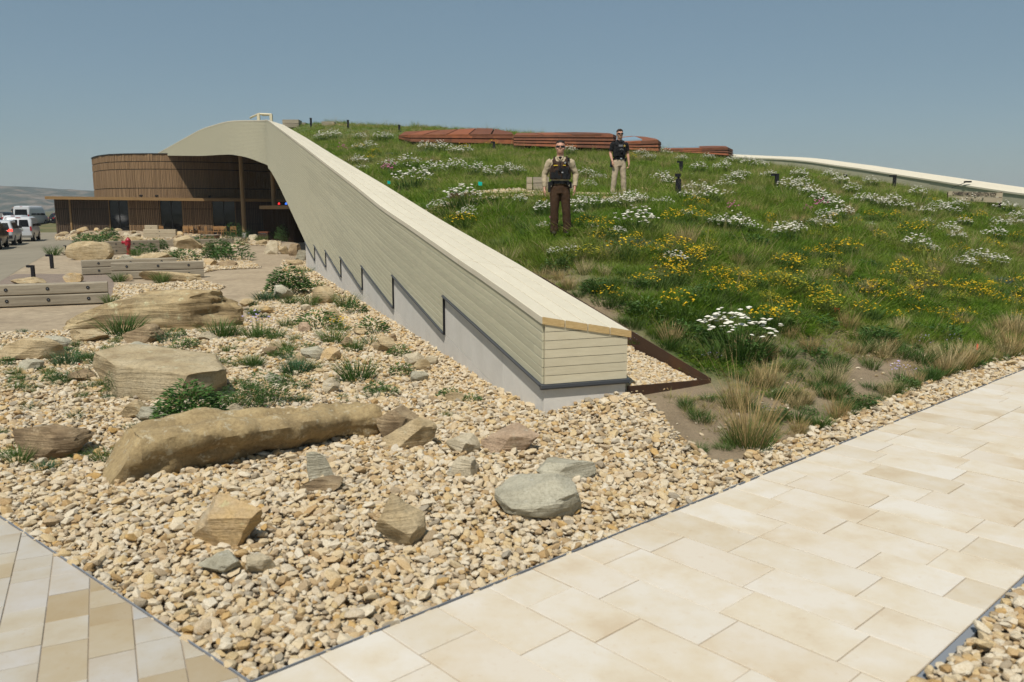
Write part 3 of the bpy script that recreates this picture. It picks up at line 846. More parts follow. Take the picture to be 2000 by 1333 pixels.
def xl(y):
    y = np.asarray(y, float)
    ly = np.r_[leftL[:, 1], [10.65, 11.7, 12.95], _wy]; lx = np.r_[leftL[:, 0], [2.63, 1.65, .5], _wx]
    # soil edge, then front steel, then long steel, then the wall
    ly = np.r_[leftL[:-1, 1], [9.93, 10.65, 11.7], _wy[_wy > 12.6]]; lx = np.r_[leftL[:-1, 0], [1.43, 2.63, 1.65], _wx[_wy > 12.6]]
    k = np.argsort(ly, kind='stable')
    return np.interp(y, ly[k], lx[k])
def xr(y):
    y = np.asarray(y, float)
    a = np.interp(y, rightL[:, 1], rightL[:, 0])
    b_ = np.interp(y, RPa[:, 1], RPa[:, 0])
    return np.where(y < 29.5, np.minimum(a, 27.3), np.minimum(b_, np.where(y < 34, a + 5, b_)))
def inhill(x, y):
    return (y > Y0) & (y < 96) & (x > xl(y)) & (x < xr(y))
ys = np.r_[np.arange(Y0 + .001, 14, .16), np.arange(14, 26, .3), np.arange(26, 96, .8)]
NU = 130
uu = np.linspace(0, 1, NU) ** 1.15
XX = xl(ys)[:, None] * (1 - uu) + xr(ys)[:, None] * uu; YY = np.repeat(ys[:, None], NU, 1)
ZZ = hz(XX, YY)
edge = np.minimum(np.minimum(XX - xl(YY), xr(YY) - XX), 1.0).clip(0, 1)
hz_smooth = hz
ZZ += (vnoise(XX, YY, 1.3, 3) - .5) * .13 * edge + (vnoise(XX, YY, .5, 4) - .5) * .04 * edge
def hz(x, y):
    x = np.asarray(x, float); y = np.asarray(y, float); e = np.minimum(np.minimum(x - xl(y), xr(y) - x), 1.0).clip(0, 1)
    return hz_smooth(x, y) + (vnoise(x, y, 1.3, 3) - .5) * .13 * e + (vnoise(x, y, .5, 4) - .5) * .04 * e
def cover(x, y):
    """how green the roof is at a spot, 0 bare soil .. 1 closed sward"""
    x = np.asarray(x, float); y = np.asarray(y, float)
    d = np.minimum(np.minimum(np.abs((x - PATH_A[0]) * PATH_N[0] + (y - PATH_A[1]) * PATH_N[1] + 0), 99), 99)   # distance from the path edge
    dpath = np.abs((x - PATH_A[0]) * PATH_N[0] + (y - PATH_A[1]) * PATH_N[1])
    near = np.clip((dpath - .95) / 1.9, 0, 1)
    near = np.maximum(near, np.clip((x - 6.5) / 3.0, 0, 1) * .85)
    dw = np.abs((x - WA[0]) * WN[0] + (y - WA[1]) * WN[1]) - CAPW
    bare = np.clip(1.3 - np.abs(dw - .6) / .9, 0, 1) * np.clip((18.5 - y) / 4, 0, 1)
    p = vnoise(x, y, 1.5, 11) * .6 + vnoise(x, y, .6, 12) * .4
    c = np.clip(near * 1.3 - bare * .85 + (p - .5) * 1.9, 0, 1)
    return np.maximum(c, np.clip((y - 18) / 5, 0, 1) * .95)
_sk = (YY < 15) & ((XX - xl(YY) < .02) & (YY < 9.9) | (xr(YY) - XX < .02))
ZZ = np.where(_sk, -.12, ZZ)
GREEN = np.clip(cover(XX, YY) * 1.1 - .05, 0, 1)
ny, nx = XX.shape
hv = np.c_[XX.ravel(), YY.ravel(), ZZ.ravel()]
hf = [(j * nx + i, j * nx + i + 1, (j + 1) * nx + i + 1, (j + 1) * nx + i) for j in range(ny - 1) for i in range(nx - 1)]
me = bpy.data.meshes.new('roof_meadow'); me.from_pydata(hv.tolist(), [], hf); me.materials.append(m_meadow); me.shade_smooth()
at = me.attributes.new('green', 'FLOAT', 'POINT'); at.data.foreach_set('value', GREEN.ravel().astype(np.float32))
hill = bpy.data.objects.new('roof_meadow', me); COL.objects.link(hill); hill['kind'] = 'structure'
def hill_hit(px, py):
    d = ray(px, py); t = np.linspace(7, 95, 1800) / d[1]
    x, y, z = d[0] * t, d[1] * t, H0 + d[2] * t
    g = hz(x, y); ok = inhill(x, y) & (z <= g)
    if not ok.any(): return None
    i = int(np.argmax(ok)); return np.array([x[i], y[i], g[i]])

# steel edging that holds the soil
steel = empty('steel_edging', (0, 0, 0), 0, 'dark rusty steel edging holding the planted slope beside the end of the timber wall', 'edging')
def plate(pts, zt, zb, name='plate', thick=.012):
    mb = MB()
    for i in range(len(pts) - 1):
        a, b_ = np.array(pts[i]), np.array(pts[i + 1]); d = (b_ - a) / np.linalg.norm(b_ - a); n = np.array([-d[1], d[0]]) * thick
        mb.hexa([(a[0], a[1], zb[i]), (b_[0], b_[1], zb[i + 1]), (b_[0] + n[0], b_[1] + n[1], zb[i + 1]), (a[0] + n[0], a[1] + n[1], zb[i])],
                [(a[0], a[1], zt[i]), (b_[0], b_[1], zt[i + 1]), (b_[0] + n[0], b_[1] + n[1], zt[i + 1]), (a[0] + n[0], a[1] + n[1], zt[i])])
    return mb.build(name, M['rustdark'], steel, fix=True)
plate(steel_line[:2], [.34, .28], [-.1, -.1])
plate([steel_line[1] + np.array([.015, .01]), steel_line[2]], [.29, .82], [-.1, 0])
plate([steel_line[2], steel_line[3], wp(7.5, -CAPW - .05), wp(13, -CAPW - .05)], [.82, 1.44, zrt(7.5) - .12, zrt(13) - .2], [0, .5, 1.2, 1.9])
# gravel in the pocket behind the wall end
pk = [(1.42, 9.95, .27), (2.60, 10.66, .20), (1.62, 11.66, .56), (.66, 12.7, 1.02), (.42, 12.6, 1.0), (.90, 11.3, .62)]
mb = MB(); mb.add(pk, [(0, 1, 2), (0, 2, 5), (2, 3, 5), (3, 4, 5)])
struct(mb.build('gravel_bed', m_gravbase))

# ---------------- right-hand parapet with its pale cap
rp = empty('parapet_wall', (0, 0, 0), 0, 'far low parapet with cream timber cap along the right edge of the planted roof', 'wall')
def rpp(i, off):
    a = RPa[max(i - 1, 0)]; b_ = RPa[min(i + 1, len(RPa) - 1)]; d = (b_ - a) / np.linalg.norm(b_ - a)
    return RPa[i] + np.array([d[1], -d[0]]) * off
nR = len(RPa)
tt = np.linspace(0, nR - 1, 30)
cx = np.interp(tt, range(nR), RPa[:, 0]); cy = np.interp(tt, range(nR), RPa[:, 1]); cz = np.interp(tt, range(nR), RPZ)
for _ in range(2):
    cz[1:-1] = (cz[:-2] + 2 * cz[1:-1] + cz[2:]) / 4
def rq(i, off, dz):
    a = np.array([cx[max(i - 1, 0)], cy[max(i - 1, 0)]]); b_ = np.array([cx[min(i + 1, 29)], cy[min(i + 1, 29)]]); d = (b_ - a) / np.linalg.norm(b_ - a)
    return (cx[i] + d[1] * off, cy[i] - d[0] * off, cz[i] + dz)
for k in range(4):
    for s0 in range(0, 29, 5):
        mb = MB(); rings = []
        for i in range(s0, min(s0 + 6, 30)):
            u0, u1 = -.05 + k * .30 + .004, -.05 + (k + 1) * .30 - .004
            za, zb = u0 * .13, u1 * .13
            rings.append([Vector(rq(i, u0, za - CT)), Vector(rq(i, u1, zb - CT)), Vector(rq(i, u1, zb)), Vector(rq(i, u0, za))])
        mb.loft(rings); mb.build('cap_board', M['cap'], rp, fix=True)
mb = MB()
for row in range(11):
    z1 = -CT - .004 - row * BH; z2 = z1 - BH + .012
    for i in range(29):
        mb.add([rq(i, 0, z2), rq(i + 1, 0, z2), rq(i + 1, 0, z1), rq(i, 0, z1)], [(0, 1, 2, 3)])
        mb.add([rq(i, 0.0, z2 - .012), rq(i + 1, 0.0, z2 - .012), rq(i + 1, 0.012, z2), rq(i, 0.012, z2)], [(0, 1, 2, 3)])
for i in range(29):
    mb.add([rq(i, 1.12, -1.6), rq(i + 1, 1.12, -1.6), rq(i + 1, 1.12, .06), rq(i, 1.12, .06)], [(3, 2, 1, 0)])
    mb.add([rq(i, .03, -1.3), rq(i + 1, .03, -1.3), rq(i + 1, .03, -.05), rq(i, .03, -.05)], [(0, 1, 2, 3)])
o = mb.build('cladding', M['clad'], rp); o['kind'] = 'stuff'
# ---------------- far hills
hx = np.linspace(-2600, 1500, 260); hy = np.linspace(0, 1, 46)
X2 = np.repeat(hx[None], 46, 0); V2 = np.repeat(hy[:, None], 260, 1)
ridge = 40 + 20 * (vnoise(hx, hx * 0, 420, 21) - .5) + 7 * (vnoise(hx, hx * 0, 120, 22) - .5) + np.interp(hx, [-1400, -930, -760, -500], [14, 6, -4, -8])
Y2 = 1250 + V2 * 420 + 60 * vnoise(X2, V2 * 300, 160, 23) * (1 - V2)
prof = np.clip(V2 * 1.25, 0, 1) ** .8
gul = (np.abs(vnoise(X2, V2 * 120, 46, 24) - .5) * 2) * 9 + (vnoise(X2, V2 * 420, 22, 25) - .5) * 8
Z2 = -4 + ridge[None] * prof + (gul - 5) * np.sin(np.pi * np.clip(V2 * 1.1, 0, 1))
me = bpy.data.meshes.new('hills')
me.from_pydata(np.c_[X2.ravel(), Y2.ravel(), Z2.ravel()].tolist(), [], [(j * 260 + i, j * 260 + i + 1, (j + 1) * 260 + i + 1, (j + 1) * 260 + i) for j in range(45) for i in range(259)])
m_hill = mat('badland_slopes', (0.15, 0.12, 0.09), (0.035, 0.045, 0.03), 0.03, 0.95, 0, seed_obj=False, lo=.40, hi=.52, detail=8)
me.materials.append(m_hill); hills = bpy.data.objects.new('hills', me); COL.objects.link(hills); struct(hills)
# ================================================================== BUILDING UNDER THE ARCH
bld = empty('visitor_building', (0, 0, 0), 0, 'brown slatted building with a drum upper storey behind the rock garden, partly under the arch', 'building')
drum_px = [(180, 312, 88), (184, 310.5, 85.5), (195, 308.5, 83), (215, 306.5, 81), (245, 305.2, 80), (290, 305.0, 79.6), (340, 305.4, 79.8), (400, 306.6, 80.8), (450, 307.6, 82), (500, 308, 84), (540, 309, 86), (600, 309, 90)]
DP = []
for px, py, Y in drum_px:
    p = atY(px, py, Y + 9); DP.append((p[0], p[1]))
DZ = 8.36; DB = 3.5
dd = np.array(DP); dc = np.r_[0, np.cumsum(np.linalg.norm(np.diff(dd, axis=0), axis=1))]
def dpt(s, off=0.0):
    x = np.interp(s, dc, dd[:, 0]); y = np.interp(s, dc, dd[:, 1])
    x2 = np.interp(min(s + .5, dc[-1]), dc, dd[:, 0]); y2 = np.interp(min(s + .5, dc[-1]), dc, dd[:, 1]); x1 = np.interp(max(s - .5, 0), dc, dd[:, 0]); y1 = np.interp(max(s - .5, 0), dc, dd[:, 1])
    d = np.array([x2 - x1, y2 - y1]); d /= np.linalg.norm(d)
    return np.array([x, y]) + np.array([d[1], -d[0]]) * off
bands = [(DB, 4.72), (4.80, 6.70), (6.78, 7.50), (7.58, DZ - .05)]
rs = random.Random(11)
mb = MB(); s = 0.0
while s < dc[-1] - .2:
    w = rs.choice([.11, .13, .15, .17]); 
    for zb, zt in bands:
        of = rs.uniform(.03, .085); a, b_ = dpt(s, of), dpt(s + w - .035, of); a0, b0 = dpt(s, -.02), dpt(s + w - .035, -.02)
        mb.hexa([(a[0], a[1], zb), (b_[0], b_[1], zb), (b0[0], b0[1], zb), (a0[0], a0[1], zb)], [(a[0], a[1], zt), (b_[0], b_[1], zt), (b0[0], b0[1], zt), (a0[0], a0[1], zt)])
    s += w
o = mb.build('slat_cladding', M['slat'], bld, fix=True); o['kind'] = 'stuff'
mb = MB(); P_ = [dpt(q) for q in np.linspace(0, dc[-1], 40)]
for a, b_ in zip(P_, P_[1:]): mb.add([(a[0], a[1], DB - .2), (b_[0], b_[1], DB - .2), (b_[0], b_[1], DZ), (a[0], a[1], DZ)], [(0, 1, 2, 3)])
poly = [(p[0], p[1]) for p in P_] + [(P_[-1][0] + 2, P_[-1][1] + 25), (P_[0][0] + 3, P_[0][1] + 18)]
mb.add([(p[0], p[1], DZ - .02) for p in poly], [tuple(range(len(poly)))])
mb.add([(P_[0][0], P_[0][1], DB - .2), (P_[0][0] + 3, P_[0][1] + 18, DB - .2), (P_[0][0] + 3, P_[0][1] + 18, DZ), (P_[0][0], P_[0][1], DZ)], [(0, 1, 2, 3)])
mb.build('drum_wall', M['gap'], bld)
mb = MB()
for a, b_ in zip(np.linspace(0, dc[-1], 30), np.linspace(0, dc[-1], 30)[1:]):
    p, q, p1, q1 = dpt(a, .14), dpt(b_, .14), dpt(a, -.05), dpt(b_, -.05)
    mb.hexa([(p[0], p[1], DZ - .03), (q[0], q[1], DZ - .03), (q1[0], q1[1], DZ - .03), (p1[0], p1[1], DZ - .03)], [(p[0], p[1], DZ + .03), (q[0], q[1], DZ + .03), (q1[0], q1[1], DZ + .03), (p1[0], p1[1], DZ + .03)])
mb.build('coping', M['frame'], bld, fix=True)
# low front storey
FA, FB = atY(107, 386, 84), atY(566, 392.5, 90)
fa, fb = np.array(FA[:2]), np.array(FB[:2]); fdir = (fb - fa) / np.linalg.norm(fb - fa); fnorm = np.array([fdir[1], -fdir[0]]); FLEN = np.linalg.norm(fb - fa)
def fpt(s, off=0): return fa + fdir * s + fnorm * off
def fz(s): return 3.66 - .22 * s / FLEN
def ob(name, s0, s1, o0, o1, z0a, z0b, z1a, z1b, m, parent=bld):
    mb = MB(); p = [fpt(s0, o0), fpt(s1, o0), fpt(s1, o1), fpt(s0, o1)]
    mb.hexa([(p[0][0], p[0][1], z0a), (p[1][0], p[1][1], z0b), (p[2][0], p[2][1], z0b), (p[3][0], p[3][1], z0a)],
            [(p[0][0], p[0][1], z1a), (p[1][0], p[1][1], z1b), (p[2][0], p[2][1], z1b), (p[3][0], p[3][1], z1a)])
    return mb.build(name, m, parent, fix=True)
ob('fascia', -.6, FLEN + .5, 1.0, 1.25, fz(0) - .14, fz(FLEN) - .14, fz(0) + .16, fz(FLEN) + .16, M['fascia'])
ob('flat_roof', -.55, FLEN + .4, -9, 1.0, fz(0) - .1, fz(FLEN) - .1, fz(0) + .1, fz(FLEN) + .1, M['frame'])
def s_at(px):           # where a sight line meets the front of the low storey
    r = ray(px, 430)[:2]; A = np.array([[r[0], -fdir[0]], [r[1], -fdir[1]]]); return float(np.linalg.solve(A, fa)[1])
def slat_panel(s0, s1, o, m):
    mb = MB(); s = s0
    hs = [(-.2, .95), (1.0, 2.55), (2.6, fz(s0) - .14)]
    while s < s1 - .05:
        w = rs.choice([.12, .16, .2])
        for z0_, z1_ in hs:
            of = o + rs.uniform(.03, .07); p = [fpt(s, of), fpt(min(s + w - .05, s1), of), fpt(min(s + w - .05, s1), o - .02), fpt(s, o - .02)]
            mb.hexa([(q[0], q[1], z0_) for q in p], [(q[0], q[1], z1_) for q in p])
        s += w
    e = mb.build('slat_panel', m, bld, fix=True)
    mb = MB(); p, q = fpt(s0, o - .02), fpt(s1, o - .02)
    mb.add([(p[0], p[1], -.2), (q[0], q[1], -.2), (q[0], q[1], fz(s0) - .12), (p[0], p[1], fz(s0) - .12)], [(0, 1, 2, 3)])
    mb.build('panel_backing', M['gap'], bld)
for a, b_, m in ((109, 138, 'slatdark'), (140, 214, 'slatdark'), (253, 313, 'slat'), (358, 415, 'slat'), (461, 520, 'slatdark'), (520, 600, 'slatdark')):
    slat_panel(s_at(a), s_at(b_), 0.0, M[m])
for a, b_ in ((215, 252), (314, 357), (416, 460)):
    s0, s1 = s_at(a), s_at(b_)
    fr = ob('window', s0, s1, -.35, -.30, -.2, -.2, fz(0) - .14, fz(0) - .14, M['glass'])
    for q in np.linspace(s0, s1, 3): ob('frame', q - .05, q + .05, -.30, -.24, -.2, -.2, fz(0) - .14, fz(0) - .14, M['frame'], fr)
    ob('reveal', s0 - .06, s0, -.35, .05, -.2, -.2, fz(0) - .14, fz(0) - .14, M['fascia']); ob('reveal', s1, s1 + .06, -.35, .05, -.2, -.2, fz(0) - .14, fz(0) - .14, M['fascia'])
ob('corner_post', s_at(139) - .08, s_at(139) + .08, .04, .14, -.2, -.2, fz(0) - .14, fz(0) - .14, M['fascia'])
# round columns
for px, pt, pb, Y in ((478, 306, 460, 79), (538, 336, 452, 74)):
    c = atY(px, pb, Y); zt = atY(px, pt, Y)[2] + .3
    mb = MB(); mb.tube([(c[0], c[1], -.1), (c[0], c[1], .35)], .24, 14, 0)
    mb.build('column_base', M['concrete'], bld, True, 40)
    mb = MB(); mb.tube([(c[0], c[1], .35), (c[0], c[1], zt)], .21, 14, 0)
    mb.build('column', M['column'], bld, True, 40)
# entrance lobby to the right, in the shade of the arch
a, b_ = atY(515, 405, 74), atY(572, 405, 66)
mb = MB()
def blk(pa, pb, off, z0_, z1_, m, name):
    mb = MB(); d = np.array(pb[:2]) - np.array(pa[:2]); d /= np.linalg.norm(d); n = np.array([-d[1], d[0]]) * off
    q = [pa[:2], pb[:2], np.array(pb[:2]) + n, np.array(pa[:2]) + n]
    mb.hexa([(v[0], v[1], z0_) for v in q], [(v[0], v[1], z1_) for v in q]); return mb.build(name, m, bld, fix=True)
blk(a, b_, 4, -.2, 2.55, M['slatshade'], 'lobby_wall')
pa_ = np.array(a[:2]) + np.array([-.3, -.3]); pb_ = np.array(b_[:2]) + np.array([.4, -.3])
blk(pa_, pb_, 4.5, 2.55, 2.85, M['fascia'], 'lobby_fascia')
mb = MB(); rr = random.Random(4)
dvec = (np.array(b_[:2]) - np.array(a[:2])); LL = np.linalg.norm(dvec); dvec /= LL; nv = np.array([dvec[1], -dvec[0]])
if nv[1] > 0: nv = -nv
s = 0
while s < LL:
    p = np.array(a[:2]) + dvec * s; q = p + dvec * .11
    mb.hexa([(p[0], p[1], -.2), (q[0], q[1], -.2), (q[0] + nv[0] * .08, q[1] + nv[1] * .08, -.2), (p[0] + nv[0] * .08, p[1] + nv[1] * .08, -.2)],
            [(p[0], p[1], 2.5), (q[0], q[1], 2.5), (q[0] + nv[0] * .08, q[1] + nv[1] * .08, 2.5), (p[0] + nv[0] * .08, p[1] + nv[1] * .08, 2.5)])
    s += rr.choice([.2, .24, .3])
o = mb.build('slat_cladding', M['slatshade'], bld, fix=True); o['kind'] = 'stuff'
# wall along the inside of the leg of the arch
p0, p1 = wp(SB + 3, -1.4), wp(SB + 9, -1.4)
mb = MB(); mb.hexa([(p0[0], p0[1], -.2), (p1[0], p1[1], -.2), (p1[0] + .4, p1[1] + .1, -.2), (p0[0] + .4, p0[1] + .1, -.2)], [(p0[0], p0[1], 3.6), (p1[0], p1[1], 4.6), (p1[0] + .4, p1[1] + .1, 4.6), (p0[0] + .4, p0[1] + .1, 3.6)])
mb.build('inner_wall', M['slatshade'], bld, fix=True)
mb = MB(); iv = np.array(p1) - np.array(p0); il = np.linalg.norm(iv); iv /= il; inn = np.array([-iv[1], iv[0]]); s = 0
while s < il:
    q = np.array(p0) + iv * s; w = rr.choice([.14, .2, .28]); q2 = q + iv * (w - .05); zt_s = 3.6 + s / il - .05; d_ = rr.uniform(.04, .12)
    mb.hexa([(q[0], q[1], .45), (q2[0], q2[1], .45), (q2[0] + inn[0] * d_, q2[1] + inn[1] * d_, .45), (q[0] + inn[0] * d_, q[1] + inn[1] * d_, .45)], [(q[0], q[1], zt_s), (q2[0], q2[1], zt_s), (q2[0] + inn[0] * d_, q2[1] + inn[1] * d_, zt_s), (q[0] + inn[0] * d_, q[1] + inn[1] * d_, zt_s)]); s += w
o = mb.build('slat_cladding', M['slatdark'], bld, fix=True); o['kind'] = 'stuff'
mb = MB(); mb.hexa([(p0[0] - .1, p0[1], -.2), (p1[0] - .1, p1[1], -.2), (p1[0], p1[1], -.2), (p0[0], p0[1], -.2)], [(p0[0] - .1, p0[1], .4), (p1[0] - .1, p1[1], .4), (p1[0], p1[1], .4), (p0[0], p0[1], .4)])
mb.build('plinth', M['concrete'], bld, fix=True)
# added glowing lenses in place of emergency lights mirrored in glass above the lobby
for px, col, lab in ((571, (1, .03, .03), 'small lit red emergency light on the ledge left of the slim second column'), (592, (.05, .2, 1), 'small lit blue emergency light on the ledge right of the slim second column')):
    c = atY(px - 26 if px < 580 else px - 33, 402, 69); z = 2.86
    e = empty('reflected_light_stand_in', (c[0], c[1], z), 0, lab, 'light')
    mb = MB(); mb.box((0, 0, .03), (.3, .2, .06)); mb.build('base', M['black'], e)
    mb = MB(); mb.ell((0, 0, .12), (.09, .09, .12), 10, 6); mb.build('lens', emit('reflection_glow_%d' % px, col, 1.4), e, True)
# floodlights on the edge of the low roof
for px in (282, 312, 414):
    s = s_at(px); p = fpt(s, .9); z = fz(s) + .16
    e = empty('roof_light', (p[0], p[1], z), 0, 'small dark floodlight on the low roof, %s' % {282: 'below the left half of the drum', 312: 'below the middle of the drum', 414: 'left of the arch shadow'}[px], 'light')
    mb = MB(); mb.box((0, 0, .06), (.05, .05, .12)); mb.box((0, -.05, .17), (.26, .16, .16), Matrix.Rotation(.4, 3, 'X')); mb.build('lamp_head', M['black'], e)

# ================================================================== THINGS ON TOP OF THE ROOF
def timber_frame():
    A = atY(489, 233, 69); 
    e = empty('roof_hatch_rail', (A[0], A[1], 0), 0, 'light timber guard rail frame on the very top of the wall above the arch', 'railing', world_parts=True)
    Yf, Yb = 66., 71.
    q = [atY(505, 231, Yf), atY(529, 232, Yf), atY(512, 227, Yb), atY(489, 231.5, Yb)]
    top = [atY(505, 223.2, Yf), atY(530, 224.4, Yf), atY(513, 225, Yb), atY(489, 230.5, Yb)]
    for b0, t0 in zip(q[:2], top[:2]):
        mb = MB(); mb.box(((b0[0] + t0[0]) / 2, b0[1], (b0[2] + t0[2]) / 2 - .1), (.2, .2, t0[2] - b0[2] + .3)); mb.build('post', M['cladend'], e)
    for i, j in ((0, 1), (1, 2), (0, 3)):
        mb = MB(); mb.tube([top[i], top[j]], .09, 4); mb.build('rail', M['cladend'], e)
timber_frame()
def timber_box(x0, x1, yt, yb, Y, rows, lab, m='beam', depth=1.2, cat='bench'):
    a, b_ = atY(x0, yb, Y), atY(x1, yb, Y); zt = atY(x0, yt, Y)[2]; zb = min(a[2], b_[2]) - .15
    e = empty('timber_planter' if cat == 'planter' else 'timber_bench', ((a[0] + b_[0]) / 2, Y, zb), 0, lab, cat)
    w = b_[0] - a[0]; h = (zt - zb) / rows
    for r in range(rows):
        for k in range(2):
            mb = MB(); mb.box((0, depth * (k - .25), h * (r + .5)), (w, depth * .48, h - .02)); mb.build('beam', M[m], e)
    return e
timber_box(559, 590, 236.5, 248, 62, 2, 'weathered timber box on the grassy ridge right of the light rail frame', depth=2.0, cat='planter')
timber_box(632, 656, 239, 246, 61, 1, 'low dark timber box on the grassy ridge between two thin posts', depth=1.2, cat='planter')
for px, yt, yb, Y, lab in ((607.5, 232, 246, 60, 'thin dark post on the ridge between the two timber boxes'), (680, 236, 250, 58, 'thin dark post on the ridge right of the low dark timber box'), (780, 245.5, 257, 55, 'thin dark post on the ridge at the left tip of the rusty skylights')):
    a = atY(px, yb, Y); zt = atY(px, yt, Y)[2]
    e = empty('post', (a[0], a[1], a[2] - .2), 0, lab, 'post')
    mb = MB(); h = zt - a[2] + .2
    mb.box((0, 0, h / 2), (.13, .13, h)); mb.build('shaft', M['black'], e)
    mb = MB(); mb.box((0, 0, h + .02), (.15, .15, .04)); mb.build('cap', M['black'], e)

# ---------------- rusty steel skylights
def skylight(lab, front, back, Yf, Yb, bands, glass=None, seed=1, inset=None):
    """front: list of (px, y_top, y_bottom); back: list of (px, y)"""
    root = empty('rusty_skylight', (0, 0, 0), 0, lab, 'skylight', None, True)
    c = atY(front[0][0], front[0][2], Yf); root.location = (c[0], c[1], c[2]); rr = random.Random(seed)
    ft = [atY(p[0], p[1], Yf + (p[3] if len(p) > 3 else 0)) for p in front]; fb_ = [atY(p[0], p[2], Yf + (p[3] if len(p) > 3 else 0)) for p in front]
    bk = [atY(p[0], p[1], Yb) for p in back]
    poly = ft + bk[::-1]
    def along(pl, t):
        L = np.r_[0, np.cumsum([np.linalg.norm(pl[i + 1] - pl[i]) for i in range(len(pl) - 1)])]; s = t * L[-1]
        return np.array([np.interp(s, L, [p[k] for p in pl]) for k in range(3)])
    npan = max(3, round(np.linalg.norm(ft[-1] - ft[0]) / 1.15)); cutsT = sorted(set([k / npan for k in range(npan + 1)]))
    for t0, t1 in zip(cutsT, cutsT[1:]):
        ts = [t0 + .006] + [t1 - .006]; a, b_, c_, d_ = along(ft, ts[0]), along(ft, ts[1]), along(bk, ts[1]), along(bk, ts[0]); j = rr.uniform(-.004, .004)
        mid0, mid1 = (a + d_) / 2, (b_ + c_) / 2
        mb = MB(); mb.hexa([a - [0, .08, .10], b_ - [0, .08, .10], c_ - [0, 0, .10], d_ - [0, 0, .10]], [a + [0, -.08, j], b_ + [0, -.08, j], c_ + [0, 0, j], d_ + [0, 0, j]]); mb.build('roof_panel', M['rust'], root, fix=True)
    nb = len(bands)
    for k, (u0, u1) in enumerate(bands):
        for i in range(len(ft) - 1):
            ln = math.hypot(ft[i + 1][0] - ft[i][0], ft[i + 1][1] - ft[i][1]); n = max(1, round(ln / 1.15))
            for q in range(n):
                def pt(t, u, of):
                    a = ft[i] + (ft[i + 1] - ft[i]) * t; b2 = fb_[i] + (fb_[i + 1] - fb_[i]) * t; p = a + (b2 - a) * u
                    return (p[0], p[1] - of - k * .06, p[2])
                t0, t1 = q / n + .004 / max(ln / n, .1) / n, (q + 1) / n - .004 / max(ln / n, .1) / n; j = rr.uniform(-.004, .004)
                mb = MB(); mb.hexa([pt(t0, u0, -.1), pt(t1, u0, -.1), pt(t1, u0, .06 + j), pt(t0, u0, .06 + j)], [pt(t0, u1, -.1), pt(t1, u1, -.1), pt(t1, u1, .10 + j), pt(t0, u1, .10 + j)])
                mb.build('panel', M['rust'], root, fix=True)
    mb = MB()                      # dark core behind the louvres
    core = [(p[0], p[1] + .15, p[2] - .1) for p in ft] + [(p[0], p[1], p[2] - .1) for p in bk[::-1]]; n = len(core)
    low = [(p[0], p[1] + .15, p[2] - 1.0) for p in fb_] + [(p[0], p[1], fb_[0][2] - .4) for p in bk[::-1]]
    mb.add(core + low, [(i, (i + 1) % n, n + (i + 1) % n, n + i) for i in range(n)]); mb.build('core', M['gap'], root)
    if glass:
        g = [np.array(atY(p[0], p[1], Yf + (Yb - Yf) * p[2])) for p in glass]
        mb = MB(); mb.add([(p[0], p[1], p[2] + .05) for p in g] + [(p[0], p[1], p[2] - .1) for p in g], [(0, 1, 2, 3), (0, 4, 5, 1), (1, 5, 6, 2), (2, 6, 7, 3), (3, 7, 4, 0)])
        mb.build('glass_pane', M['skyglass'], root, fix=True)
    return root
skylight('long low rusty steel skylight at the left of the row, above the flower bank', [(779, 265.5, 272, 1.5), (802, 263.5, 279), (1003, 262.5, 284)], [(790, 257.5), (949, 249.8), (964, 251.4), (1000, 258.8)], 47, 52, [(0, .40), (.52, .9)], seed=2)
skylight('rusty steel skylight with four louvre bands behind the officer in brown trousers', [(1003, 264.5, 285, .5), (1090, 263.6, 288), (1197.5, 262.8, 291), (1204, 266, 291, 2.5)], [(1008, 260), (1138, 258.3), (1192, 260.6)], 44, 49, [(0, .22), (.31, .47), (.56, .72), (.81, 1.0)], seed=3)
skylight('rusty steel skylight with a sloping pale glass pane, right behind the officer in black', [(1199, 279.5, 290), (1246, 277, 294.5), (1285, 273.5, 296), (1291, 279, 296, 2)], [(1211, 268), (1239, 265.5), (1262, 267.6), (1282, 271.5)], 45, 49.5, [(0, .33), (.45, .64), (.76, 1.0)], [(1213, 276.5, .12), (1254, 274.2, .12), (1240, 268.6, .7), (1216, 270.8, .7)], seed=4)
skylight('lowest rusty steel skylight at the right end of the row', [(1294, 290.8, 297), (1370, 290.2, 302), (1421, 288.3, 307), (1431, 293, 307.5, 2)], [(1306, 287.2), (1398, 285.2), (1418, 285.8)], 51, 56, [(0, .26), (.37, .55), (.66, .86)], [(1302, 289.8, .2), (1366, 288.6, .2), (1362, 287.2, .6), (1308, 288.2, .6)], seed=5)

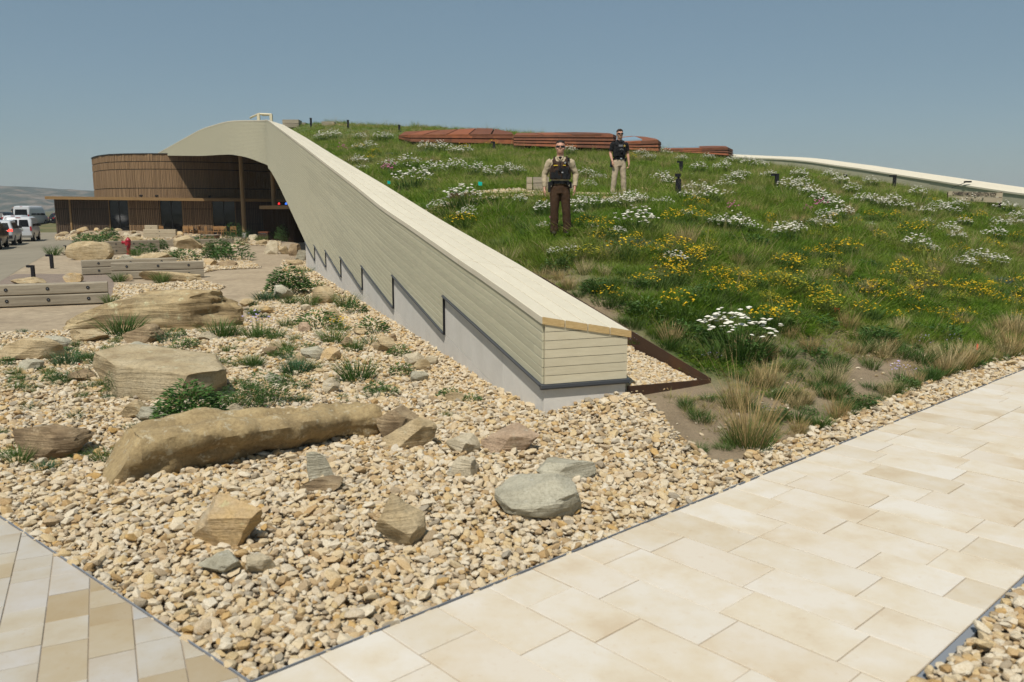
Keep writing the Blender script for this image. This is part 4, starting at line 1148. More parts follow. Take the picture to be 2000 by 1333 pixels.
# ---------------- path lights: L-shaped black bollards
def path_light(x, y, z, h, lab, grp, rz=0.0, w=None):
    e = empty('path_light', (x, y, z), rz, lab, 'bollard light', grp)
    w = w or h * .16
    mb = MB(); mb.box((0, 0, h / 2), (w, w * .8, h)); mb.build('post', M['black'], e)
    mb = MB(); mb.box((-h * .22, 0, h - h * .07), (h * .30, w * .8, h * .14)); hd = mb.build('lamp_head', M['black'], e)
    mb = MB(); mb.box((-h * .24, 0, h - h * .145), (h * .18, w * .5, .01)); mb.build('lens', M['skyglass'], hd)
    return e
for px, py, yt, lab in ((66, 549, 519, 'L-shaped black path light beside the road kerb, second nearest'), (102, 525, 498, 'L-shaped black path light on brown gravel left of the big tan boulder'),
                        (129, 491, 480, 'small L-shaped black path light between the road and the big tan boulder'), (197, 594, 571.5, 'black path light standing in front of the near timber bench'),
                        (308, 466, 456, 'L-shaped black path light in the middle of the paved patio'), (303, 474, 468, 'tiny black path light behind the red hydrant'), (458, 471, 466, 'tiny black path light near the rusty box and column')):
    p = G(px, py, -.1); h = (py - yt) * mpp(p[1]) * 1.02
    path_light(p[0], p[1], -.1, h, lab, 'L-shaped path lights in the rock garden', w=h * .2)
for px, py, yt, Y, lab in ((1517, 356, 339.5, 30, 'black path light in the flowers left of the long grey parapet'), (1651, 352, 341, 40, 'black path light in front of the grey parapet, halfway to the sign'), (1747, 354, 342, 39, 'black path light standing out against the cream cap of the parapet'),
                           (1330, 325, 315, 33, 'black path light low in the grass right of the officer in black'), (965, 282, 277, 45, 'black path light under the long rusty skylight'), (1217, 303, 291, 34, 'black path light just right of the elbow of the officer in black')):
    p = atY(px, py, Y); z = min(hz1(p[0], p[1]), p[2]); h = atY(px, yt, Y)[2] - z
    path_light(p[0], p[1], z, h, lab, 'path lights on the planted roof', w=.13)
# taller sensor post
p = atY(1324, 386, 22.3); z = hz1(p[0], p[1]); zt = atY(1324, 339.5, 22.3)[2]; h = zt - z
e = empty('sensor_post', (p[0], p[1], z), 0, 'tall black sensor post with a notched head, right of the officer in black', 'post')
mb = MB(); mb.box((0, 0, h * .38), (.13, .11, h * .76)); mb.build('post', M['black'], e)
mb = MB(); mb.box((0, 0, h * .81), (.06, .06, h * .14)); mb.build('neck', M['black'], e)
mb = MB(); mb.box((-.02, 0, h * .93), (.14, .1, h * .14)); mb.build('sensor_head', M['black'], e)
# timber bench on the roof behind the officer
p = atY(1030, 379, 21.6); z = hz1(p[0] + .5, p[1] + .3)
zt = atY(1030, 345.5, 21.6)[2]; pe = atY(1121, 379, 21.6)
e = empty('timber_bench', ((p[0] + pe[0]) / 2, 21.8, min(z, p[2]) - .05), 0, 'weathered stacked timber bench on the roof path behind the officer in brown trousers', 'bench')
W_ = pe[0] - p[0]; hh = (zt - e.location.z)
for r in range(3):
    mb = MB(); mb.box((-W_ / 2 + .055, .1, hh * (r + .5) / 3), (.14, .46, hh / 3 - .015)); mb.build('end_beam', M['beamlight'], e)
    mb = MB(); mb.box((.08, .02, hh * (r + .5) / 3), (W_ - .15, .34, hh / 3 - .012)); mb.build('beam', M['beam'], e) if r < 2 else None
mb = MB(); mb.box((-.25, .02, hh * 2.5 / 3), (W_ - .8, .34, hh / 3 - .012)); mb.build('beam', M['beam'], e)
# steel edge and pale gravel of the roof path
pa_ = [atY(878, 377.5, 21.4), atY(960, 377.5, 21.2), atY(1040, 379, 21.1), atY(1120, 380, 21.2), atY(1190, 382.5, 21.6)]
mb = MB()
for a, b_ in zip(pa_, pa_[1:]):
    mb.hexa([(a[0], a[1], a[2] - .35), (b_[0], b_[1], b_[2] - .35), (b_[0], b_[1] + .02, b_[2] - .35), (a[0], a[1] + .02, a[2] - .35)], [(a[0], a[1], a[2] - .0), (b_[0], b_[1], b_[2] - .0), (b_[0], b_[1] + .02, b_[2] - .0), (a[0], a[1] + .02, a[2] - .0)])
tag(mb.build('path_edging', M['rustdark'], fix=True), 'thin rusty steel edging along the gravel path across the planted roof', 'edging')
ROOFPATH = [(a[0], a[1] + .03) for a in pa_] + [(pa_[-1][0] + 1.2, 23.4), (pa_[2][0], 22.3), (pa_[0][0] + .4, 22.0)]
# ---------------- name sign
s0, s1 = atY(1851, 389, 35.0), atY(1957, 393, 34.2)
d = np.array([s1[0] - s0[0], s1[1] - s0[1]]); WS = np.linalg.norm(d); rz = math.atan2(d[1], d[0])
zt0 = atY(1851, 374, 35)[2]; zt1 = atY(1957, 377, 34.2)[2]
sg = empty('name_sign', (s0[0], s0[1], 0), rz, 'timber name sign with black capital letters reading CHAMBERS FAMILY CONSERVATION ROOF by the right parapet', 'sign')
zz = (zt0 + zt1) / 2; tl = math.atan2(zt1 - zt0, WS)
R_ = Matrix.Rotation(-tl, 3, 'Y')
mb = MB(); mb.box((WS / 2, 0, zz - .09), (WS, .14, .18), R_); mb.build('beam', M['beamlight'], sg)
mb = MB(); mb.box((WS / 2, 0, zz - .30), (WS, .14, .20), R_); mb.build('beam', M['beamlight'], sg)
for x in (.02, WS * .97):
    mb = MB(); mb.box((x, .08, zz - .4), (.10, .08, .8)); mb.build('post', M['rustdark'], sg)
tx = bpy.data.curves.new('lettering', 'FONT'); tx.body = 'CHAMBERS FAMILY CONSERVATION ROOF'; tx.size = .215; tx.extrude = .008; tx.align_x = 'CENTER'; tx.align_y = 'CENTER'; tx.offset = .003
tx.materials.append(M['black'])
to = bpy.data.objects.new('lettering', tx); COL.objects.link(to); to.parent = sg
bpy.context.view_layer.update()
k = min(1.0, WS * .80 / max(to.dimensions.x, .1))
dg_ = bpy.context.evaluated_depsgraph_get(); lme = bpy.data.meshes.new_from_object(to.evaluated_get(dg_)); lme.name = 'lettering'
bpy.data.objects.remove(to); to = link('lettering', lme, sg)
to.location = (WS * .48, -.078, zz - .09 + tl * -.02); to.rotation_euler = (math.pi / 2, -tl, 0); to.scale = (k, 1.0, 1)
# spot on the right parapet
p = atY(1890, 357, 42.6); e = empty('parapet_lamp', (p[0], p[1], p[2]), 0, 'small flat black lamp lying on the cream cap of the right parapet', 'light')
mb = MB(); mb.box((0, 0, .04), (.3, .2, .08)); mb.build('lamp_head', M['black'], e); mb = MB(); mb.tube([(0, 0, .05), (-.9, -.2, -.28)], .015, 5); mb.build('cable', M['black'], e)

# ================================================================== THINGS IN THE YARD
def bench(a, b_, zb, zt, lab, thick=.32, bolts=2, m='beam', rows=2, bolt_x=None):
    a = np.array(a[:2]); b_ = np.array(b_[:2]); L = np.linalg.norm(b_ - a); rz = math.atan2(b_[1] - a[1], b_[0] - a[0])
    e = empty('timber_bench', (a[0], a[1], zb), rz, lab, 'bench', 'weathered timber beam benches')
    h = (zt - zb - .03) / rows
    for r in range(rows):
        mb = MB(); z0_ = .03 + r * h
        x0, x1 = 0, L; c = .02
        prof = [(-thick / 2 + c, z0_), (thick / 2, z0_), (thick / 2, z0_ + h - .02), (-thick / 2 + c * .8, z0_ + h - .02), (-thick / 2, z0_ + h - .05), (-thick / 2, z0_ + c)]
        rings = [[Vector((x, y, z)) for y, z in prof] for x in (x0, x1)]
        mb.loft(rings); o = mb.build('beam', M[m], e, fix=True)
        for x in (bolt_x or [L * (i + .5) / bolts for i in range(bolts)]):
            mb = MB(); mb.tube([(x, -thick / 2 - .012, z0_ + h * .5), (x, -thick / 2 + .02, z0_ + h * .5)], [.045, .045], 10); q = mb.build('bolt', M['black'], o)
            mb = MB(); mb.tube([(x, -thick / 2 - .016, z0_ + h * .5), (x, -thick / 2, z0_ + h * .5)], .02, 8); q2 = mb.build('bolt', M['bolt'], o)
    for x in (L * .15, L * .85):
        mb = MB(); mb.box((x, 0, .0), (.12, thick * .8, .1)); mb.build('foot', M['black'], e)
    return e
ZG = -.1
pA, pB = G(-110, 606, ZG), G(213, 593, ZG); bench(pA, pB, ZG, atY(213, 549, pB[1])[2], 'nearest weathered timber bench, cut by the left edge, beside the long boulder', bolt_x=None, bolts=4)
pA, pB = G(219, 547, ZG), G(399, 542, ZG); bench(pA, pB, ZG, atY(300, 511, (pA[1] + pB[1]) / 2)[2], 'weathered timber bench with three bolts, behind a long low stone', bolts=3)
pA, pB = G(161, 538, ZG), G(345, 531, ZG); bench(pA, pB, ZG, atY(161, 508, pA[1])[2], 'weathered timber bench standing just behind the three-bolt bench, left half in view', bolts=3)
pA, pB = G(208, 498, ZG), G(310, 494, ZG); bench(pA, pB, ZG, atY(240, 471, pA[1])[2], 'weathered timber bench behind the red fire hydrant', bolts=3)
pA, pB = G(305, 482, ZG), G(455, 478, ZG); bench(pA, pB, ZG, atY(380, 469, pA[1])[2], 'long low timber beam behind the green bushes', bolts=1, rows=1)
pA, pB = G(282, 466, ZG), G(345, 466, ZG); bench(pA, pB, ZG, atY(300, 448, pA[1])[2], 'pale two-beam timber bench on the far patio below the drum', bolts=1, m='beamlight')
pA, pB = G(285, 463, ZG), G(310, 463, ZG); bench(pA, pB, ZG, atY(300, 440, pA[1])[2], 'short pale timber box seat behind the far two-beam bench', bolts=1, m='beamlight')
pA, pB = G(354, 470, ZG), G(388, 470, ZG); bench(pA, pB, ZG, atY(370, 461, pA[1])[2], 'short grey timber bench on the patio left of the half-round planter', bolts=1, rows=1)
# half-round timber planter
c = G(406, 470, ZG); w = 18 * mpp(c[1])
e = empty('planter', (c[0], c[1] + w * .6, ZG), 0, 'half-round dark timber planter edge on the patio', 'planter')
mb = MB(); mb.tube([(0, 0, 0), (0, 0, .42)], w, 20); mb.build('tub', M['slat'], e, True, 40)
mb = MB(); mb.tube([(0, 0, .42), (0, 0, .46)], w * 1.03, 20); mb.build('rim', M['beam'], e, True, 40)
# rusty box by the lobby
c = G(517, 470, ZG); w = 19 * mpp(c[1]); h = 17 * mpp(c[1])
e = empty('rusty_bin', (c[0], c[1], ZG), -.1, 'rusty steel bin box beside the lobby under the arch', 'bin')
mb = MB(); mb.box((0, 0, h * .42), (w, w * .7, h * .84)); mb.build('body', M['rustdark'], e)
mb = MB(); mb.box((0, 0, h * .92), (w * 1.04, w * .74, h * .12)); mb.build('lid', M['rust'], e)
mb = MB(); mb.box((0, -w * .36, h * .8), (w * .5, .03, .04)); mb.build('handle', M['bolt'], e)
# fire hydrant
c = G(252, 497.5, ZG); hh = 33.5 * mpp(c[1])
hy_ = empty('fire_hydrant', (c[0], c[1], ZG), 0, 'red fire hydrant among rocks behind the timber benches', 'fire hydrant'); k = hh / .95
def T(pts, r, n=12): mb.tube([(x * k, y * k, z * k) for x, y, z in pts], [q * k for q in (r if hasattr(r, '__len__') else [r] * len(pts))], n)
mb = MB(); T([(0, 0, 0), (0, 0, .04)], .16); T([(0, 0, .04), (0, 0, .52)], .10); T([(0, 0, .50), (0, 0, .55)], .15); T([(0, 0, .55), (0, 0, .74)], .135); mb.build('barrel', M['red'], hy_, True, 35)
mb = MB(); T([(0, 0, .74), (0, 0, .77), (0, 0, .84), (0, 0, .90), (0, 0, .92)], [.15, .15, .12, .06, .035]); T([(0, 0, .92), (0, 0, .96)], .03, 5); mb.build('bonnet', M['red'], hy_, True, 35)
mb = MB(); T([(-.1, 0, .66), (-.27, 0, .66)], [.085, .085]); T([(-.27, 0, .66), (-.33, 0, .66)], [.105, .10]); T([(-.33, 0, .66), (-.37, 0, .66)], .03, 5); mb.build('hose_outlet', M['red'], hy_, True, 35)
mb = MB(); T([(0, -.1, .58), (0, -.2, .58)], .07); T([(0, -.2, .58), (0, -.23, .58)], .085); mb.build('hose_outlet', M['red'], hy_, True, 35)
mb = MB(); T([(0.05, -.22, .57), (.03, -.24, .42)], .012, 5); mb.build('chain', M['bolt'], hy_)
# patio chairs and tables
wood = mat('orange_chair_wood', (0.36, 0.20, 0.08), (0.30, 0.16, 0.06), 3, .6)
def chair_mesh():
    mb = MB(); mb.box((0, 0, .44), (.5, .48, .04)); mb.box((0, .22, .78), (.5, .04, .22))
    for x in (-.22, .22):
        mb.box((x, -.2, .22), (.05, .05, .44)); mb.box((x, .22, .42), (.05, .05, .84))
    mb.box((0, .22, .60), (.46, .03, .06)); return mb.mesh('patio_chair', [wood])
cmesh = chair_mesh()
cps = [(275, 447, 'leftmost', 2.9), (313, 453, 'on its own right of the pale bench', .2), (366, 455, 'first to the right of the window', 3.0), (378, 455, 'second to the right of the window', 2.7), (395, 456, 'below the slatted wall panel', 1.5), (408, 457, 'just left of the second window edge', 2.2),
       (421, 457, 'under the middle of the second window', .1), (440, 457.5, 'right part of the second window', 3.0), (456, 457.5, 'nearest the round column', .3), (436, 452, 'furthest back by the glass', 2.8)]
for px, py, lab, rz in cps:
    if px < 300: continue
    c = atY(px, 460, 79.5 + (457 - py) * .25); o = link('patio_chair', cmesh, None, (c[0], c[1], ZG), (0, 0, rz), (1.15,) * 3)
    tag(o, 'orange wooden patio chair, ' + lab, 'chair', 'wooden chairs on the patio')
tt_ = [(387, 456, 'between the chairs below the slatted panel'), (415, 458, 'in the middle of the chair row'), (447, 459, 'left of the round column')]
for px, py, lab in tt_:
    c = atY(px, 460, 80.2); e = empty('patio_table', (c[0], c[1], ZG), .2, 'dark patio table ' + lab, 'table', 'dark tables on the patio')
    mb = MB(); mb.box((0, 0, .75), (.95, .8, .04)); mb.build('top', M['frame'], e)
    mb = MB(); mb.box((0, 0, .37), (.09, .09, .73)); mb.box((0, 0, .02), (.6, .6, .04)); mb.build('pedestal', M['frame'], e)
# survey flags
def flag(p, h, c, lab, w=.1):
    e = empty('marker_flag', tuple(p), rnd.uniform(-.6, .6), lab, 'flag')
    mb = MB(); mb.tube([(0, 0, 0), (0, 0, h)], .004, 5); mb.build('wire', M['bolt'], e)
    mb = MB(); mb.hexa([(0, -.001, h - .1), (w, -.001, h - .11), (w, .001, h - .11), (0, .001, h - .1)], [(0, -.001, h), (w, -.001, h - .015), (w, .001, h - .015), (0, .001, h)]); mb.build('flag', plain('flag_%d' % int(p[0] * 100 + 9e4), c, .6), e)
for px, py, c, lab, h in ((934, 376, (.0, .45, .36), 'small teal marker flag by the roof path', .28), (757, 372, (.0, .40, .34), 'tiny teal marker flag beside the timber cap', .3), (1628, 616, (.75, .11, .03), 'tiny orange marker flag on the bare patch of the slope', .13), (1904, 708, (.75, .15, .06), 'thin orange stake at the edge of the gravel strip', .3)):
    q = hill_hit(px, py)
    if q is not None: flag(q, h, c, lab, .11 if h != .3 or px < 1000 else .03)
for px, py, lab in ((154, 722, 'tiny orange-red marker flag among the dry tufts on the left gravel'), (683, 724, 'tiny orange-red marker flag beside the bright green tuft'), (603, 1106, 'orange-red marker stake lying low in the near gravel')):
    q = G(px, py, -.03); flag(q, .1 if py < 1000 else .09, (.72, .09, .04), lab, .035)
# ================================================================== ROCKS
from mathutils import noise as mn
_ico = {}
def ico(n):
    if n not in _ico:
        bm = bmesh.new(); bmesh.ops.create_icosphere(bm, subdivisions=n, radius=1.0)
        _ico[n] = (np.array([v.co[:] for v in bm.verts]), [tuple(v.index for v in f.verts) for f in bm.faces]); bm.free()
    return _ico[n]
def rock_verts(seed, sub=3, cuts=14, lo=.50, hi=.86, rough=.09, box=.35, boxp=4.0):
    r = np.random.default_rng(seed); V, Fc = ico(sub); V = V.copy()
    # push towards a box so that faces are flattish
    n4 = (np.abs(V) ** boxp).sum(1) ** (1 / boxp); V = V * (1 - box) + (V / n4[:, None]) * box
    for _ in range(cuts):
        n = r.normal(size=3); n[2] *= .8; n /= np.linalg.norm(n); d = r.uniform(lo, hi)
        k = V @ n; over = k > d; V[over] -= np.outer(k[over] - d, n)
    if rough:
        o = r.uniform(0, 50, 3)
        dn = np.array([mn.fractal(Vector(v * 1.6 + o), 1.0, 2.1, 4) for v in V]); lay = np.array([mn.noise(Vector((v[0] * .8 + o[0], v[1] * .8, v[2] * 7))) for v in V])
        V *= (1 + rough * dn + rough * .35 * lay)[:, None]
    V -= (V.max(0) + V.min(0)) / 2
    return V / np.abs(V).max(0), Fc
def rock_mesh(name, seed, dims, m, sub=3, sharp=22, shear=(0, 0), tilt=0, **k):
    V, Fc = rock_verts(seed, sub, **k)
    V = V * (np.array(dims) / 2)
    V[:, 0] += shear[0] * V[:, 2]; V[:, 1] += shear[1] * V[:, 2]
    if tilt:
        c, s = math.cos(tilt), math.sin(tilt); x, z = V[:, 0].copy(), V[:, 2].copy(); V[:, 0] = c * x - s * z; V[:, 2] = s * x + c * z
    me = bpy.data.meshes.new(name); me.from_pydata(V.tolist(), [], Fc); me.materials.append(m)
    me.shade_smooth(); me.set_sharp_from_angle(angle=math.radians(sharp)); return me
def rock(x0, x1, yt, yb, kind, lab, seed, rz=None, wf=.75, zb=-.05, name='boulder', group=None, sink=.22, sub=4, hmin=.3, **k):
    """a rock filling roughly this outline, standing on the ground there"""
    c = G((x0 + x1) / 2, yb, zb)
    if zb == -.05:
        zb = -.03 + float(gmound(np.array([c[0]]), np.array([c[1] + .2]))[0]); c = G((x0 + x1) / 2, yb, zb)
    d = c[1]; L = (x1 - x0) * mpp(d); ph = math.atan2(H0 - zb, d)
    W = L * wf; Hh = max(((yb - yt) * mpp(d) - .55 * W * math.sin(ph)) / math.cos(ph), hmin * L)
    Ht = Hh * (1 + sink)
    if rz is None: rz = random.Random(seed).uniform(-.25, .25)
    me = rock_mesh(name, seed, (L * 1.03, W, Ht), M['rock_' + kind], sub=sub, **k)
    o = link(name, me, None, (c[0] * (1 + W * .42 / d), c[1] + W * .42, zb + Hh - Ht / 2), (0, 0, rz))
    tag(o, lab, 'rock' if L < 1.0 else 'boulder', group); return o
def gmound(x, y):
    """slight swells of the gravel, rising against the wall end"""
    x = np.asarray(x, float); y = np.asarray(y, float)
    a = .20 * np.exp(-((x - 1.5) ** 2 + (y - 9.7) ** 2) / .9)
    dw = -((x - WA[0]) * -WN[0] + (y - WA[1]) * -WN[1])
    dp = np.abs((x - PATH_A[0]) * PATH_N[0] + (y - PATH_A[1]) * PATH_N[1]); dl = np.abs((x - PATH_A[0]) * LPN[0] + (y - PATH_A[1]) * LPN[1])
    e = np.clip(np.minimum(dp, dl) / 1.2, 0, 1)
    return a + (.10 * vnoise(x, y, 2.2, 31) + .05 * vnoise(x, y, .8, 32)) * e
R_ = [
 (36, 180, 818, 900, 'dark', 'angular brown rock at the left edge below the flat-topped boulder', 101, dict(cuts=11, lo=.45)),
 (380, 516, 964, 1066, 'orange', 'orange-tan angular block in the near gravel below the log-shaped stone', 107, dict(cuts=11, lo=.45, wf=.6, tilt=-.25)),
 (733, 833, 958, 1064, 'tan', 'upright tan wedge-shaped rock in the near gravel', 112, dict(cuts=12, lo=.45, wf=.7, shear=(-.12, 0))),
 (960, 1140, 916, 1012, 'gray', 'big rounded grey-green boulder near the edge of the stone path', 131, dict(cuts=12, lo=.56, wf=.75)),
 (1043, 1166, 889, 940, 'gray', 'flat grey slab resting behind the big rounded grey-green boulder', 119, dict(cuts=11, lo=.46, wf=.8, hmin=.16)),
 (938, 1053, 822, 886, 'pink', 'pinkish wedge rock in the gravel below the end of the timber wall', 123, dict(cuts=11, lo=.45, wf=.7, shear=(.25, 0))),
 (746, 853, 811, 882, 'tan', 'pale tan angular rock at the right end of the log-shaped stone', 127, dict(cuts=12, lo=.5, shear=(.2, 0))),
 (735, 822, 791, 862, 'dark', 'hollowed brown rock behind the right end of the log-shaped stone', 133, dict(cuts=11, lo=.46)),
 (870, 938, 847, 890, 'pale', 'small rounded pale rock left of the pinkish wedge rock', 137, {}),
 (871, 936, 885, 931, 'pale', 'small pointed pale rock below the rounded pale one', 141, dict(cuts=12, lo=.42)),
 (600, 652, 877, 940, 'gray', 'pointed grey rock leaning beside the log-shaped stone', 143, dict(cuts=12, lo=.42, wf=.6)),
 (590, 673, 926, 963, 'dark', 'flat dark stone lying in front of the pointed grey rock', 147, dict(hmin=.2)),
 (388, 480, 1072, 1130, 'gray', 'flat blue-grey stone below the orange-tan block', 149, dict(hmin=.22, wf=.8)),
 (478, 543, 1077, 1122, 'pale', 'small flat pale-grey stone right of the flat blue-grey stone', 151, dict(hmin=.25)),
 (-20, 129, 658, 707, 'tan', 'big mottled rock at the left edge below the nearest bench', 153, dict(cuts=11, wf=.5)),
 (80, 136, 655, 690, 'gray', 'small grey rock tucked behind the big mottled rock at the left edge', 157, {}),
 (33, 84, 701, 728, 'gray', 'low grey rock in front of the big mottled rock', 159, {}),
 (138, 213, 640, 668, 'tan', 'low pointed tan rock in front of the tail of the long boulder', 161, dict(hmin=.2)),
 (244, 318, 630, 670, 'dark', 'rugged dark brown rock in front of the long boulder', 163, dict(rough=.13, cuts=5)),
 (384, 430, 646, 668, 'pale', 'small pale rock in front of the right end of the long boulder', 167, {}),
 (246, 297, 666, 694, 'gray', 'rounded grey rock standing behind the flat-topped boulder', 169, {}),
 (136, 192, 717, 748, 'dark', 'small dark rock behind a wispy tuft left of the flat-topped boulder', 171, {}),
 (236, 300, 778, 816, 'tan', 'brown stone below the flat-topped boulder', 173, dict(hmin=.25)),
 (265, 332, 792, 824, 'gray', 'flat grey stone below the flat-topped boulder', 175, dict(hmin=.16)),
 (439, 477, 785, 820, 'pale', 'small white split rock just behind the log-shaped stone', 177, {}),
 (534, 573, 556, 583, 'gray', 'light grey rounded rock in front of the leafy green bush', 179, {}),
 (610, 654, 558, 594, 'tan', 'tan angular rock right of the leafy green bush', 181, dict(cuts=12, lo=.5)),
 (632, 671, 600, 630, 'tan', 'blocky tan rock midway between the leafy bush and the wall', 183, dict(cuts=12, lo=.5)),
 (582, 609, 628, 651, 'pink', 'small tilted pinkish rock in the planted gravel', 185, {}),
 (613, 641, 645, 664, 'pale', 'small pale wedge beside the leafy low plant in the planted gravel', 187, {}),
 (665, 693, 657, 680, 'dark', 'small brown rock right of the leafy low plant', 189, {}),
 (729, 772, 655, 690, 'tan', 'pointed tan rock in the gravel close to the concrete wall foot', 191, dict(cuts=12, lo=.45)),
 (589, 638, 675, 704, 'gray', 'pale grey slanted rock left of the orange-stained rock', 193, {}),
 (625, 667, 678, 707, 'orange', 'orange-stained rock in the middle of the planted gravel', 195, {}),
 (573, 598, 689, 709, 'tan', 'small tan rock touching the pale grey slanted rock', 197, {}),
 (523, 553, 667, 686, 'tan', 'small tan rock right of the lilac flower mat', 199, {}),
 (514, 540, 676, 694, 'dark', 'small brown rock below the lilac flower mat', 201, {}),
 (628, 664, 735, 770, 'pale', 'pale square rock left of the bright green tuft', 203, {}),
 (519, 554, 726, 748, 'gray', 'flattish grey rock below the dense blue-green tuft', 205, {}),
 (789, 834, 686, 716, 'pale', 'pale rock, top of a little heap near the wall foot', 207, {}),
 (805, 842, 700, 724, 'tan', 'tan rock, middle of the little heap near the wall foot', 209, {}),
 (800, 838, 723, 747, 'gray', 'grey rounded rock, front of the little heap near the wall foot', 211, {}),
 (826, 856, 694, 714, 'pale', 'flat pale rock nearest the wall in the little heap', 213, dict(hmin=.2)),
 (835, 859, 774, 789, 'dark', 'small brown stone beside the low weed above the pale gravel', 215, {}),
 (868, 906, 765, 789, 'tan', 'tan stone beside the low weed above the pale gravel', 217, {}),
 (688, 720, 639, 655, 'tan', 'low tan rock in the gravel left of the concrete wall', 219, {}),
 (757, 775, 651, 669, 'dark', 'small brown rock behind the pointed tan rock', 221, {}),
 (734, 758, 751, 765, 'pale', 'small white stone right of the bright green tuft', 223, {}),
 (469, 499, 583, 598, 'tan', 'small tan rock at the right end of the long boulder', 225, {}),
 (500, 536, 594, 613, 'orange', 'low orange rock right of the long boulder', 227, {}),
 (588, 607, 594, 608, 'pale', 'small pale rock between tufts below the leafy bush', 229, {}),
 (135, 219, 470, 509, 'tan', 'big rounded tan boulder left of the fire hydrant', 231, dict(wf=.6, zb=-.1, cuts=7, lo=.6)),
 (340, 397, 459, 489, 'tan', 'tan cracked boulder among green shrubs in the middle of the rock garden', 233, dict(zb=-.1, cuts=9, lo=.5)),
 (262, 333, 493, 514, 'tan', 'flat tan slab rock behind the paired timber benches', 235, dict(zb=-.1, hmin=.14)),
 (399, 425, 505, 520, 'orange', 'squared orange stone block at the end of the bench row', 237, dict(zb=-.08, box=.8)),
 (424, 464, 509, 521, 'dark', 'long brown stone right of the squared orange block', 239, dict(zb=-.08, hmin=.2)),
 (28, 90, 541, 556, 'tan', 'flat tan rock behind the nearest bench, by the front path light', 241, dict(zb=-.1, hmin=.15)),
 (126, 162, 532, 552, 'orange', 'yellowish pointed rock behind the nearest bench', 243, dict(zb=-.1, cuts=7, lo=.45)),
 (266, 393, 529, 550, 'tan', 'long low sandstone lying in front of the three-bolt bench', 245, dict(zb=-.1, wf=.3, hmin=.12)),
 (234, 262, 536, 550, 'dark', 'small brown rock at the left end of the long low sandstone', 247, dict(zb=-.1)),
 (213, 300, 590, 606, 'tan', 'low flat rock behind the top of the long boulder', 249, dict(zb=-.1, hmin=.15)),
 (120, 141, 491, 499, 'pale', 'small pale rock at the road edge', 251, dict(zb=-.1)),
 (484, 506, 458, 471, 'pale', 'squared pale block left of the rusty bin', 253, dict(zb=-.1, box=.8)),
 (516, 546, 470, 497, 'pale', 'tall pale slab block at the end of the gravel path by the arch', 255, dict(zb=-.1, box=.7)),
 (544, 567, 479, 497, 'tan', 'tan boulder half in the sun at the foot of the arch', 257, dict(zb=-.1)),
 (564, 588, 476, 500, 'dark', 'shaded boulder under the leg of the arch', 259, dict(zb=-.1)),
 (578, 599, 488, 514, 'gray', 'grey shaded boulder touching the concrete under the arch', 261, dict(zb=-.1)),
 (500, 522, 468, 480, 'tan', 'tan rock at the top of the pale gravel bank by the arch', 263, dict(zb=-.1)),
 (560, 592, 507, 524, 'tan', 'flat tan rock beside the start of the concrete foot', 265, dict(zb=-.1, hmin=.2)),
 (565, 600, 520, 536, 'tan', 'tan rock behind the leafy green bush', 267, dict(zb=-.1, hmin=.2)),
 (230, 262, 497, 510, 'gray', 'small grey rock at the foot of the hydrant', 269, dict(zb=-.1)),
 (395, 420, 476, 490, 'dark', 'dark split rock right of the cracked boulder', 271, dict(zb=-.1)),
 (330, 350, 483, 497, 'pale', 'pale rock left of the cracked boulder', 273, dict(zb=-.1)),
 (205, 245, 460, 474, 'dark', 'brown rock in the bank behind the big rounded boulder', 275, dict(zb=-.1)),
 (240, 290, 467, 478, 'tan', 'tan rock behind the hydrant bench', 277, dict(zb=-.1)),
]
for x0, x1, yt, yb, kd, lab, sd, kw in R_:
    rock(x0, x1, yt, yb, kd, lab, sd, **kw)
# the three signature stones
def custom_rock(lab, me, loc, rz, cat='boulder'):
    o = link('boulder', me, None, loc, (0, 0, rz)); tag(o, lab, cat); return o
# log-shaped stone
def lichen_mat():
    m, nt, b = _nodes('lichened_sandstone')
    n = noise(nt, 2.2, 6, .65, stretch=(.5, 1, 1)); r = ramp(nt, [(.33, (.46, .35, .18)), (.5, (.36, .265, .13)), (.68, (.22, .16, .08))], n.outputs['Fac'])
    n2 = noise(nt, 9, 5, .75); r2 = ramp(nt, [(.56, (0, 0, 0)), (.64, (1, 1, 1))], n2.outputs['Fac'])
    c = mixc(nt, r.outputs[0], (.50, .43, .29), r2.outputs[0])
    n3 = noise(nt, 26, 4, .8); r3 = ramp(nt, [(.3, (.62, .6, .58)), (.6, (1, 1, 1))], n3.outputs['Fac']); c = mixc(nt, c, r3.outputs[0], 1.0, 'MULTIPLY')
    nt.links.new(c, b.inputs['Base Color']); b.inputs['Roughness'].default_value = .92; bump(nt, b, n3.outputs['Fac'], .7, .02); return m
A = G(300, 940, -.05); B = G(745, 862, -.05)
Lg = np.linalg.norm((B - A)[:2]) * 1.10; rz = math.atan2(B[1] - A[1], B[0] - A[0])
r = np.random.default_rng(5); NR, NK = 84, 44; rings = []
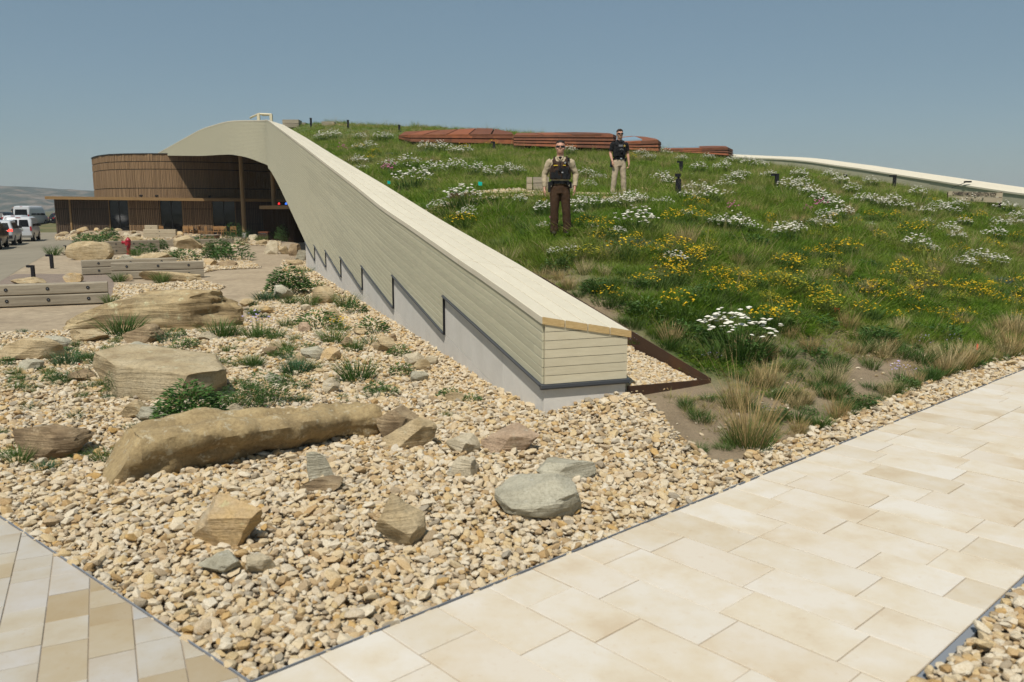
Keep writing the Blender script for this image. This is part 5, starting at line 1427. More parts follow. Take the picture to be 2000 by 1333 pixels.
for i in range(NR):
    u = i / (NR - 1); R0 = .245 + .04 * math.sin(u * 5 + .4) - .05 * u
    if u < .025: R0 *= .86 + 5.6 * u
    if u > .975: R0 *= 1 - (u - .975) * 9
    cz_ = .22 + .035 * math.sin(u * 4.2) + .05 * u; rg = []
    for k in range(NK):
        a = 2 * math.pi * k / NK; q = R0 * (1.02 / (abs(math.cos(a - .25)) ** 3.4 + abs(math.sin(a - .25)) ** 3.4) ** (1 / 3.4)) * (.95 + .05 * math.cos(2 * a + u * 2) + .05 * math.cos(3 * a - u * 5))
        v = Vector((u * Lg, 1.12 * q * math.cos(a), cz_ + 1.0 * q * math.sin(a))); q2 = mn.fractal(v * 2.6 + Vector((3, 1, 7)), 1.0, 2.0, 4) * .075 + mn.noise(Vector((v.x * .9, a * 2.2, 3))) * .03 + mn.fractal(v * 9 + Vector((5, 2, 1)), .9, 2.1, 3) * .012 - .02 * max(0, mn.noise(Vector((v.x * 1.1, v.y * 9, v.z * 9))))
        if abs(math.sin(a * 1.0 + u * .8 - 1.9)) < .05 + .03 * math.sin(u * 23) and .35 < u < .97: q2 -= .034        # long crack
        c_ = Vector((u * Lg + .16 * (math.sin(a)) * (1 - u) * (1 if u < .06 else 0), 0, cz_)); d_ = (v - Vector((u * Lg, 0, cz_))); rg.append(c_ + d_ * (1 + q2 / max(q, .01)))
    rings.append(rg)
mb = MB(); mb.loft(rings); me = mb.mesh('boulder', [lichen_mat()], True, 40)
bm = bmesh.new(); bm.from_mesh(me); bmesh.ops.recalc_face_normals(bm, faces=bm.faces); bmesh.ops.triangulate(bm, faces=[f for f in bm.faces if len(f.verts) > 4]); bm.to_mesh(me); bm.free()
o = custom_rock('long brown log-shaped stone with lichen spots lying across the gravel', me, (A[0] - .26, A[1] - .14, -.01), rz)
# flat-topped boulder
V, Fc = rock_verts(66, 5, 10, .62, .90, .05, .75, 7.0)
c = G(338, 782, -.05); L = 283 * mpp(c[1]); W = L * .62; Hh = .98
V = V * np.array([L / 2, W / 2, Hh / 2]); topm = V[:, 2] > .30; V[topm, 2] = .30 + (V[topm, 2] - .30) * .25
V[:, 2] += -.10 * (V[:, 0] / (L / 2)) + .03 * (V[:, 1] / (W / 2)); V[:, 0] += np.where(V[:, 2] < 0, -V[:, 2] * .25, 0) * np.sign(V[:, 0]) * -1
me = bpy.data.meshes.new('boulder'); me.from_pydata(V.tolist(), [], Fc); me.materials.append(rockmat('buff_sandstone', (.50, .42, .28), (.44, .355, .22), (.33, .25, .145), 1.6, .3)); me.shade_smooth(); me.set_sharp_from_angle(angle=math.radians(30))
custom_rock('large buff boulder with a broad flat top in the left gravel', me, (c[0] - .12, c[1] + W * .36 - .42, .21), -.16)
# long boulder
V, Fc = rock_verts(78, 5, 7, .84, .97, .12, .8, 7.0)
c = G(300, 650, -.08); L = 352 * mpp(c[1]); W = L * .33; Hh = 1.25
V = V * np.array([L / 2, W / 2, Hh / 2]); u = V[:, 0] / (L / 2)
V[:, 2] *= np.interp(u, [-1, -.75, -.45, .1, .9, 1], [.42, .58, .84, 1.0, 1.05, 1.0]); V[:, 2] -= np.interp(u, [-1, -.4, 0], [.22, .08, 0])
me = bpy.data.meshes.new('boulder'); me.from_pydata(V.tolist(), [], Fc); me.materials.append(rockmat('weathered_sandstone', (.52, .42, .25), (.40, .30, .165), (.26, .19, .10), 1.3, .7)); me.shade_smooth(); me.set_sharp_from_angle(angle=math.radians(34))
custom_rock('very long weathered sandstone boulder tapering to the left in front of the benches', me, (c[0] - .22, c[1] + W * .46, .16), .04)
# low bank of small rocks in front of the building
lr = random.Random(19)
bank_protos = [rock_mesh('rock', 300 + i, (1.0, .8, .62), M['rock_' + ('tan', 'pale', 'dark', 'tan', 'orange')[i % 5]], sub=2) for i in range(7)]
BK0, BK1 = atY(108, 460, 80)[0], atY(425, 460, 80)[0]
def bank_z(x, y):
    e = np.clip(np.minimum(np.asarray(x) - BK0, BK1 - np.asarray(x)) / 2.5, 0, 1)
    return -.11 + (.28 + .5 * vnoise(x, y, 3.0, 61)) * np.exp(-((np.asarray(y) - 80.3) / 1.35) ** 2) * e
kx, ky = np.meshgrid(np.linspace(BK0, BK1, 70), np.linspace(77, 83.3, 16)); kz = bank_z(kx, ky)
mb = MB(); mb.v = np.c_[kx.ravel(), ky.ravel(), kz.ravel()].tolist(); mb.f = [(j * 70 + i, j * 70 + i + 1, (j + 1) * 70 + i + 1, (j + 1) * 70 + i) for j in range(15) for i in range(69)]; mb.m = [0] * len(mb.f)
struct(mb.build('gravel_bank', m_gravbase, smooth=True))
spots = []
for i in range(64):
    t = lr.random()
    if i < 40: px, py = 112 + t * 300, lr.uniform(461.6, 466.5)
    elif i < 54: px, py = lr.uniform(150, 260), lr.uniform(462, 472)
    else: px, py = lr.uniform(395, 545), lr.uniform(466, 482)
    spots.append((px, py, i))
RORD = ['', 'second from left', 'third from left', 'fourth from left', 'fifth from left', 'sixth from left', 'seventh from left', 'eighth from left', 'ninth from left', 'tenth from left', 'eleventh from left', 'twelfth from left', 'thirteenth from left', 'fourteenth from left', 'fifteenth from left', 'sixteenth from left', 'seventeenth from left', 'eighteenth from left', 'nineteenth from left']
bankrocks = {}
names3 = {0: 'low bank in front of the slatted wall panels', 1: 'weedy bank behind the big rounded boulder', 2: 'pale bank right of the green shrubs'}
for px, py, i in spots:
    p = G(px, py, -.1); s = lr.uniform(.45, 1.15) * (1 if i < 54 else .7)
    o = link('rock', bank_protos[i % 7], None, (p[0], p[1], (bank_z(p[0], p[1]) if i < 40 else -.06) + s * .12), (0, 0, lr.uniform(0, 6)), (s, s, s * lr.uniform(.7, 1.1)))
    zn = ('low bank before the two left slatted panels' if px < 190 else 'low bank before the first window' if px < 255 else 'low bank before the panel between windows' if px < 314 else 'low bank before the second window' if px < 375 else 'low bank by the patio chairs') if i < 40 else (names3[1] if i < 54 else names3[2])
    o['category'] = 'rock'; o['group'] = 'small rocks in the ' + zn; bankrocks.setdefault(zn, []).append((px, o, i % 7))
for zn, l in bankrocks.items():
    l.sort(key=lambda t: t[0])
    for j, (px, o, v) in enumerate(l): o['label'] = 'small %s rock, %s in the %s' % (('tan', 'pale', 'brown', 'tan', 'orange')[v % 5], 'leftmost' if j == 0 else 'rightmost' if j == len(l) - 1 else RORD[j], zn)

# ================================================================== GRAVEL
m_peb = tintmat('gravel_stone', [(0, (.64, .58, .47)), (.22, (.60, .51, .37)), (.40, (.55, .42, .23)), (.55, (.64, .575, .455)), (.67, (.49, .32, .125)), (.78, (.56, .505, .41)), (.88, (.41, .275, .13)), (1, (.34, .305, .245))], .9, .2, 14.0)
m_peb1 = tintmat('gravel_stone_single', [(0, (.64, .58, .47)), (.22, (.60, .51, .37)), (.40, (.55, .42, .23)), (.55, (.64, .575, .455)), (.67, (.49, .32, .125)), (.78, (.56, .505, .41)), (.88, (.41, .275, .13)), (1, (.34, .305, .245))], .9, .2, 14.0, attr='OBJ')
def pebble(seed, m):
    r = np.random.default_rng(seed); V, Fc = rock_verts(seed, 2 if seed % 2 else 1, 6, .45, .85, .0, .3); V = V * np.array([r.uniform(.8, 1.15), r.uniform(.55, .85), r.uniform(.38, .6)]) * .5
    me = bpy.data.meshes.new('stone'); me.from_pydata(V.tolist(), [], Fc); me.materials.append(m); me.shade_smooth(); me.set_sharp_from_angle(angle=math.radians(28)); return me
pebs = [pebble(900 + i, m_peb) for i in range(12)]; pebs1 = [pebble(900 + i, m_peb1) for i in range(12)]
gx = np.arange(-16, 4, .25); gy = np.arange(4, 40, .25); GX, GY = np.meshgrid(gx, gy); inside = inpoly(GX, GY, main_bed)
GZ_ = np.where(inside, -.07 + gmound(GX, GY) * .85, -.4)
ing = np.zeros_like(inside); ing[:-1, :-1] = inside[:-1, :-1] & inside[1:, :-1] & inside[:-1, 1:] & inside[1:, 1:]
nxg = len(gx); jj, ii = np.nonzero(ing)
mb = MB(); mb.v = np.c_[GX.ravel(), GY.ravel(), GZ_.ravel()].tolist(); mb.f = [(j * nxg + i, j * nxg + i + 1, (j + 1) * nxg + i + 1, (j + 1) * nxg + i) for j, i in zip(jj, ii)]; mb.m = [0] * len(mb.f)
struct(mb.build('gravel_swell', m_gravbase, smooth=True))
PTS = []
def lay(poly, y0, y1, sp, smin, smax, keep=1.0, zoff=-.045, mound=True, seed=0):
    r = np.random.default_rng(1000 + seed)
    xs = [p[0] for p in poly]; a, b_ = min(xs), max(xs); y0 = max(y0, min(p[1] for p in poly)); y1 = min(y1, max(p[1] for p in poly))
    if y1 <= y0: return
    X, Y = np.meshgrid(np.arange(a, b_, sp), np.arange(y0, y1, sp * .9)); X = X.ravel() + r.uniform(-.5, .5, X.size) * sp; Y = Y.ravel() + r.uniform(-.5, .5, Y.size) * sp
    k = inpoly(X, Y, poly) & (r.random(X.size) < keep) & (np.abs(X) < Y * .72 + 1.6)
    X, Y = X[k], Y[k]; S = smin + (smax - smin) * r.random(X.size) ** 2.2
    Z = zoff + (gmound(X, Y) if mound else 0) + S * .12 + r.uniform(0, .015, X.size)
    PTS.append(np.c_[X, Y, Z, S])
lay(main_bed, 3.6, 9.5, .041, .038, .100, seed=1); lay(main_bed, 3.6, 9.5, .085, .055, .125, .6, -.02, seed=2)
lay(main_bed, 9.5, 15, .046, .045, .10, seed=3); lay(main_bed, 9.5, 15, .11, .06, .14, .55, -.02, seed=4)
lay(main_bed, 15, 23, .07, .06, .11, seed=5); lay(main_bed, 23, 40, .12, .08, .14, .9, seed=6)
lay(far_bed_poly, 1.5, 30, .045, .045, .105, seed=7); lay(far_bed_poly, 1.5, 9, .09, .06, .125, .6, -.02, seed=8)
for k, pl in enumerate(isl_polys): lay(pl, 0, 110, .105 if k < 2 else .3, .08 if k < 2 else .12, .15 if k < 2 else .24, .8, -.07, False, seed=9 + k)
pt2 = [(p[0], p[1]) for p in pk]
for (a, b_) in ((0.045, 20),):
    r = np.random.default_rng(50); X = r.uniform(.3, 2.7, 9000); Y = r.uniform(9.9, 12.8, 9000); k = inpoly(X, Y, [pt2[0], pt2[1], pt2[2], pt2[3], pt2[4], pt2[5]]); X, Y = X[k], Y[k]
    A_ = np.c_[np.ones(4), np.array([[1.42, 9.95], [2.6, 10.66], [1.62, 11.66], [.66, 12.7]])]; co = np.linalg.lstsq(A_, np.array([.27, .20, .56, 1.02]), rcond=None)[0]
    PTS.append(np.c_[X, Y, co[0] + co[1] * X + co[2] * Y + .0, r.uniform(.04, .085, X.size)])
# strays on the bare soil next to the strip
r = np.random.default_rng(51); t = r.uniform(-1, 14, 260); w = -1.0 - np.abs(r.normal(0, .35, 260)); q = PATH_A[None] + PATH_D[None] * t[:, None] + PATH_N[None] * w[:, None]
k = inhill(q[:, 0], q[:, 1]); q = q[k]; PTS.append(np.c_[q, hz(q[:, 0], q[:, 1]) + .012, r.uniform(.02, .06, len(q))])
P = np.concatenate(PTS); r = np.random.default_rng(77); n = len(P)
ROT = np.c_[r.uniform(-.5, .5, n), r.uniform(-.5, .5, n), r.uniform(0, 6.28, n)]; IDX = r.integers(0, 12, n); TINT = np.clip(r.random(n), 0, 1)
# the largest-looking 300 stones are pieces of their own
v = P[:, :3] - np.array([0, 0, H0]); dep = v @ _fw; sx = 1000 + v[:, 0] / dep * F0; sy = 666.5 - (v @ _up) / dep * F0
vis = (sx > 0) & (sx < 2000) & (sy < 1333) & (sy > 300); big = np.where(vis & (dep > .5), P[:, 3] / dep, 0); order = np.argsort(-big)[:298]
inner = inpoly(P[order, 0], P[order, 1], far_bed_poly)
far_bed = [o for o in bpy.data.objects if o.name.startswith('gravel_bed') and abs(o.data.vertices[0].co.z + .055) < 1e-4]
for i, fbd in zip(order, inner):
    o = link('stone', pebs1[IDX[i]], far_bed[0] if (fbd and far_bed) else bed, P[i, :3], ROT[i], (P[i, 3],) * 3)
keep = np.ones(n, bool); keep[order] = False
g = scatter('gravel', P[keep, :3], ROT[keep], np.repeat(P[keep, 3:4], 3, 1), IDX[keep], TINT[keep], pebs)
tag(g, 'pale cream and orange crushed limestone gravel covering the beds beside the paths', 'gravel')
# ================================================================== PLANTS
ORD = ['leftmost', 'second from left', 'third from left', 'fourth from left', 'fifth from left', 'sixth from left', 'seventh from left', 'eighth from left', 'ninth from left', 'tenth from left', 'eleventh from left', 'twelfth from left', 'thirteenth from left', 'fourteenth from left', 'fifteenth from left', 'sixteenth from left', 'seventeenth from left', 'eighteenth from left', 'nineteenth from left', 'twentieth from left', 'twenty-first from left', 'twenty-second from left', 'twenty-third from left', 'twenty-fourth from left', 'twenty-fifth from left', 'twenty-sixth from left', 'twenty-seventh from left', 'twenty-eighth from left', 'twenty-ninth from left', 'thirtieth from left', 'thirty-first from left', 'thirty-second from left', 'thirty-third from left', 'thirty-fourth from left', 'thirty-fifth from left']
def ordinals(objs, where, what):
    """objs: list of (px, object); gives each its place in its own patch"""
    objs = sorted(objs, key=lambda t: t[0])
    for i, (px, o) in enumerate(objs):
        if len(objs) == 1: o['label'] = '%s alone %s' % (what, where)
        else: o['label'] = '%s, %s %s' % (what, 'rightmost' if i == len(objs) - 1 else (ORD[i] if i < len(ORD) else ORD[-1]), where)
def blades(mb, n, r, h, w, lean=.5, curve=.5, seed=0, hvar=.35, mi=0, segs=2, z0=-.02, mid=1.0):
    q = random.Random(seed)
    for _ in range(n):
        a = q.uniform(0, 6.283); rr = r * math.sqrt(q.random()); bx, by = rr * math.cos(a), rr * math.sin(a)
        da = a + q.uniform(-.9, .9); l = h * (1 - hvar * q.random() * 1.6 * .6 - hvar * .2); ln = lean * (rr / max(r, .001) * .8 + q.uniform(-.15, .45))
        dx, dy = math.cos(da), math.sin(da); sx, sy = -dy * w / 2, dx * w / 2
        tw = q.uniform(-1.2, 1.2); sx, sy = sx * math.cos(tw) - sy * math.sin(tw), sx * math.sin(tw) + sy * math.cos(tw)
        pts = []
        for s in range(segs + 1):
            u = s / segs; out = l * (ln * u + curve * u * u * .5); z = z0 + l * u * (1 - .18 * curve * u) * max(.35, 1 - .25 * ln)
            pts.append((bx + dx * out, by + dy * out, z))
        vs = []; 
        for s in range(segs):
            k = (1.0 if s == 0 else mid * (1 - .35 * s / segs)); p = pts[s]; vs += [(p[0] - sx * k, p[1] - sy * k, p[2]), (p[0] + sx * k, p[1] + sy * k, p[2])]
        vs.append(pts[-1]); fs = [(2 * s, 2 * s + 1, 2 * s + 3, 2 * s + 2) for s in range(segs - 1)] + [(2 * segs - 2, 2 * segs - 1, 2 * segs)]
        mb.add(vs, fs, mi)
def leaves(mb, n, r, h, ll, lw, seed=0, mi=0, dome=True):
    q = random.Random(seed)
    for _ in range(n):
        a = q.uniform(0, 6.283); rr = r * math.sqrt(q.random()); top = h * (math.sqrt(max(0.05, 1 - (rr / r) ** 2)) if dome else 1) * q.uniform(.35, 1.0)
        da = a + q.uniform(-1, 1); dx, dy = math.cos(da), math.sin(da); tip = q.uniform(-.25, .75); l = ll * q.uniform(.6, 1.2); w = lw * q.uniform(.7, 1.2)
        c = Vector((rr * math.cos(a), rr * math.sin(a), top)); d = Vector((dx, dy, tip)).normalized(); s = Vector((-dy, dx, q.uniform(-.5, .5))).normalized()
        m_ = c + d * l * .5 + Vector((0, 0, .12 * l)); e = c + d * l
        mb.add([c, m_ - s * w / 2, e, m_ + s * w / 2], [(0, 1, 2), (0, 2, 3)], mi)
def stems(mb, n, r, h, seed, mi=0):
    q = random.Random(seed); tips = []
    for _ in range(n):
        a = q.uniform(0, 6.283); rr = r * math.sqrt(q.random()); b_ = Vector((rr * .45 * math.cos(a), rr * .45 * math.sin(a), 0)); z = h * (1 - .38 * (rr / r) ** 2) * q.uniform(.62, 1.06)
        t = Vector((rr * math.cos(a), rr * math.sin(a), z)); m_ = (b_ + t) / 2 + Vector((0, 0, z * .08)); s = Vector((-math.sin(a), math.cos(a), 0)) * .003
        mb.add([b_ - s, b_ + s, m_ + s, m_ - s, t], [(0, 1, 2, 3), (3, 2, 4)], mi); tips.append(t)
    return tips
G_STOPS = [(0, (.085, .185, .016)), (.25, (.14, .245, .022)), (.5, (.205, .285, .034)), (.72, (.26, .30, .065)), (.87, (.40, .34, .14)), (1, (.54, .42, .22))]
m_grass = tintmat('meadow_grass', G_STOPS, .7, .25, trans=.45)
m_fol = {
 'yarrow': tintmat('yarrow_leaves', [(0, (.075, .14, .028)), (1, (.11, .165, .04))], .75, .2, trans=.2, attr='OBJ'),
 'cone': tintmat('coneflower_leaves', [(0, (.085, .15, .03)), (1, (.12, .175, .042))], .75, .2, trans=.2, attr='OBJ'),
 'sage': tintmat('silver_sage_leaves', [(0, (.13, .175, .145)), (1, (.17, .215, .175))], .8, .2, trans=.15, attr='OBJ'),
 'tan': tintmat('dry_tan_grass', [(0, (.46, .36, .17)), (.5, (.40, .28, .12)), (1, (.54, .44, .24))], .75, .2, trans=.2, attr='OBJ'),
 'green': tintmat('green_tuft_grass', [(0, (.05, .11, .02)), (.5, (.075, .14, .026)), (1, (.10, .15, .034))], .7, .25, trans=.22, attr='OBJ'),
 'forb': tintmat('broad_green_leaves', [(0, (.05, .12, .022)), (.5, (.07, .15, .028)), (1, (.10, .165, .04))], .6, .35, trans=.2, attr='OBJ'),
 'chart': tintmat('yellow_green_leaves', [(0, (.13, .165, .03)), (1, (.16, .18, .04))], .7, .2, trans=.2, attr='OBJ'),
 'blue': tintmat('blue_green_tuft', [(0, (.040, .10, .040)), (1, (.06, .12, .05))], .75, .2, trans=.15, attr='OBJ'),
}
m_white = mat('white_flower_heads', (.76, .73, .63), (.64, .61, .51), 40, .8, spec=.1)
m_yel = mat('yellow_petals', (.82, .56, .015), (.74, .44, .012), 30, .7, spec=.15)
m_cen = plain('dark_brown_centre', (.045, .018, .008), .8)
m_pink = plain('pink_petals', (.55, .16, .30), .7); m_lil = plain('lilac_petals', (.50, .42, .70), .7)
m_ygf = mat('acid_yellow_heads', (.50, .42, .02), (.40, .36, .03), 30, .8)
def umbel(mb, c, r, q, mi=0):
    n = 7; t = Vector((q.uniform(-.25, .25), q.uniform(-.25, .25), 1)).normalized(); R_ = t.to_track_quat('Z', 'Y').to_matrix()
    ring = [c + R_ @ Vector((r * q.uniform(.8, 1.15) * math.cos(6.283 * k / n), r * q.uniform(.8, 1.15) * math.sin(6.283 * k / n), 0)) for k in range(n)]
    mb.add(ring + [c + t * r * .35, c - t * r * .45], [(k, (k + 1) % n, n) for k in range(n)] + [((k + 1) % n, k, n + 1) for k in range(n)], mi)
def daisy(mb, c, r, q, mi=0, mc=1, droop=.5):
    t = Vector((q.uniform(-.5, .5), q.uniform(-.6, .3), 1)).normalized(); R_ = t.to_track_quat('Z', 'Y').to_matrix(); n = 6; a0 = q.uniform(0, 1)
    for k in range(n):
        a = a0 + 6.283 * k / n; d = Vector((math.cos(a), math.sin(a), 0)); s = Vector((-math.sin(a), math.cos(a), 0))
        v = [d * r * .2 - s * r * .16, d * r * .2 + s * r * .16, d * r + s * r * .24 - Vector((0, 0, r * droop)), d * r - s * r * .24 - Vector((0, 0, r * droop))]
        mb.add([c + R_ @ p for p in v], [(0, 1, 2, 3)], mi)
    v = [R_ @ Vector((r * .30 * math.cos(6.283 * k / 5), r * .30 * math.sin(6.283 * k / 5), -.1 * r)) + c for k in range(5)]
    mb.add(v + [c + t * r * .55], [(k, (k + 1) % 5, 5) for k in range(5)], mc)
def kit(kind, seed):
    """meshes of one plant: [(part name, mesh)], first is the foliage; unit size about 0.7 m across"""
    q = random.Random(seed); f = MB(); out = []
    if kind == 'yarrow':
        blades(f, 190, .31, .42, .016, .5, .4, seed, .6); tp = stems(f, 56, .38, .48, seed + 1)
        fl = MB(); [umbel(fl, t, q.uniform(.020, .042), q) for t in tp]
        for t in tp[:26]: umbel(fl, t + Vector((q.uniform(-.05, .05), q.uniform(-.05, .05), q.uniform(-.03, .02))), q.uniform(.016, .030), q)
        out = [('foliage', f.mesh('foliage', [m_fol['yarrow']])), ('flower_heads', fl.mesh('flower_heads', [m_white]))]
    elif kind == 'cone':
        blades(f, 120, .30, .36, .015, .5, .3, seed, .5); leaves(f, 90, .32, .36, .09, .022, seed + 2); tp = stems(f, 36, .38, .50, seed + 1)
        fl = MB(); [daisy(fl, t, q.uniform(.018, .030), q) for t in tp]
        out = [('foliage', f.mesh('foliage', [m_fol['cone']])), ('flower_heads', fl.mesh('flower_heads', [m_yel, m_cen]))]
    elif kind == 'acid':
        blades(f, 110, .32, .32, .014, .5, .3, seed, .4); leaves(f, 120, .34, .38, .07, .02, seed + 2); tp = stems(f, 90, .36, .42, seed + 1)
        fl = MB(); [umbel(fl, t, q.uniform(.012, .022), q) for t in tp]
        out = [('foliage', f.mesh('foliage', [m_fol['chart']])), ('flower_heads', fl.mesh('flower_heads', [m_ygf]))]
    elif kind == 'pink':
        blades(f, 60, .22, .34, .016, .4, .3, seed, .5); tp = stems(f, 16, .28, .55, seed + 1); fl = MB(); [daisy(fl, t, q.uniform(.03, .045), q, 0, 1, .8) for t in tp]
        out = [('foliage', f.mesh('foliage', [m_fol['forb']])), ('flower_heads', fl.mesh('flower_heads', [m_pink, m_cen]))]
    elif kind == 'lilac':
        blades(f, 80, .22, .28, .012, .5, .4, seed, .5); tp = stems(f, 22, .24, .36, seed + 1); fl = MB(); [daisy(fl, t, q.uniform(.012, .02), q, 0, 0, .1) for t in tp]
        out = [('foliage', f.mesh('foliage', [m_fol['green']])), ('flower_heads', fl.mesh('flower_heads', [m_lil]))]
    elif kind == 'sage':
        blades(f, 260, .30, .30, .012, .75, .3, seed, .35); out = [('foliage', f.mesh('foliage', [m_fol['sage']]))]
    elif kind == 'tan':
        blades(f, 150, .13, .62, .006, .34, .35, seed, .45, segs=3); g = MB(); blades(g, 90, .14, .34, .007, .5, .35, seed + 5, .4)
        out = [('dry_blades', f.mesh('dry_blades', [m_fol['tan']])), ('green_blades', g.mesh('green_blades', [m_fol['green']]))]
    elif kind == 'tall':
        blades(f, 130, .16, .85, .006, .34, .35, seed, .55, segs=3); blades(f, 30, .15, 1.25, .004, .35, .45, seed + 3, .3, segs=4); g = MB(); blades(g, 210, .20, .46, .007, .55, .4, seed + 5, .4)
        out = [('dry_blades', f.mesh('dry_blades', [m_fol['tan']])), ('green_blades', g.mesh('green_blades', [m_fol['green']]))]
    elif kind == 'green':
        blades(f, 170, .14, .42, .008, .62, .45, seed, .4, segs=3); out = [('blades', f.mesh('blades', [m_fol['green']]))]
    elif kind == 'blue':
        blades(f, 240, .16, .32, .008, .7, .3, seed, .3); out = [('blades', f.mesh('blades', [m_fol['blue']]))]
    elif kind == 'wispy':
        blades(f, 60, .10, .40, .007, .8, .5, seed, .5, segs=3); leaves(f, 60, .16, .25, .05, .012, seed + 2); out = [('blades', f.mesh('blades', [m_fol['blue']]))]
    elif kind == 'forb':
        leaves(f, 210, .30, .30, .10, .032, seed); blades(f, 30, .24, .26, .012, .4, .3, seed, .3); out = [('foliage', f.mesh('foliage', [m_fol['forb']]))]
    elif kind == 'bush':
        leaves(f, 900, .38, .58, .095, .034, seed); stems(f, 40, .3, .55, seed + 1); leaves(f, 160, .24, .25, .12, .04, seed + 4); out = [('foliage', f.mesh('foliage', [m_fol['forb']]))]
    elif kind == 'feather':
        blades(f, 60, .2, .5, .006, .5, .2, seed, .4, segs=3); leaves(f, 760, .30, .48, .06, .013, seed); out = [('foliage', f.mesh('foliage', [m_fol['forb']]))]
    elif kind == 'mat':
        leaves(f, 260, .34, .05, .035, .018, seed, dome=False); out = [('foliage', f.mesh('foliage', [m_fol['sage']]))]
    return out
KITS = {}
def plant(kind, p, s, name, label, cat='plant', group=None, v=None, rz=None, sz=None):
    ks = KITS.setdefault(kind, [kit(kind, 40 + 17 * i + len(kind) * 5) for i in range(4)])
    k = ks[(v if v is not None else rnd.randrange(4)) % 4]
    e = empty(name, tuple(p), rnd.uniform(0, 6.28) if rz is None else rz, label, cat, group)
    e.scale = (s, s, sz if sz else s * rnd.uniform(.85, 1.1))
    for nm, me in k:
        ch = link(nm, me, e)
        if nm in ('flower_heads', 'foliage', 'blades', 'dry_blades', 'green_blades'): ch['kind'] = 'stuff'
    return e
ROWS = [(300, 'near the ridge'), (352, 'high up'), (425, 'halfway up'), (540, 'low down'), (2000, 'at the slope foot')]
COLS = [(740, 'by the timber cap'), (900, 'far left of the officers'), (1060, 'left of the brown-clad officer'), (1230, 'near the two officers'), (1400, 'around the sensor post'), (1600, 'right of the sensor post'), (1780, 'left of the name sign'), (9999, 'below the name sign')]
def where(px, py):
    return next(t for y, t in ROWS if py < y) + ', ' + next(t for x, t in COLS if px < x)
meadow = []
def on_hill(kind, lst, name, what, cat, base=.7, grp=None):
    for it in lst:
        px, py = it[0], it[1]; q = hill_hit(px, py)
        if q is None: continue
        w = it[2] if len(it) > 2 else None
        s = (w * mpp(q[1]) / base) if w else rnd.uniform(.75, 1.15)
        s = min(max(s, .45), 1.7)
        o = plant(kind, q + np.array([0, 0, -.02]), s, name, None, cat, grp)
        meadow.append((what, px, py, o))
# positions of the flower clumps on the roof (centre of clump base)
Y_ = [(1440, 690, 150), (905, 408, 75), (858, 416, 45), (806, 372, 76), (760, 334, 40), (800, 332, 45), (848, 346, 50), (890, 340, 44), (932, 345, 44), (962, 351, 40), (990, 341, 38), (1012, 346, 36), (700, 325, 38), (705, 338, 30), (632, 278, 32), (652, 274, 30), (705, 276, 30), (742, 277, 30), (756, 273, 26), (720, 296, 34), (700, 297, 26),
      (832, 298, 36), (862, 300, 38), (888, 305, 34), (910, 303, 30), (1142, 350, 36), (1168, 356, 34), (1128, 416, 48), (1158, 410, 44), (1215, 410, 50), (1236, 400, 40), (1192, 404, 34), (1255, 404, 40), (1243, 456, 84), (1206, 462, 36), (1085, 503, 36), (1114, 501, 40), (1292, 364, 44), (1306, 368, 36), (1362, 384, 54), (1386, 396, 54), (1342, 392, 40), (1432, 362, 44), (1418, 372, 40), (1446, 352, 36),
      (1318, 520, 48), (1432, 454, 58), (1404, 447, 44), (1466, 458, 44), (1530, 470, 56), (1552, 464, 46), (1786, 492, 56), (1812, 498, 40), (1880, 528, 50), (1912, 518, 52), (1946, 524, 44), (1540, 376, 44), (1562, 384, 48), (1584, 392, 48), (1604, 402, 46), (1624, 412, 44), (1644, 432, 44), (1612, 432, 40), (1568, 368, 38), (1702, 406, 42), (1722, 412, 42), (1682, 400, 40), (1742, 406, 42), (1764, 416, 40), (1662, 382, 36), (1560, 352, 34),
      (1832, 416, 42), (1852, 426, 44), (1806, 424, 40), (1872, 412, 40), (1900, 402, 38), (1930, 406, 40), (1962, 416, 42), (1990, 436, 44), (1952, 450, 44), (1980, 446, 40), (1852, 462, 44), (1866, 476, 40), (1940, 470, 44), (1462, 328, 34), (1484, 332, 34), (1410, 338, 36), (1364, 338, 34), (1332, 318, 28), (1252, 308, 28), (1112, 303, 30), (1162, 299, 30), (1266, 316, 28), (1300, 306, 26), (1016, 400, 30), (1384, 316, 30), (1430, 322, 30),
      (1500, 352, 34), (1620, 352, 30), (1700, 366, 34), (1790, 388, 36), (1640, 364, 34)]
on_hill('yarrow', Y_, 'yarrow_clump', 'white yarrow clump', 'flower', .72, 'white yarrow clumps on the planted roof')
C_ = [(910, 446, 54), (888, 440, 40), (1142, 452, 54), (1166, 474, 40), (1260, 502, 52), (1292, 506, 52), (1240, 496, 40), (1324, 502, 70), (1346, 520, 60), (1366, 510, 56), (1304, 488, 46), (1384, 552, 54), (1404, 546, 50), (1434, 552, 56), (1452, 556, 48), (1424, 566, 46), (1342, 436, 50), (1312, 440, 46), (1372, 436, 44), (1444, 588, 44), (1526, 606, 54), (1546, 614, 46), (1602, 506, 54), (1622, 512, 48), (1644, 498, 50), (1582, 506, 42),
      (1712, 572, 48), (1702, 588, 44), (1726, 596, 44), (1902, 582, 56), (1922, 578, 52), (1942, 596, 48), (1872, 566, 46), (1988, 588, 52), (1984, 606, 48), (1832, 628, 46), (1852, 632, 44), (1772, 462, 46), (1802, 457, 44), (1742, 438, 40), (1702, 432, 40), (1932, 488, 40), (702, 299, 28), (732, 306, 30), (842, 293, 28), (902, 296, 28), (962, 291, 26), (1232, 316, 26), (1662, 496, 46), (1622, 438, 34), (1352, 406, 36), (1372, 410, 34), (720, 318, 30), (1060, 402, 26), (1330, 548, 46), (1480, 566, 46), (1560, 520, 44), (1850, 380, 30), (1880, 440, 36), (1820, 400, 30)]
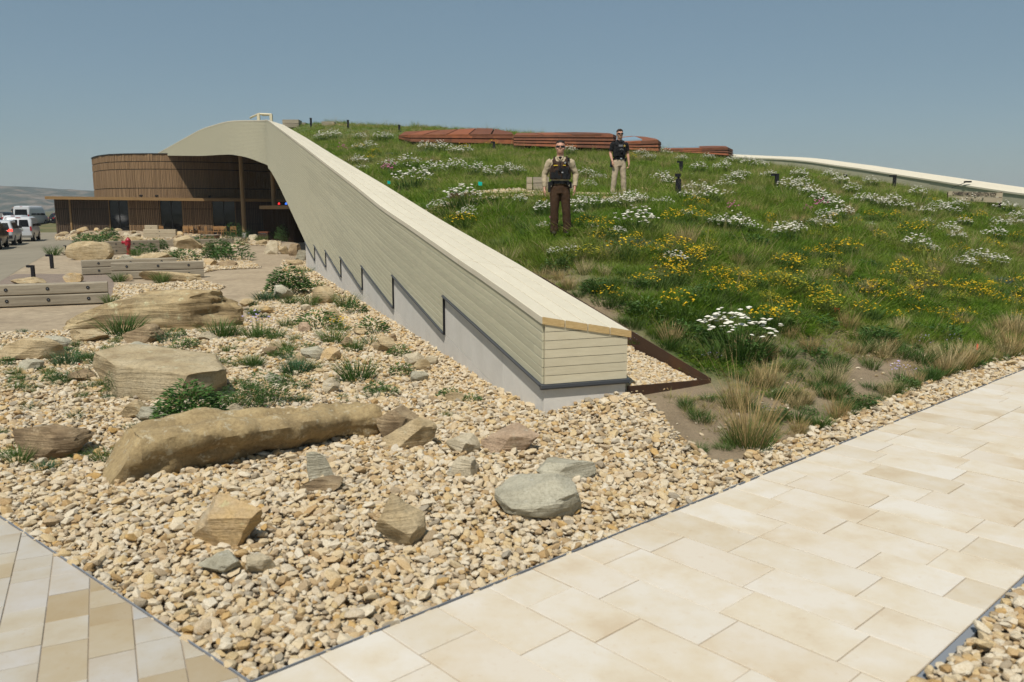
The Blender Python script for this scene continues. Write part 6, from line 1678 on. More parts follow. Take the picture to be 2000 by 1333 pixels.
on_hill('cone', C_, 'coneflower_clump', 'yellow coneflower clump', 'flower', .74, 'yellow coneflower clumps on the planted roof')
on_hill('acid', [(1544, 578, 84), (1798, 560, 72), (1500, 596, 50), (1870, 592, 56), (1590, 470, 40), (1380, 470, 46)], 'spurge_clump', 'yellow-green flower dome', 'plant', .74)
on_hill('pink', [(760, 345, 34), (752, 340, 26), (1602, 412, 34), (1578, 420, 26), (668, 300, 24), (1082, 438, 24), (1430, 420, 30), (1960, 392, 26)], 'pink_flower_clump', 'pink flowers on thin stems', 'flower', .6)
on_hill('sage', [(922, 331, 42), (1230, 482, 76), (1166, 488, 56), (1946, 552, 58), (770, 304, 26), (820, 300, 30), (1510, 362, 30), (1884, 506, 46), (1176, 350, 28), (1702, 384, 40), (1270, 380, 40), (1640, 322 + 40, 30), (1330, 372, 28), (1150, 320, 26)], 'sage_mound', 'silvery blue-green sage mound', 'plant', .74)
on_hill('forb', [(1262, 618, 80), (1228, 608, 50), (1600, 640, 70), (1590, 700, 60), (1520, 520, 50), (1360, 470, 46), (1630, 560, 50), (1480, 480, 46), (1700, 660, 54), (1780, 690, 50), (900, 432, 40), (1180, 470, 60), (1340, 662, 84), (1300, 640, 50), (1420, 470, 44), (1850, 690, 50), (1750, 450, 40), (1300, 420, 36), (960, 400, 36), (930, 372, 30), (850, 385, 40), (780, 348, 34), (990, 440, 44), (1030, 462, 40), (1110, 520, 50), (1240, 560, 50), (1150, 500, 46)], 'leafy_forb', 'leafy dark green plant', 'plant', .66)
on_hill('tan', [(1110, 566, 40), (1106, 560, 30), (1142, 536, 40), (1500, 700, 44), (1722, 700, 56), (1738, 690, 40), (1984, 660, 60), (1960, 650, 50), (1650, 540, 44), (1602, 552, 40), (1790, 572, 40), (1692, 576, 40), (1400, 640, 40), (1760, 640, 36), (1540, 660, 40), (1880, 640, 40), (1860, 470, 36), (1990, 500, 44), (1560, 440, 36), (1480, 420, 34), (1340, 470, 30), (1090, 548, 30), (1180, 540, 34), (1560, 846, 50), (1450, 845, 60), (1660, 690, 36), (1920, 690, 34), (1300, 330, 24), (1420, 400, 26), (960, 360, 24), (850, 320, 22), (1700, 460, 30), (1760, 520, 36), (1830, 540, 36), (1440, 520, 34), (1310, 600, 30), (1620, 780, 30), (1480, 740, 40), (1720, 470, 28), (1555, 800, 46)], 'tan_tussock', 'dry tan grass tussock', 'grass tuft', .55)
on_hill('tall', [(1462, 872, 126), (1440, 800, 84)], 'tall_dry_grass', 'tall dry feathery grass clump', 'grass tuft', .62)
on_hill('green', [(1366, 884, 54), (1412, 880, 48), (1340, 800, 40), (1338, 792, 30), (1660, 832, 60), (1600, 840, 44), (1710, 790, 46), (1650, 770, 40), (1760, 700, 70), (1800, 710, 70), (1840, 700, 60), (1700, 720, 60), (1620, 720, 60), (1540, 640, 44), (1130, 580, 40), (1160, 574, 50), (1210, 590, 60), (1240, 640, 60), (1210, 636, 50), (1280, 660, 50), (1340, 600, 50), (1420, 620, 50), (1380, 600, 46), (1480, 640, 50), (1200, 560, 50), (1100, 590, 30), (1190, 600, 40), (1300, 680, 60), (1330, 690, 60), (1360, 700, 60), (1500, 690, 50), (1560, 720, 54), (1590, 760, 46), (1780, 760, 36), (1440, 740, 50), (1900, 700, 50), (1950, 690, 50), (1750, 680, 50), (1680, 690, 50), (1100, 520, 40), (1060, 490, 40), (1150, 560, 40), (1480, 800, 40)], 'green_tuft', 'green grass tuft', 'grass tuft', .62)
on_hill('lilac', [(1760, 744, 60), (1802, 676, 44), (1860, 672, 40), (1390, 708, 46), (1500, 812, 30), (1240, 690, 30)], 'lilac_flower_clump', 'low clump with tiny lilac flowers', 'flower', .52)
on_hill('mat', [(1260, 806, 70), (1420, 902, 60), (1470, 880, 50), (1080, 478, 50), (1050, 458, 44), (1030, 474, 40)], 'silver_mat', 'flat silver-grey ground-hugging mat', 'plant', .7)
fr = random.Random(71)
def fillers(n, kind, name, what, cat, y0, y1, x0=800, sz=(.6, 1.1)):
    for _ in range(n):
        px, py = fr.uniform(x0, 2000), fr.uniform(y0, y1); q = hill_hit(px, py)
        if q is None or min(math.hypot(q[0] - .9, q[1] - 16.1), math.hypot(q[0] - 3.03, q[1] - 23.6)) < .7 or inpoly(np.array([q[0]]), np.array([q[1]]), ROOFPATH)[0]: continue
        if q[1] < 13.2 and q[0] < float(xl(np.array([q[1]]))[0]) + .55: continue
        meadow.append((what, px, py, plant(kind, q + np.array([0, 0, -.02]), fr.uniform(*sz), name, None, cat)))
fillers(60, 'green', 'green_tuft', 'green grass tuft', 'grass tuft', 400, 760); fillers(40, 'forb', 'leafy_forb', 'leafy dark green plant', 'plant', 390, 720, sz=(.5, 1.0))
fillers(46, 'tan', 'tan_tussock', 'dry tan grass tussock', 'grass tuft', 340, 760, 760); fillers(45, 'green', 'green_tuft', 'green grass tuft', 'grass tuft', 680, 880, 1240, (.4, .8)); fillers(34, 'tan', 'tan_tussock', 'dry tan grass tussock', 'grass tuft', 680, 880, 1240, (.35, .7)); fillers(16, 'forb', 'leafy_forb', 'leafy dark green plant', 'plant', 680, 860, 1240, (.3, .6))
fillers(56, 'cone', 'coneflower_clump', 'yellow coneflower clump', 'flower', 430, 650, 1130, (.5, 1.0)); fillers(26, 'yarrow', 'yarrow_clump', 'white yarrow clump', 'flower', 300, 470, 760, (.35, .8)); fillers(14, 'acid', 'spurge_clump', 'yellow-green flower dome', 'plant', 420, 640, 1150, (.5, .9))
cells = {}
for what, px, py, o in meadow: cells.setdefault((what, where(px, py)), []).append((px, o))
for (what, w), l in cells.items(): ordinals(l, w, what)

# ---------------- grass of the meadow: one mass
def tuft_mesh(seed, n, r, h, w, lean, curve):
    mb = MB(); blades(mb, n, r, h, w, lean, curve, seed, .5); return mb.mesh('tuft', [m_grass])
tufts = [tuft_mesh(1, 34, .10, .26, .010, .6, .5), tuft_mesh(2, 30, .11, .20, .012, .8, .5), tuft_mesh(3, 34, .08, .34, .008, .45, .45), tuft_mesh(4, 26, .12, .15, .013, .9, .5), tuft_mesh(5, 36, .12, .28, .011, .9, .8)]
mbl = MB(); leaves(mbl, 46, .14, .12, .07, .02, 8); tufts.append(mbl.mesh('tuft', [m_grass]))
mbl = MB(); leaves(mbl, 60, .16, .10, .05, .014, 9); tufts.append(mbl.mesh('tuft', [m_grass]))
mbl = MB(); blades(mbl, 16, .10, .50, .0045, .42, .5, 77, .4, segs=3); tufts.append(mbl.mesh('tuft', [m_grass]))
GP = []
def seedgrass(y0, y1, sp, smin, smax, seed):
    r = np.random.default_rng(2000 + seed); X, Y = np.meshgrid(np.arange(-40, 28, sp), np.arange(y0, y1, sp)); X = X.ravel() + r.uniform(-.6, .6, X.size) * sp; Y = Y.ravel() + r.uniform(-.6, .6, Y.size) * sp
    k = (np.abs(X) < Y * .70 + 2); X, Y = X[k], Y[k]; k = inhill(X, Y); X, Y = X[k], Y[k]
    c = cover(X, Y); k = r.random(X.size) < np.clip((c - .10) * 1.25, .34 * (vnoise(X, Y, .5, 46) > .42), 1); X, Y, c = X[k], Y[k], c[k]
    rp_ = inpoly(X, Y, ROOFPATH); X, Y, c = X[~rp_], Y[~rp_], c[~rp_]
    S = (smin + (smax - smin) * r.random(X.size)) * (.65 + .45 * c) * (.55 + .9 * vnoise(X, Y, .75, 41))
    S *= np.where((Y < 13.2) & (X < xl(Y) + .5), .45, 1.0)
    # lower around people's feet
    for fx, fy, lo_ in ((.90, 16.1, .62), (3.03, 23.6, .35)):
        d2 = np.hypot(X - fx, Y - fy); S *= np.clip(lo_ + d2 / 1.2, lo_, 1)
    Z = hz(X, Y) - .02
    S *= 1.1
    T = np.clip(.02 + .45 * vnoise(X, Y, 2.6, 42) + .34 * vnoise(X, Y, .6, 43) - .05 + r.normal(0, .15, X.size) + np.clip((Y - 20) / 60, 0, .22) + (1 - c) * .42, 0, 1)
    I = np.where(vnoise(X, Y, 1.7, 44) + r.uniform(-.25, .25, X.size) > .58, r.integers(3, 7, X.size), r.integers(0, 5, X.size))
    sk_ = r.random(X.size) < .055; I = np.where(sk_, 7, I); T = np.where(sk_, r.uniform(.74, 1.0, X.size), T)
    GP.append((np.c_[X, Y, Z], np.c_[r.uniform(-.15, .15, X.size), r.uniform(-.15, .15, X.size), r.uniform(0, 6.28, X.size)], np.repeat(S[:, None], 3, 1) * np.c_[np.ones(X.size), np.ones(X.size), r.uniform(.75, 1.2, X.size)], I, T))
seedgrass(8, 14, .085, .55, 1.0, 1); seedgrass(14, 20, .11, .7, 1.15, 2); seedgrass(20, 32, .17, .9, 1.45, 3); seedgrass(32, 50, .24, .9, 1.35, 4); seedgrass(50, 92, .42, 1.0, 1.5, 5)
gr = scatter('meadow_grass', np.concatenate([g[0] for g in GP]), np.concatenate([g[1] for g in GP]), np.concatenate([g[2] for g in GP]), np.concatenate([g[3] for g in GP]), np.concatenate([g[4] for g in GP]), tufts)
tag(gr, 'mixed green and tan meadow grasses growing all over the planted roof', 'grass')
# pale gravel of the roof path
r = np.random.default_rng(61); xs = [p[0] for p in ROOFPATH]; X = r.uniform(min(xs), max(xs), 3500); Y = r.uniform(21, 24, 3500); k = inpoly(X, Y, ROOFPATH); X, Y = X[k], Y[k]
Xf = r.uniform(-2.6, 3.4, 420); Yf = 21.0 - np.abs(r.normal(0, .22, 420)); X = np.r_[X, Xf]; Y = np.r_[Y, Yf]
n = len(X); g = scatter('roof_path_gravel', np.c_[X, Y, hz(X, Y) + .05], np.c_[r.uniform(-.4, .4, n), r.uniform(-.4, .4, n), r.uniform(0, 6, n)], np.repeat(r.uniform(.07, .13, n)[:, None], 3, 1), r.integers(0, 12, n), r.random(n), pebs)
tag(g, 'pale crushed gravel of the narrow path across the planted roof', 'gravel')

# ---------------- plants in the gravel garden: (px, base py, width px, kind)
GPL = [('bush', 564, 581, 68, 'big leafy bright green bush between the gravel path and the wall', 'bush'), ('forb', 612, 566, 46, 'leafy skirt of the big bush, on its wall side', None), ('green', 596, 536, 34, 'tall wispy grass against the concrete beside the big bush', None),
 ('blue', 131, 720, 56, 'dense blue-green tuft left of the flat-topped boulder', None), ('green', 197, 720, 70, 'dark green spiky tuft touching the left end of the flat-topped boulder', None), ('feather', 245, 786, 74, 'feathery shrub in front of the left end of the flat-topped boulder', None),
 ('bush', 372, 836, 108, 'dark leafy bush behind the log-shaped stone', 'bush'), ('feather', 470, 812, 84, 'wispy tall weed with white buds behind the log-shaped stone', None), ('feather', 520, 800, 84, 'second wispy weed, at the right end of the flat-topped boulder', None), ('green', 490, 728, 52, 'low green tuft at the right end of the flat-topped boulder', None),
 ('blue', 578, 742, 60, 'dense blue-green tuft in the middle of the planted gravel', None), ('green', 207, 904, 60, 'green tuft left of the log-shaped stone', None), ('green', 155, 898, 36, 'small dark tuft right of the angular brown rock', None), ('green', 93, 742, 34, 'small tuft above the angular brown rock', None),
 ('blue', 128, 757, 44, 'blue-green tuft below the dense one at left', None), ('wispy', 165, 757, 56, 'wispy dry-stemmed tuft in front of a dark rock at left', None), ('wispy', 260, 845, 44, 'thin tuft above the left end of the log-shaped stone', None), ('green', 34, 908, 70, 'tuft in front of the angular brown rock', None), ('blue', 90, 922, 46, 'low tuft below the angular brown rock', None),
 ('green', 2, 856, 30, 'tuft cut by the left edge, upper of two', None), ('forb', 8, 900, 40, 'leafy weed cut by the left edge', None), ('wispy', 60, 815, 40, 'thin weed on the left gravel above the angular rock', None), ('wispy', 150, 830, 40, 'thin weed behind the angular brown rock', None), ('green', 30, 745, 36, 'tuft below the mottled rock at the left edge', None),
 ('green', 700, 756, 90, 'bright green grass tuft, the brightest in the planted gravel', None), ('green', 560, 698, 46, 'green tuft beside the small tan rocks', None), ('green', 693, 698, 46, 'green tuft left of the pointed tan rock', None), ('wispy', 725, 686, 50, 'thin tuft just left of the pointed tan rock', None), ('green', 497, 730, 44, 'second low tuft right of the flat-topped boulder', None),
 ('green', 566, 597, 40, 'tuft below the light grey rounded rock', None), ('blue', 520, 591, 44, 'low blue-green tuft near the gravel path', None), ('green', 494, 600, 24, 'small upright tuft on the edge of the gravel path', None), ('green', 494, 622, 32, 'upright tuft right of the long boulder', None), ('green', 560, 644, 34, 'narrow tuft in the upper planted gravel', None), ('green', 605, 602, 46, 'tuft under the leafy bush', None),
 ('green', 677, 606, 56, 'wide dark tuft near the tan angular rock', None), ('forb', 692, 616, 44, 'leafy low weed near the blocky tan rock', None), ('forb', 622, 648, 76, 'broad-leaved plant beside the tilted pinkish rock', None), ('cone', 662, 656, 44, 'small yellow-flowered plant beside the broad-leaved one', 'flower'), ('forb', 727, 660, 56, 'low spreading green plant near the wall', None), ('green', 650, 682, 62, 'dark tuft above the orange-stained rock', None),
 ('forb', 758, 782, 40, 'low green weed beside the small brown stone', None), ('forb', 786, 742, 46, 'leafy plant in front of the little rock heap', None), ('forb', 780, 704, 40, 'leafy plant at the top of the little rock heap', None), ('green', 872, 830, 26, 'tiny tuft alone in the pale gravel above the pinkish wedge', None), ('green', 770, 838, 34, 'tuft growing in the hollow brown rock', None), ('forb', 922, 796, 34, 'small leafy weed near the wall end', None), ('forb', 877, 790, 40, 'low weed between two small stones', None),
 ('blue', 945, 915, 16, 'tiny dwarf plant left of two, above the big grey-green boulder', None), ('blue', 969, 908, 13, 'tiny dwarf plant right of two, above the big grey-green boulder', None), ('green', 455, 665, 46, 'tuft at the right end of the long boulder', None), ('green', 430, 668, 74, 'big dark tuft in front of the right end of the long boulder', None), ('green', 240, 660, 84, 'wide dark grass tuft in front of the long boulder', None),
 ('green', 540, 672, 40, 'tuft over the lilac mat', None), ('green', 497, 672, 40, 'tuft left of the lilac mat', None), ('lilac', 505, 666, 60, 'low lilac-flowered mat right of the long boulder', 'flower'), ('wispy', 330, 676, 60, 'thin weeds in front of the rugged brown rock', None), ('sage', 300, 694, 40, 'grey-green mound beside the rounded grey rock', None), ('forb', 360, 690, 44, 'leafy weed behind the flat-topped boulder', None), ('forb', 345, 665, 34, 'green weed right of the rugged brown rock', None),
 ('green', 640, 590, 34, 'tuft right of the tan angular rock', None), ('forb', 590, 770, 34, 'small weed behind the right part of the log-shaped stone', None), ('forb', 735, 775, 40, 'thin weed right of the bright green tuft', None), ('green', 455, 730, 30, 'small tuft against the flat-topped boulder', None), ('wispy', 610, 760, 30, 'thin weed left of the pale square rock', None),
 ('forb', 200, 485, 66, 'weedy green plants on the bank behind the big rounded boulder, left', None), ('bush', 215, 470, 28, 'shrub on the bank behind the big rounded boulder', 'bush'), ('forb', 170, 476, 44, 'green plants on the bank by the road', None), ('green', 232, 547, 34, 'low tuft at the left end of the three-bolt bench', None), ('green', 316, 549, 44, 'wild grass in front of the long low sandstone', None),
 ('bush', 425, 503, 46, 'largest green shrub in the rock garden below the column', 'bush'), ('forb', 455, 507, 70, 'spreading green plant right of the largest shrub', None), ('feather', 460, 476, 44, 'grey-green shrub on the bank left of the pale blocks', 'bush'), ('forb', 400, 475, 34, 'shrub right of the cracked boulder', None), ('green', 335, 505, 40, 'green tuft in front of the cracked boulder', None), ('forb', 360, 508, 50, 'low green plants left of the largest shrub', None), ('bush', 310, 488, 28, 'green shrub right of the fire hydrant', 'bush'), ('forb', 285, 496, 40, 'green plants between the hydrant and the cracked boulder', None), ('forb', 370, 478, 36, 'green plants over the cracked boulder', None), ('green', 265, 500, 30, 'tuft right of the hydrant foot', None), ('green', 105, 497, 36, 'low grass tuft at the road edge', None), ('feather', 560, 471, 40, 'dark shaded shrub under the leg of the arch', 'bush'), ('green', 510, 471, 26, 'tuft behind the pale gravel bank', None), ('green', 215, 596, 34, 'low tuft at the end of the nearest bench', None)]
BW = {'bush': .76, 'forb': .66, 'green': .62, 'blue': .5, 'feather': .66, 'wispy': .55, 'cone': .74, 'lilac': .52, 'sage': .74}
for kind, px, py, w, lab, cat in GPL:
    p = G(px, py, -.03); p[2] = -.04 + (float(gmound(np.array([p[0]]), np.array([p[1]]))[0]) if p[1] < 26 else -.05)
    nm = {'bush': 'leafy_bush', 'feather': 'feathery_weed', 'cone': 'coneflower_clump', 'lilac': 'lilac_mat', 'sage': 'sage_mound', 'forb': 'leafy_weed'}.get(kind, 'grass_tuft')
    s = 1.22 * w * mpp(p[1]) / BW[kind]
    plant(kind, p, s, nm, lab, cat or ('plant' if kind in ('forb', 'feather', 'sage') else 'grass tuft'))
# ordinary small tufts filling the planted gravel
fl_ = random.Random(23); fill = []
for i in range(170):
    px, py = fl_.uniform(0, 760), fl_.uniform(590, 800)
    if px > 480 + (py - 590) * 1.6 or py < 640 and px < 480: continue
    if py > 760 and px < 240 and fl_.random() < .4: continue
    p = G(px, py, -.03)
    if not inpoly(np.array([p[0]]), np.array([p[1]]), main_bed)[0]: continue
    p[2] = -.04 + float(gmound(np.array([p[0]]), np.array([p[1]]))[0])
    k = fl_.choice(['green', 'green', 'forb', 'blue', 'green', 'wispy']); s = fl_.uniform(.28, .62)
    fill.append((px, py, plant(k, p, s, 'small_tuft', None, 'grass tuft', 'small tufts dotted over the left gravel')))
fc = {}
for px, py, o in fill:
    w = ('above' if py < 680 else ('beside' if py < 740 else 'below')) + (' the flat-topped boulder' if px < 400 else (' the grey slanted rock' if px < 640 else ' the pointed tan rock'))
    if px < 180: w = ('above' if py < 700 else 'below') + ' the small grey rock at far left'
    fc.setdefault(w, []).append((px, o))
for w, l in fc.items(): ordinals(l, w, 'small sparse green tuft')
# ================================================================== PEOPLE
DG = None
def fuse(mb, name, mats, voxel=.008, smooth=3, wrinkle=0.0, wscale=9.0, seed=0, stretch=(1, 1, .9)):
    """grow one continuous skin over overlapping volumes"""
    me = mb.mesh(name + '_raw', [])
    bm = bmesh.new(); bm.from_mesh(me); bmesh.ops.recalc_face_normals(bm, faces=bm.faces); bm.to_mesh(me); bm.free()
    ob = bpy.data.objects.new(name + '_raw', me); COL.objects.link(ob)
    m = ob.modifiers.new('r', 'REMESH'); m.mode = 'VOXEL'; m.voxel_size = voxel
    if smooth:
        s = ob.modifiers.new('s', 'SMOOTH'); s.factor = .5; s.iterations = smooth
    dg = bpy.context.evaluated_depsgraph_get()
    out = bpy.data.meshes.new_from_object(ob.evaluated_get(dg)); out.name = name
    bpy.data.objects.remove(ob); bpy.data.meshes.remove(me)
    if wrinkle:
        n = len(out.vertices); co = np.empty(n * 3, np.float32); out.vertices.foreach_get('co', co); co = co.reshape(-1, 3); no = np.empty(n * 3, np.float32); out.vertices.foreach_get('normal', no); no = no.reshape(-1, 3)
        o = Vector((seed * 3.1, 1.7, seed)); d = np.array([mn.fractal(Vector((p[0] * wscale * stretch[0], p[1] * wscale * stretch[1], p[2] * wscale * (1 / stretch[2]))) + o, .8, 2.0, 3) for p in co], np.float32)
        co += no * (d * wrinkle)[:, None]; out.vertices.foreach_set('co', co.ravel()); out.update()
    out.materials.clear()
    for q in mats: out.materials.append(q)
    out.shade_smooth(); return out
def rings(spec, n=18):
    return [[Vector((cx + rx * math.cos(2 * math.pi * k / n), cy + ry * math.sin(2 * math.pi * k / n), z)) for k in range(n)] for z, cx, cy, rx, ry in spec]
def hand(mb, w, side, curl=.5, turn=0.0):
    """relaxed hand hanging from the wrist w; side -1 / +1 = image left / right"""
    w = Vector(w); fwd = Vector((0, -1, 0)); inn = Vector((-side, 0, 0))
    mb.loft(rings([(w.z + .02, w.x, w.y, .026, .030), (w.z - .02, w.x, w.y - .004, .022, .036), (w.z - .06, w.x, w.y - .012, .020, .042), (w.z - .095, w.x, w.y - .016, .017, .040)], 12))
    for i, (dy, L, r) in enumerate(((-.048, .072, .0085), (-.024, .082, .009), (0.0, .076, .0088), (.020, .060, .0078))):
        b_ = w + Vector((0, dy, -.085)); a = curl * (1 + .12 * i)
        p1 = b_ + Vector((inn.x * .010, -.002, -L * .45)); p2 = p1 + Vector((inn.x * L * .30 * a, 0, -L * .32)); p3 = p2 + Vector((inn.x * L * .30 * a * 1.3, 0, -L * .20))
        mb.tube([b_, p1, p2, p3], [r * 1.1, r, r * .95, r * .75], 8)
    t0 = w + Vector((inn.x * .006, -.035, -.03)); t1 = t0 + Vector((inn.x * .012, -.028, -.035)); t2 = t1 + Vector((inn.x * .010, -.004, -.032))
    mb.tube([t0, t1, t2], [.013, .0115, .009], 8)
def base_body(pose):
    b = MB()
    b.loft(rings([(1.595, 0, -.045, .030, .035), (1.61, 0, -.030, .048, .060), (1.64, 0, -.015, .062, .080), (1.68, 0, -.005, .071, .092), (1.72, 0, 0, .076, .098), (1.76, 0, .004, .075, .097), (1.79, 0, .006, .064, .083), (1.815, 0, .008, .040, .052), (1.825, 0, .008, .012, .016)]))
    b.tube([(0, .012, 1.44), (0, .006, 1.54), (0, -.004, 1.64)], [.072, .066, .062], 14)
    b.tube([(0, -.094, 1.735), (0, -.106, 1.705), (0, -.112, 1.688)], [.008, .011, .014], 8); b.ell((0, -.094, 1.738), (.052, .012, .010)); b.ell((0, -.090, 1.648), (.025, .011, .007)); b.ell((0, -.086, 1.636), (.022, .011, .007)); b.ell((0, -.070, 1.608), (.026, .020, .018))
    for s in (-1, 1):
        b.ell((s * .077, .012, 1.70), (.009, .022, .034)); b.ell((s * .045, -.070, 1.675), (.022, .020, .020)); b.ell((s * .031, -.086, 1.716), (.013, .010, .009))
    b.loft(rings([(.86, 0, 0, .15, .10), (1.0, 0, 0, .148, .10), (1.12, 0, 0, .15, .105), (1.28, 0, 0, .165, .11), (1.40, 0, .01, .165, .10), (1.46, 0, .012, .12, .08), (1.50, 0, .012, .065, .06)]))
    for s, k in ((-1, 'L'), (1, 'R')):
        sh, el, wr_ = pose['sh' + k], pose['el' + k], pose['wr' + k]
        b.tube([Vector(sh), Vector(sh).lerp(Vector(el), .5), el, Vector(el).lerp(Vector(wr_), .35), wr_], [.058, .050, .041, .042, .028], 12)
        hand(b, wr_, s, pose.get('curl', .55))
        hp, kn, an = pose['hp' + k], pose['kn' + k], pose['an' + k]
        b.tube([Vector(hp), Vector(hp).lerp(Vector(kn), .5), kn, Vector(kn).lerp(Vector(an), .35), an], [.085, .075, .055, .056, .036], 12)
        b.ell((an[0], an[1] - .06, .045), (.04, .11, .035))
    return b
m_skin = mat('skin', (.52, .29, .20), (.47, .25, .17), 18, .55, spec=.35)
m_khaki = mat('khaki_shirt', (.42, .35, .235), (.38, .31, .205), 8, .9)
m_brown = mat('brown_trousers', (.060, .031, .014), (.040, .021, .010), 10, .85)
m_vestb = mat('dark_brown_vest', (.050, .028, .017), (.028, .017, .011), 10, .9)
m_blk = mat('black_cloth', (.012, .012, .013), (.008, .008, .009), 10, .9)
m_blk2 = plain('black_gear', (.010, .010, .011), .45)
m_tan = mat('tan_trousers', (.46, .37, .26), (.41, .33, .23), 9, .9)
m_boot = plain('dark_boots', (.03, .022, .018), .5); m_shoe = mat('grey_shoes', (.14, .14, .14), (.09, .09, .09), 12, .8)
m_hair = mat('dark_hair', (.018, .012, .009), (.010, .007, .005), 60, .7); m_hairb = mat('brown_hair', (.035, .020, .012), (.022, .013, .008), 60, .7)
m_lens = plain('dark_lens', (.006, .006, .007), .12, .6); m_yell = plain('yellow_tape', (.62, .42, .03), .7); m_gold = plain('gold_star', (.70, .48, .12), .35, .5, .6); m_silv = plain('silver_metal', (.55, .55, .55), .35, .5, .7); m_grey = plain('grey_print', (.22, .22, .23), .8); m_red2 = plain('red_cross_print', (.35, .05, .03), .7)
def headscale(me):
    n = len(me.vertices); co = np.empty(n * 3, np.float32); me.vertices.foreach_get('co', co); co = co.reshape(-1, 3)
    k = np.clip((co[:, 2] - 1.56) / .05, 0, 1); co[:, 0] *= 1 + .13 * k; co[:, 1] *= 1 + .08 * k; co[:, 2] += k * ((co[:, 2] - 1.62) * .06 - .032)
    me.vertices.foreach_set('co', co.ravel()); me.update()
def part(root, name, mb_or_me, mats=None, smooth=True, **k):
    me = mb_or_me if isinstance(mb_or_me, bpy.types.Mesh) else mb_or_me.mesh(name, mats if isinstance(mats, list) else [mats], smooth, 40)
    if not isinstance(mb_or_me, bpy.types.Mesh):
        bm = bmesh.new(); bm.from_mesh(me); bmesh.ops.recalc_face_normals(bm, faces=bm.faces); bm.to_mesh(me); bm.free()
    if name in ('body', 'hair', 'sunglasses', 'moustache'): headscale(me)
    return link(name, me, root)
def star(c, r, t=.008):
    mb = MB(); v = [(c[0] + (r if i % 2 == 0 else r * .45) * math.sin(math.pi * i / 5), c[1], c[2] + (r if i % 2 == 0 else r * .45) * math.cos(math.pi * i / 5)) for i in range(10)]
    n = 10; mb.add([(p[0], p[1] - t, p[2]) for p in v] + [(p[0], p[1] + t, p[2]) for p in v], [tuple(range(n)), tuple(range(2 * n - 1, n - 1, -1))] + [(i, (i + 1) % n, n + (i + 1) % n, n + i) for i in range(n)]); return mb
def glasses(root, wrap=True):
    mb = MB(); n = 13
    for s in (-1, 1):
        top, bot = [], []
        for i in range(7):
            u = i / 6; x = s * (.006 + u * .066); y = -.106 + (u ** 2) * (.050 if wrap else .030); h = .017 * (1 - .35 * abs(u - .45) ** 2 * 3) if wrap else .019 * (1 - max(0, u - .75))
            top.append((x, y, 1.722 + h * .75)); bot.append((x, y, 1.716 - h))
        vs = top + bot; mb.add(vs, [(i, i + 1, 7 + i + 1, 7 + i) for i in range(6)]); mb.add([(v[0], v[1] + .004, v[2]) for v in vs], [(i, i + 1, 7 + i + 1, 7 + i) for i in range(6)])
        mb.tube([(s * .070, -.062, 1.724), (s * .081, .005, 1.722), (s * .078, .02, 1.716)], .004, 6)
    mb.tube([(-.014, -.107, 1.722), (.014, -.107, 1.722)], .005, 6); return part(root, 'sunglasses', mb, m_lens)
def sleeve(mb, sh, el, wr_, r, u_end=1.0):
    sh, el, wr_ = Vector(sh), Vector(el), Vector(wr_)
    if u_end < .6: pts = [sh + Vector((-.03 * (1 if sh.x > 0 else -1), 0, .015)), sh, sh.lerp(el, .45), sh.lerp(el, u_end + .2)]; mb.tube(pts, [r * .95, r * 1.08, r, r * .98], 14)
    else: mb.tube([sh + Vector((-.03 * (1 if sh.x > 0 else -1), 0, .015)), sh, sh.lerp(el, .5), el, el.lerp(wr_, .5), el.lerp(wr_, .93)], [r * .95, r * 1.08, r * .95, r * .86, r * .76, r * .62], 14)
def trousers(pose, r=1.0):
    b = MB(); b.loft(rings([(.80, 0, .005, .175 * r, .125), (.88, 0, .005, .178 * r, .128), (.96, 0, .003, .168 * r, .120), (1.02, 0, 0, .158 * r, .113)]))
    for s, k in ((-1, 'L'), (1, 'R')):
        hp, kn, an = Vector(pose['hp' + k]), Vector(pose['kn' + k]), Vector(pose['an' + k])
        b.tube([hp + Vector((0, 0, .03)), hp.lerp(kn, .25), hp.lerp(kn, .6), kn, kn.lerp(an, .35), kn.lerp(an, .75), an + Vector((0, -.01, -.03))], [.105 * r, .108 * r, .094 * r, .082 * r, .083 * r, .080 * r, .084 * r], 14)
    return b
def boots(root, pose, m):
    for k in 'LR':
        an = pose['an' + k]; b = MB(); b.ell((an[0], an[1] - .05, .042), (.052, .145, .05), 12, 8); b.tube([(an[0], an[1] + .02, .02), (an[0], an[1] + .015, .16)], [.055, .052], 12); part(root, 'boot', fuse(b, 'boot', [m], .012, 2))
# ---- officer in brown and khaki
po = dict(shL=(-.205, .01, 1.405), elL=(-.305, .045, 1.165), wrL=(-.300, -.035, .905), shR=(.205, .01, 1.405), elR=(.300, .045, 1.17), wrR=(.285, -.05, .925),
          hpL=(-.088, 0, .90), knL=(-.105, -.02, .50), anL=(-.105, .02, .09), hpR=(.088, 0, .90), knR=(.125, -.02, .50), anR=(.150, .01, .09), curl=.5)
q = atY(1093, 457, 16.17); zf = hz1(q[0], q[1]) + .02
off = empty('person', (q[0], q[1], zf), math.radians(-4), 'standing person in sunglasses, khaki shirt, dark brown loaded vest and dark brown trousers', 'person')
part(off, 'body', fuse(base_body(po), 'body', [m_skin], .008, 2))
b = MB(); b.ell((0, .014, 1.780), (.077, .094, .062), 16, 10); part(off, 'hair', fuse(b, 'hair', [m_hair], .008, 1, .004, 60, 1))
glasses(off)
b = MB(); b.loft(rings([(.98, 0, 0, .172, .122), (1.06, 0, 0, .180, .128), (1.20, 0, 0, .188, .132), (1.34, 0, .005, .195, .128), (1.42, 0, .012, .195, .108), (1.455, 0, .014, .165, .092), (1.485, 0, .014, .118, .082), (1.515, 0, .010, .080, .072)]))
sleeve(b, po['shL'], po['elL'], po['wrL'], .070); sleeve(b, po['shR'], po['elR'], po['wrR'], .070)
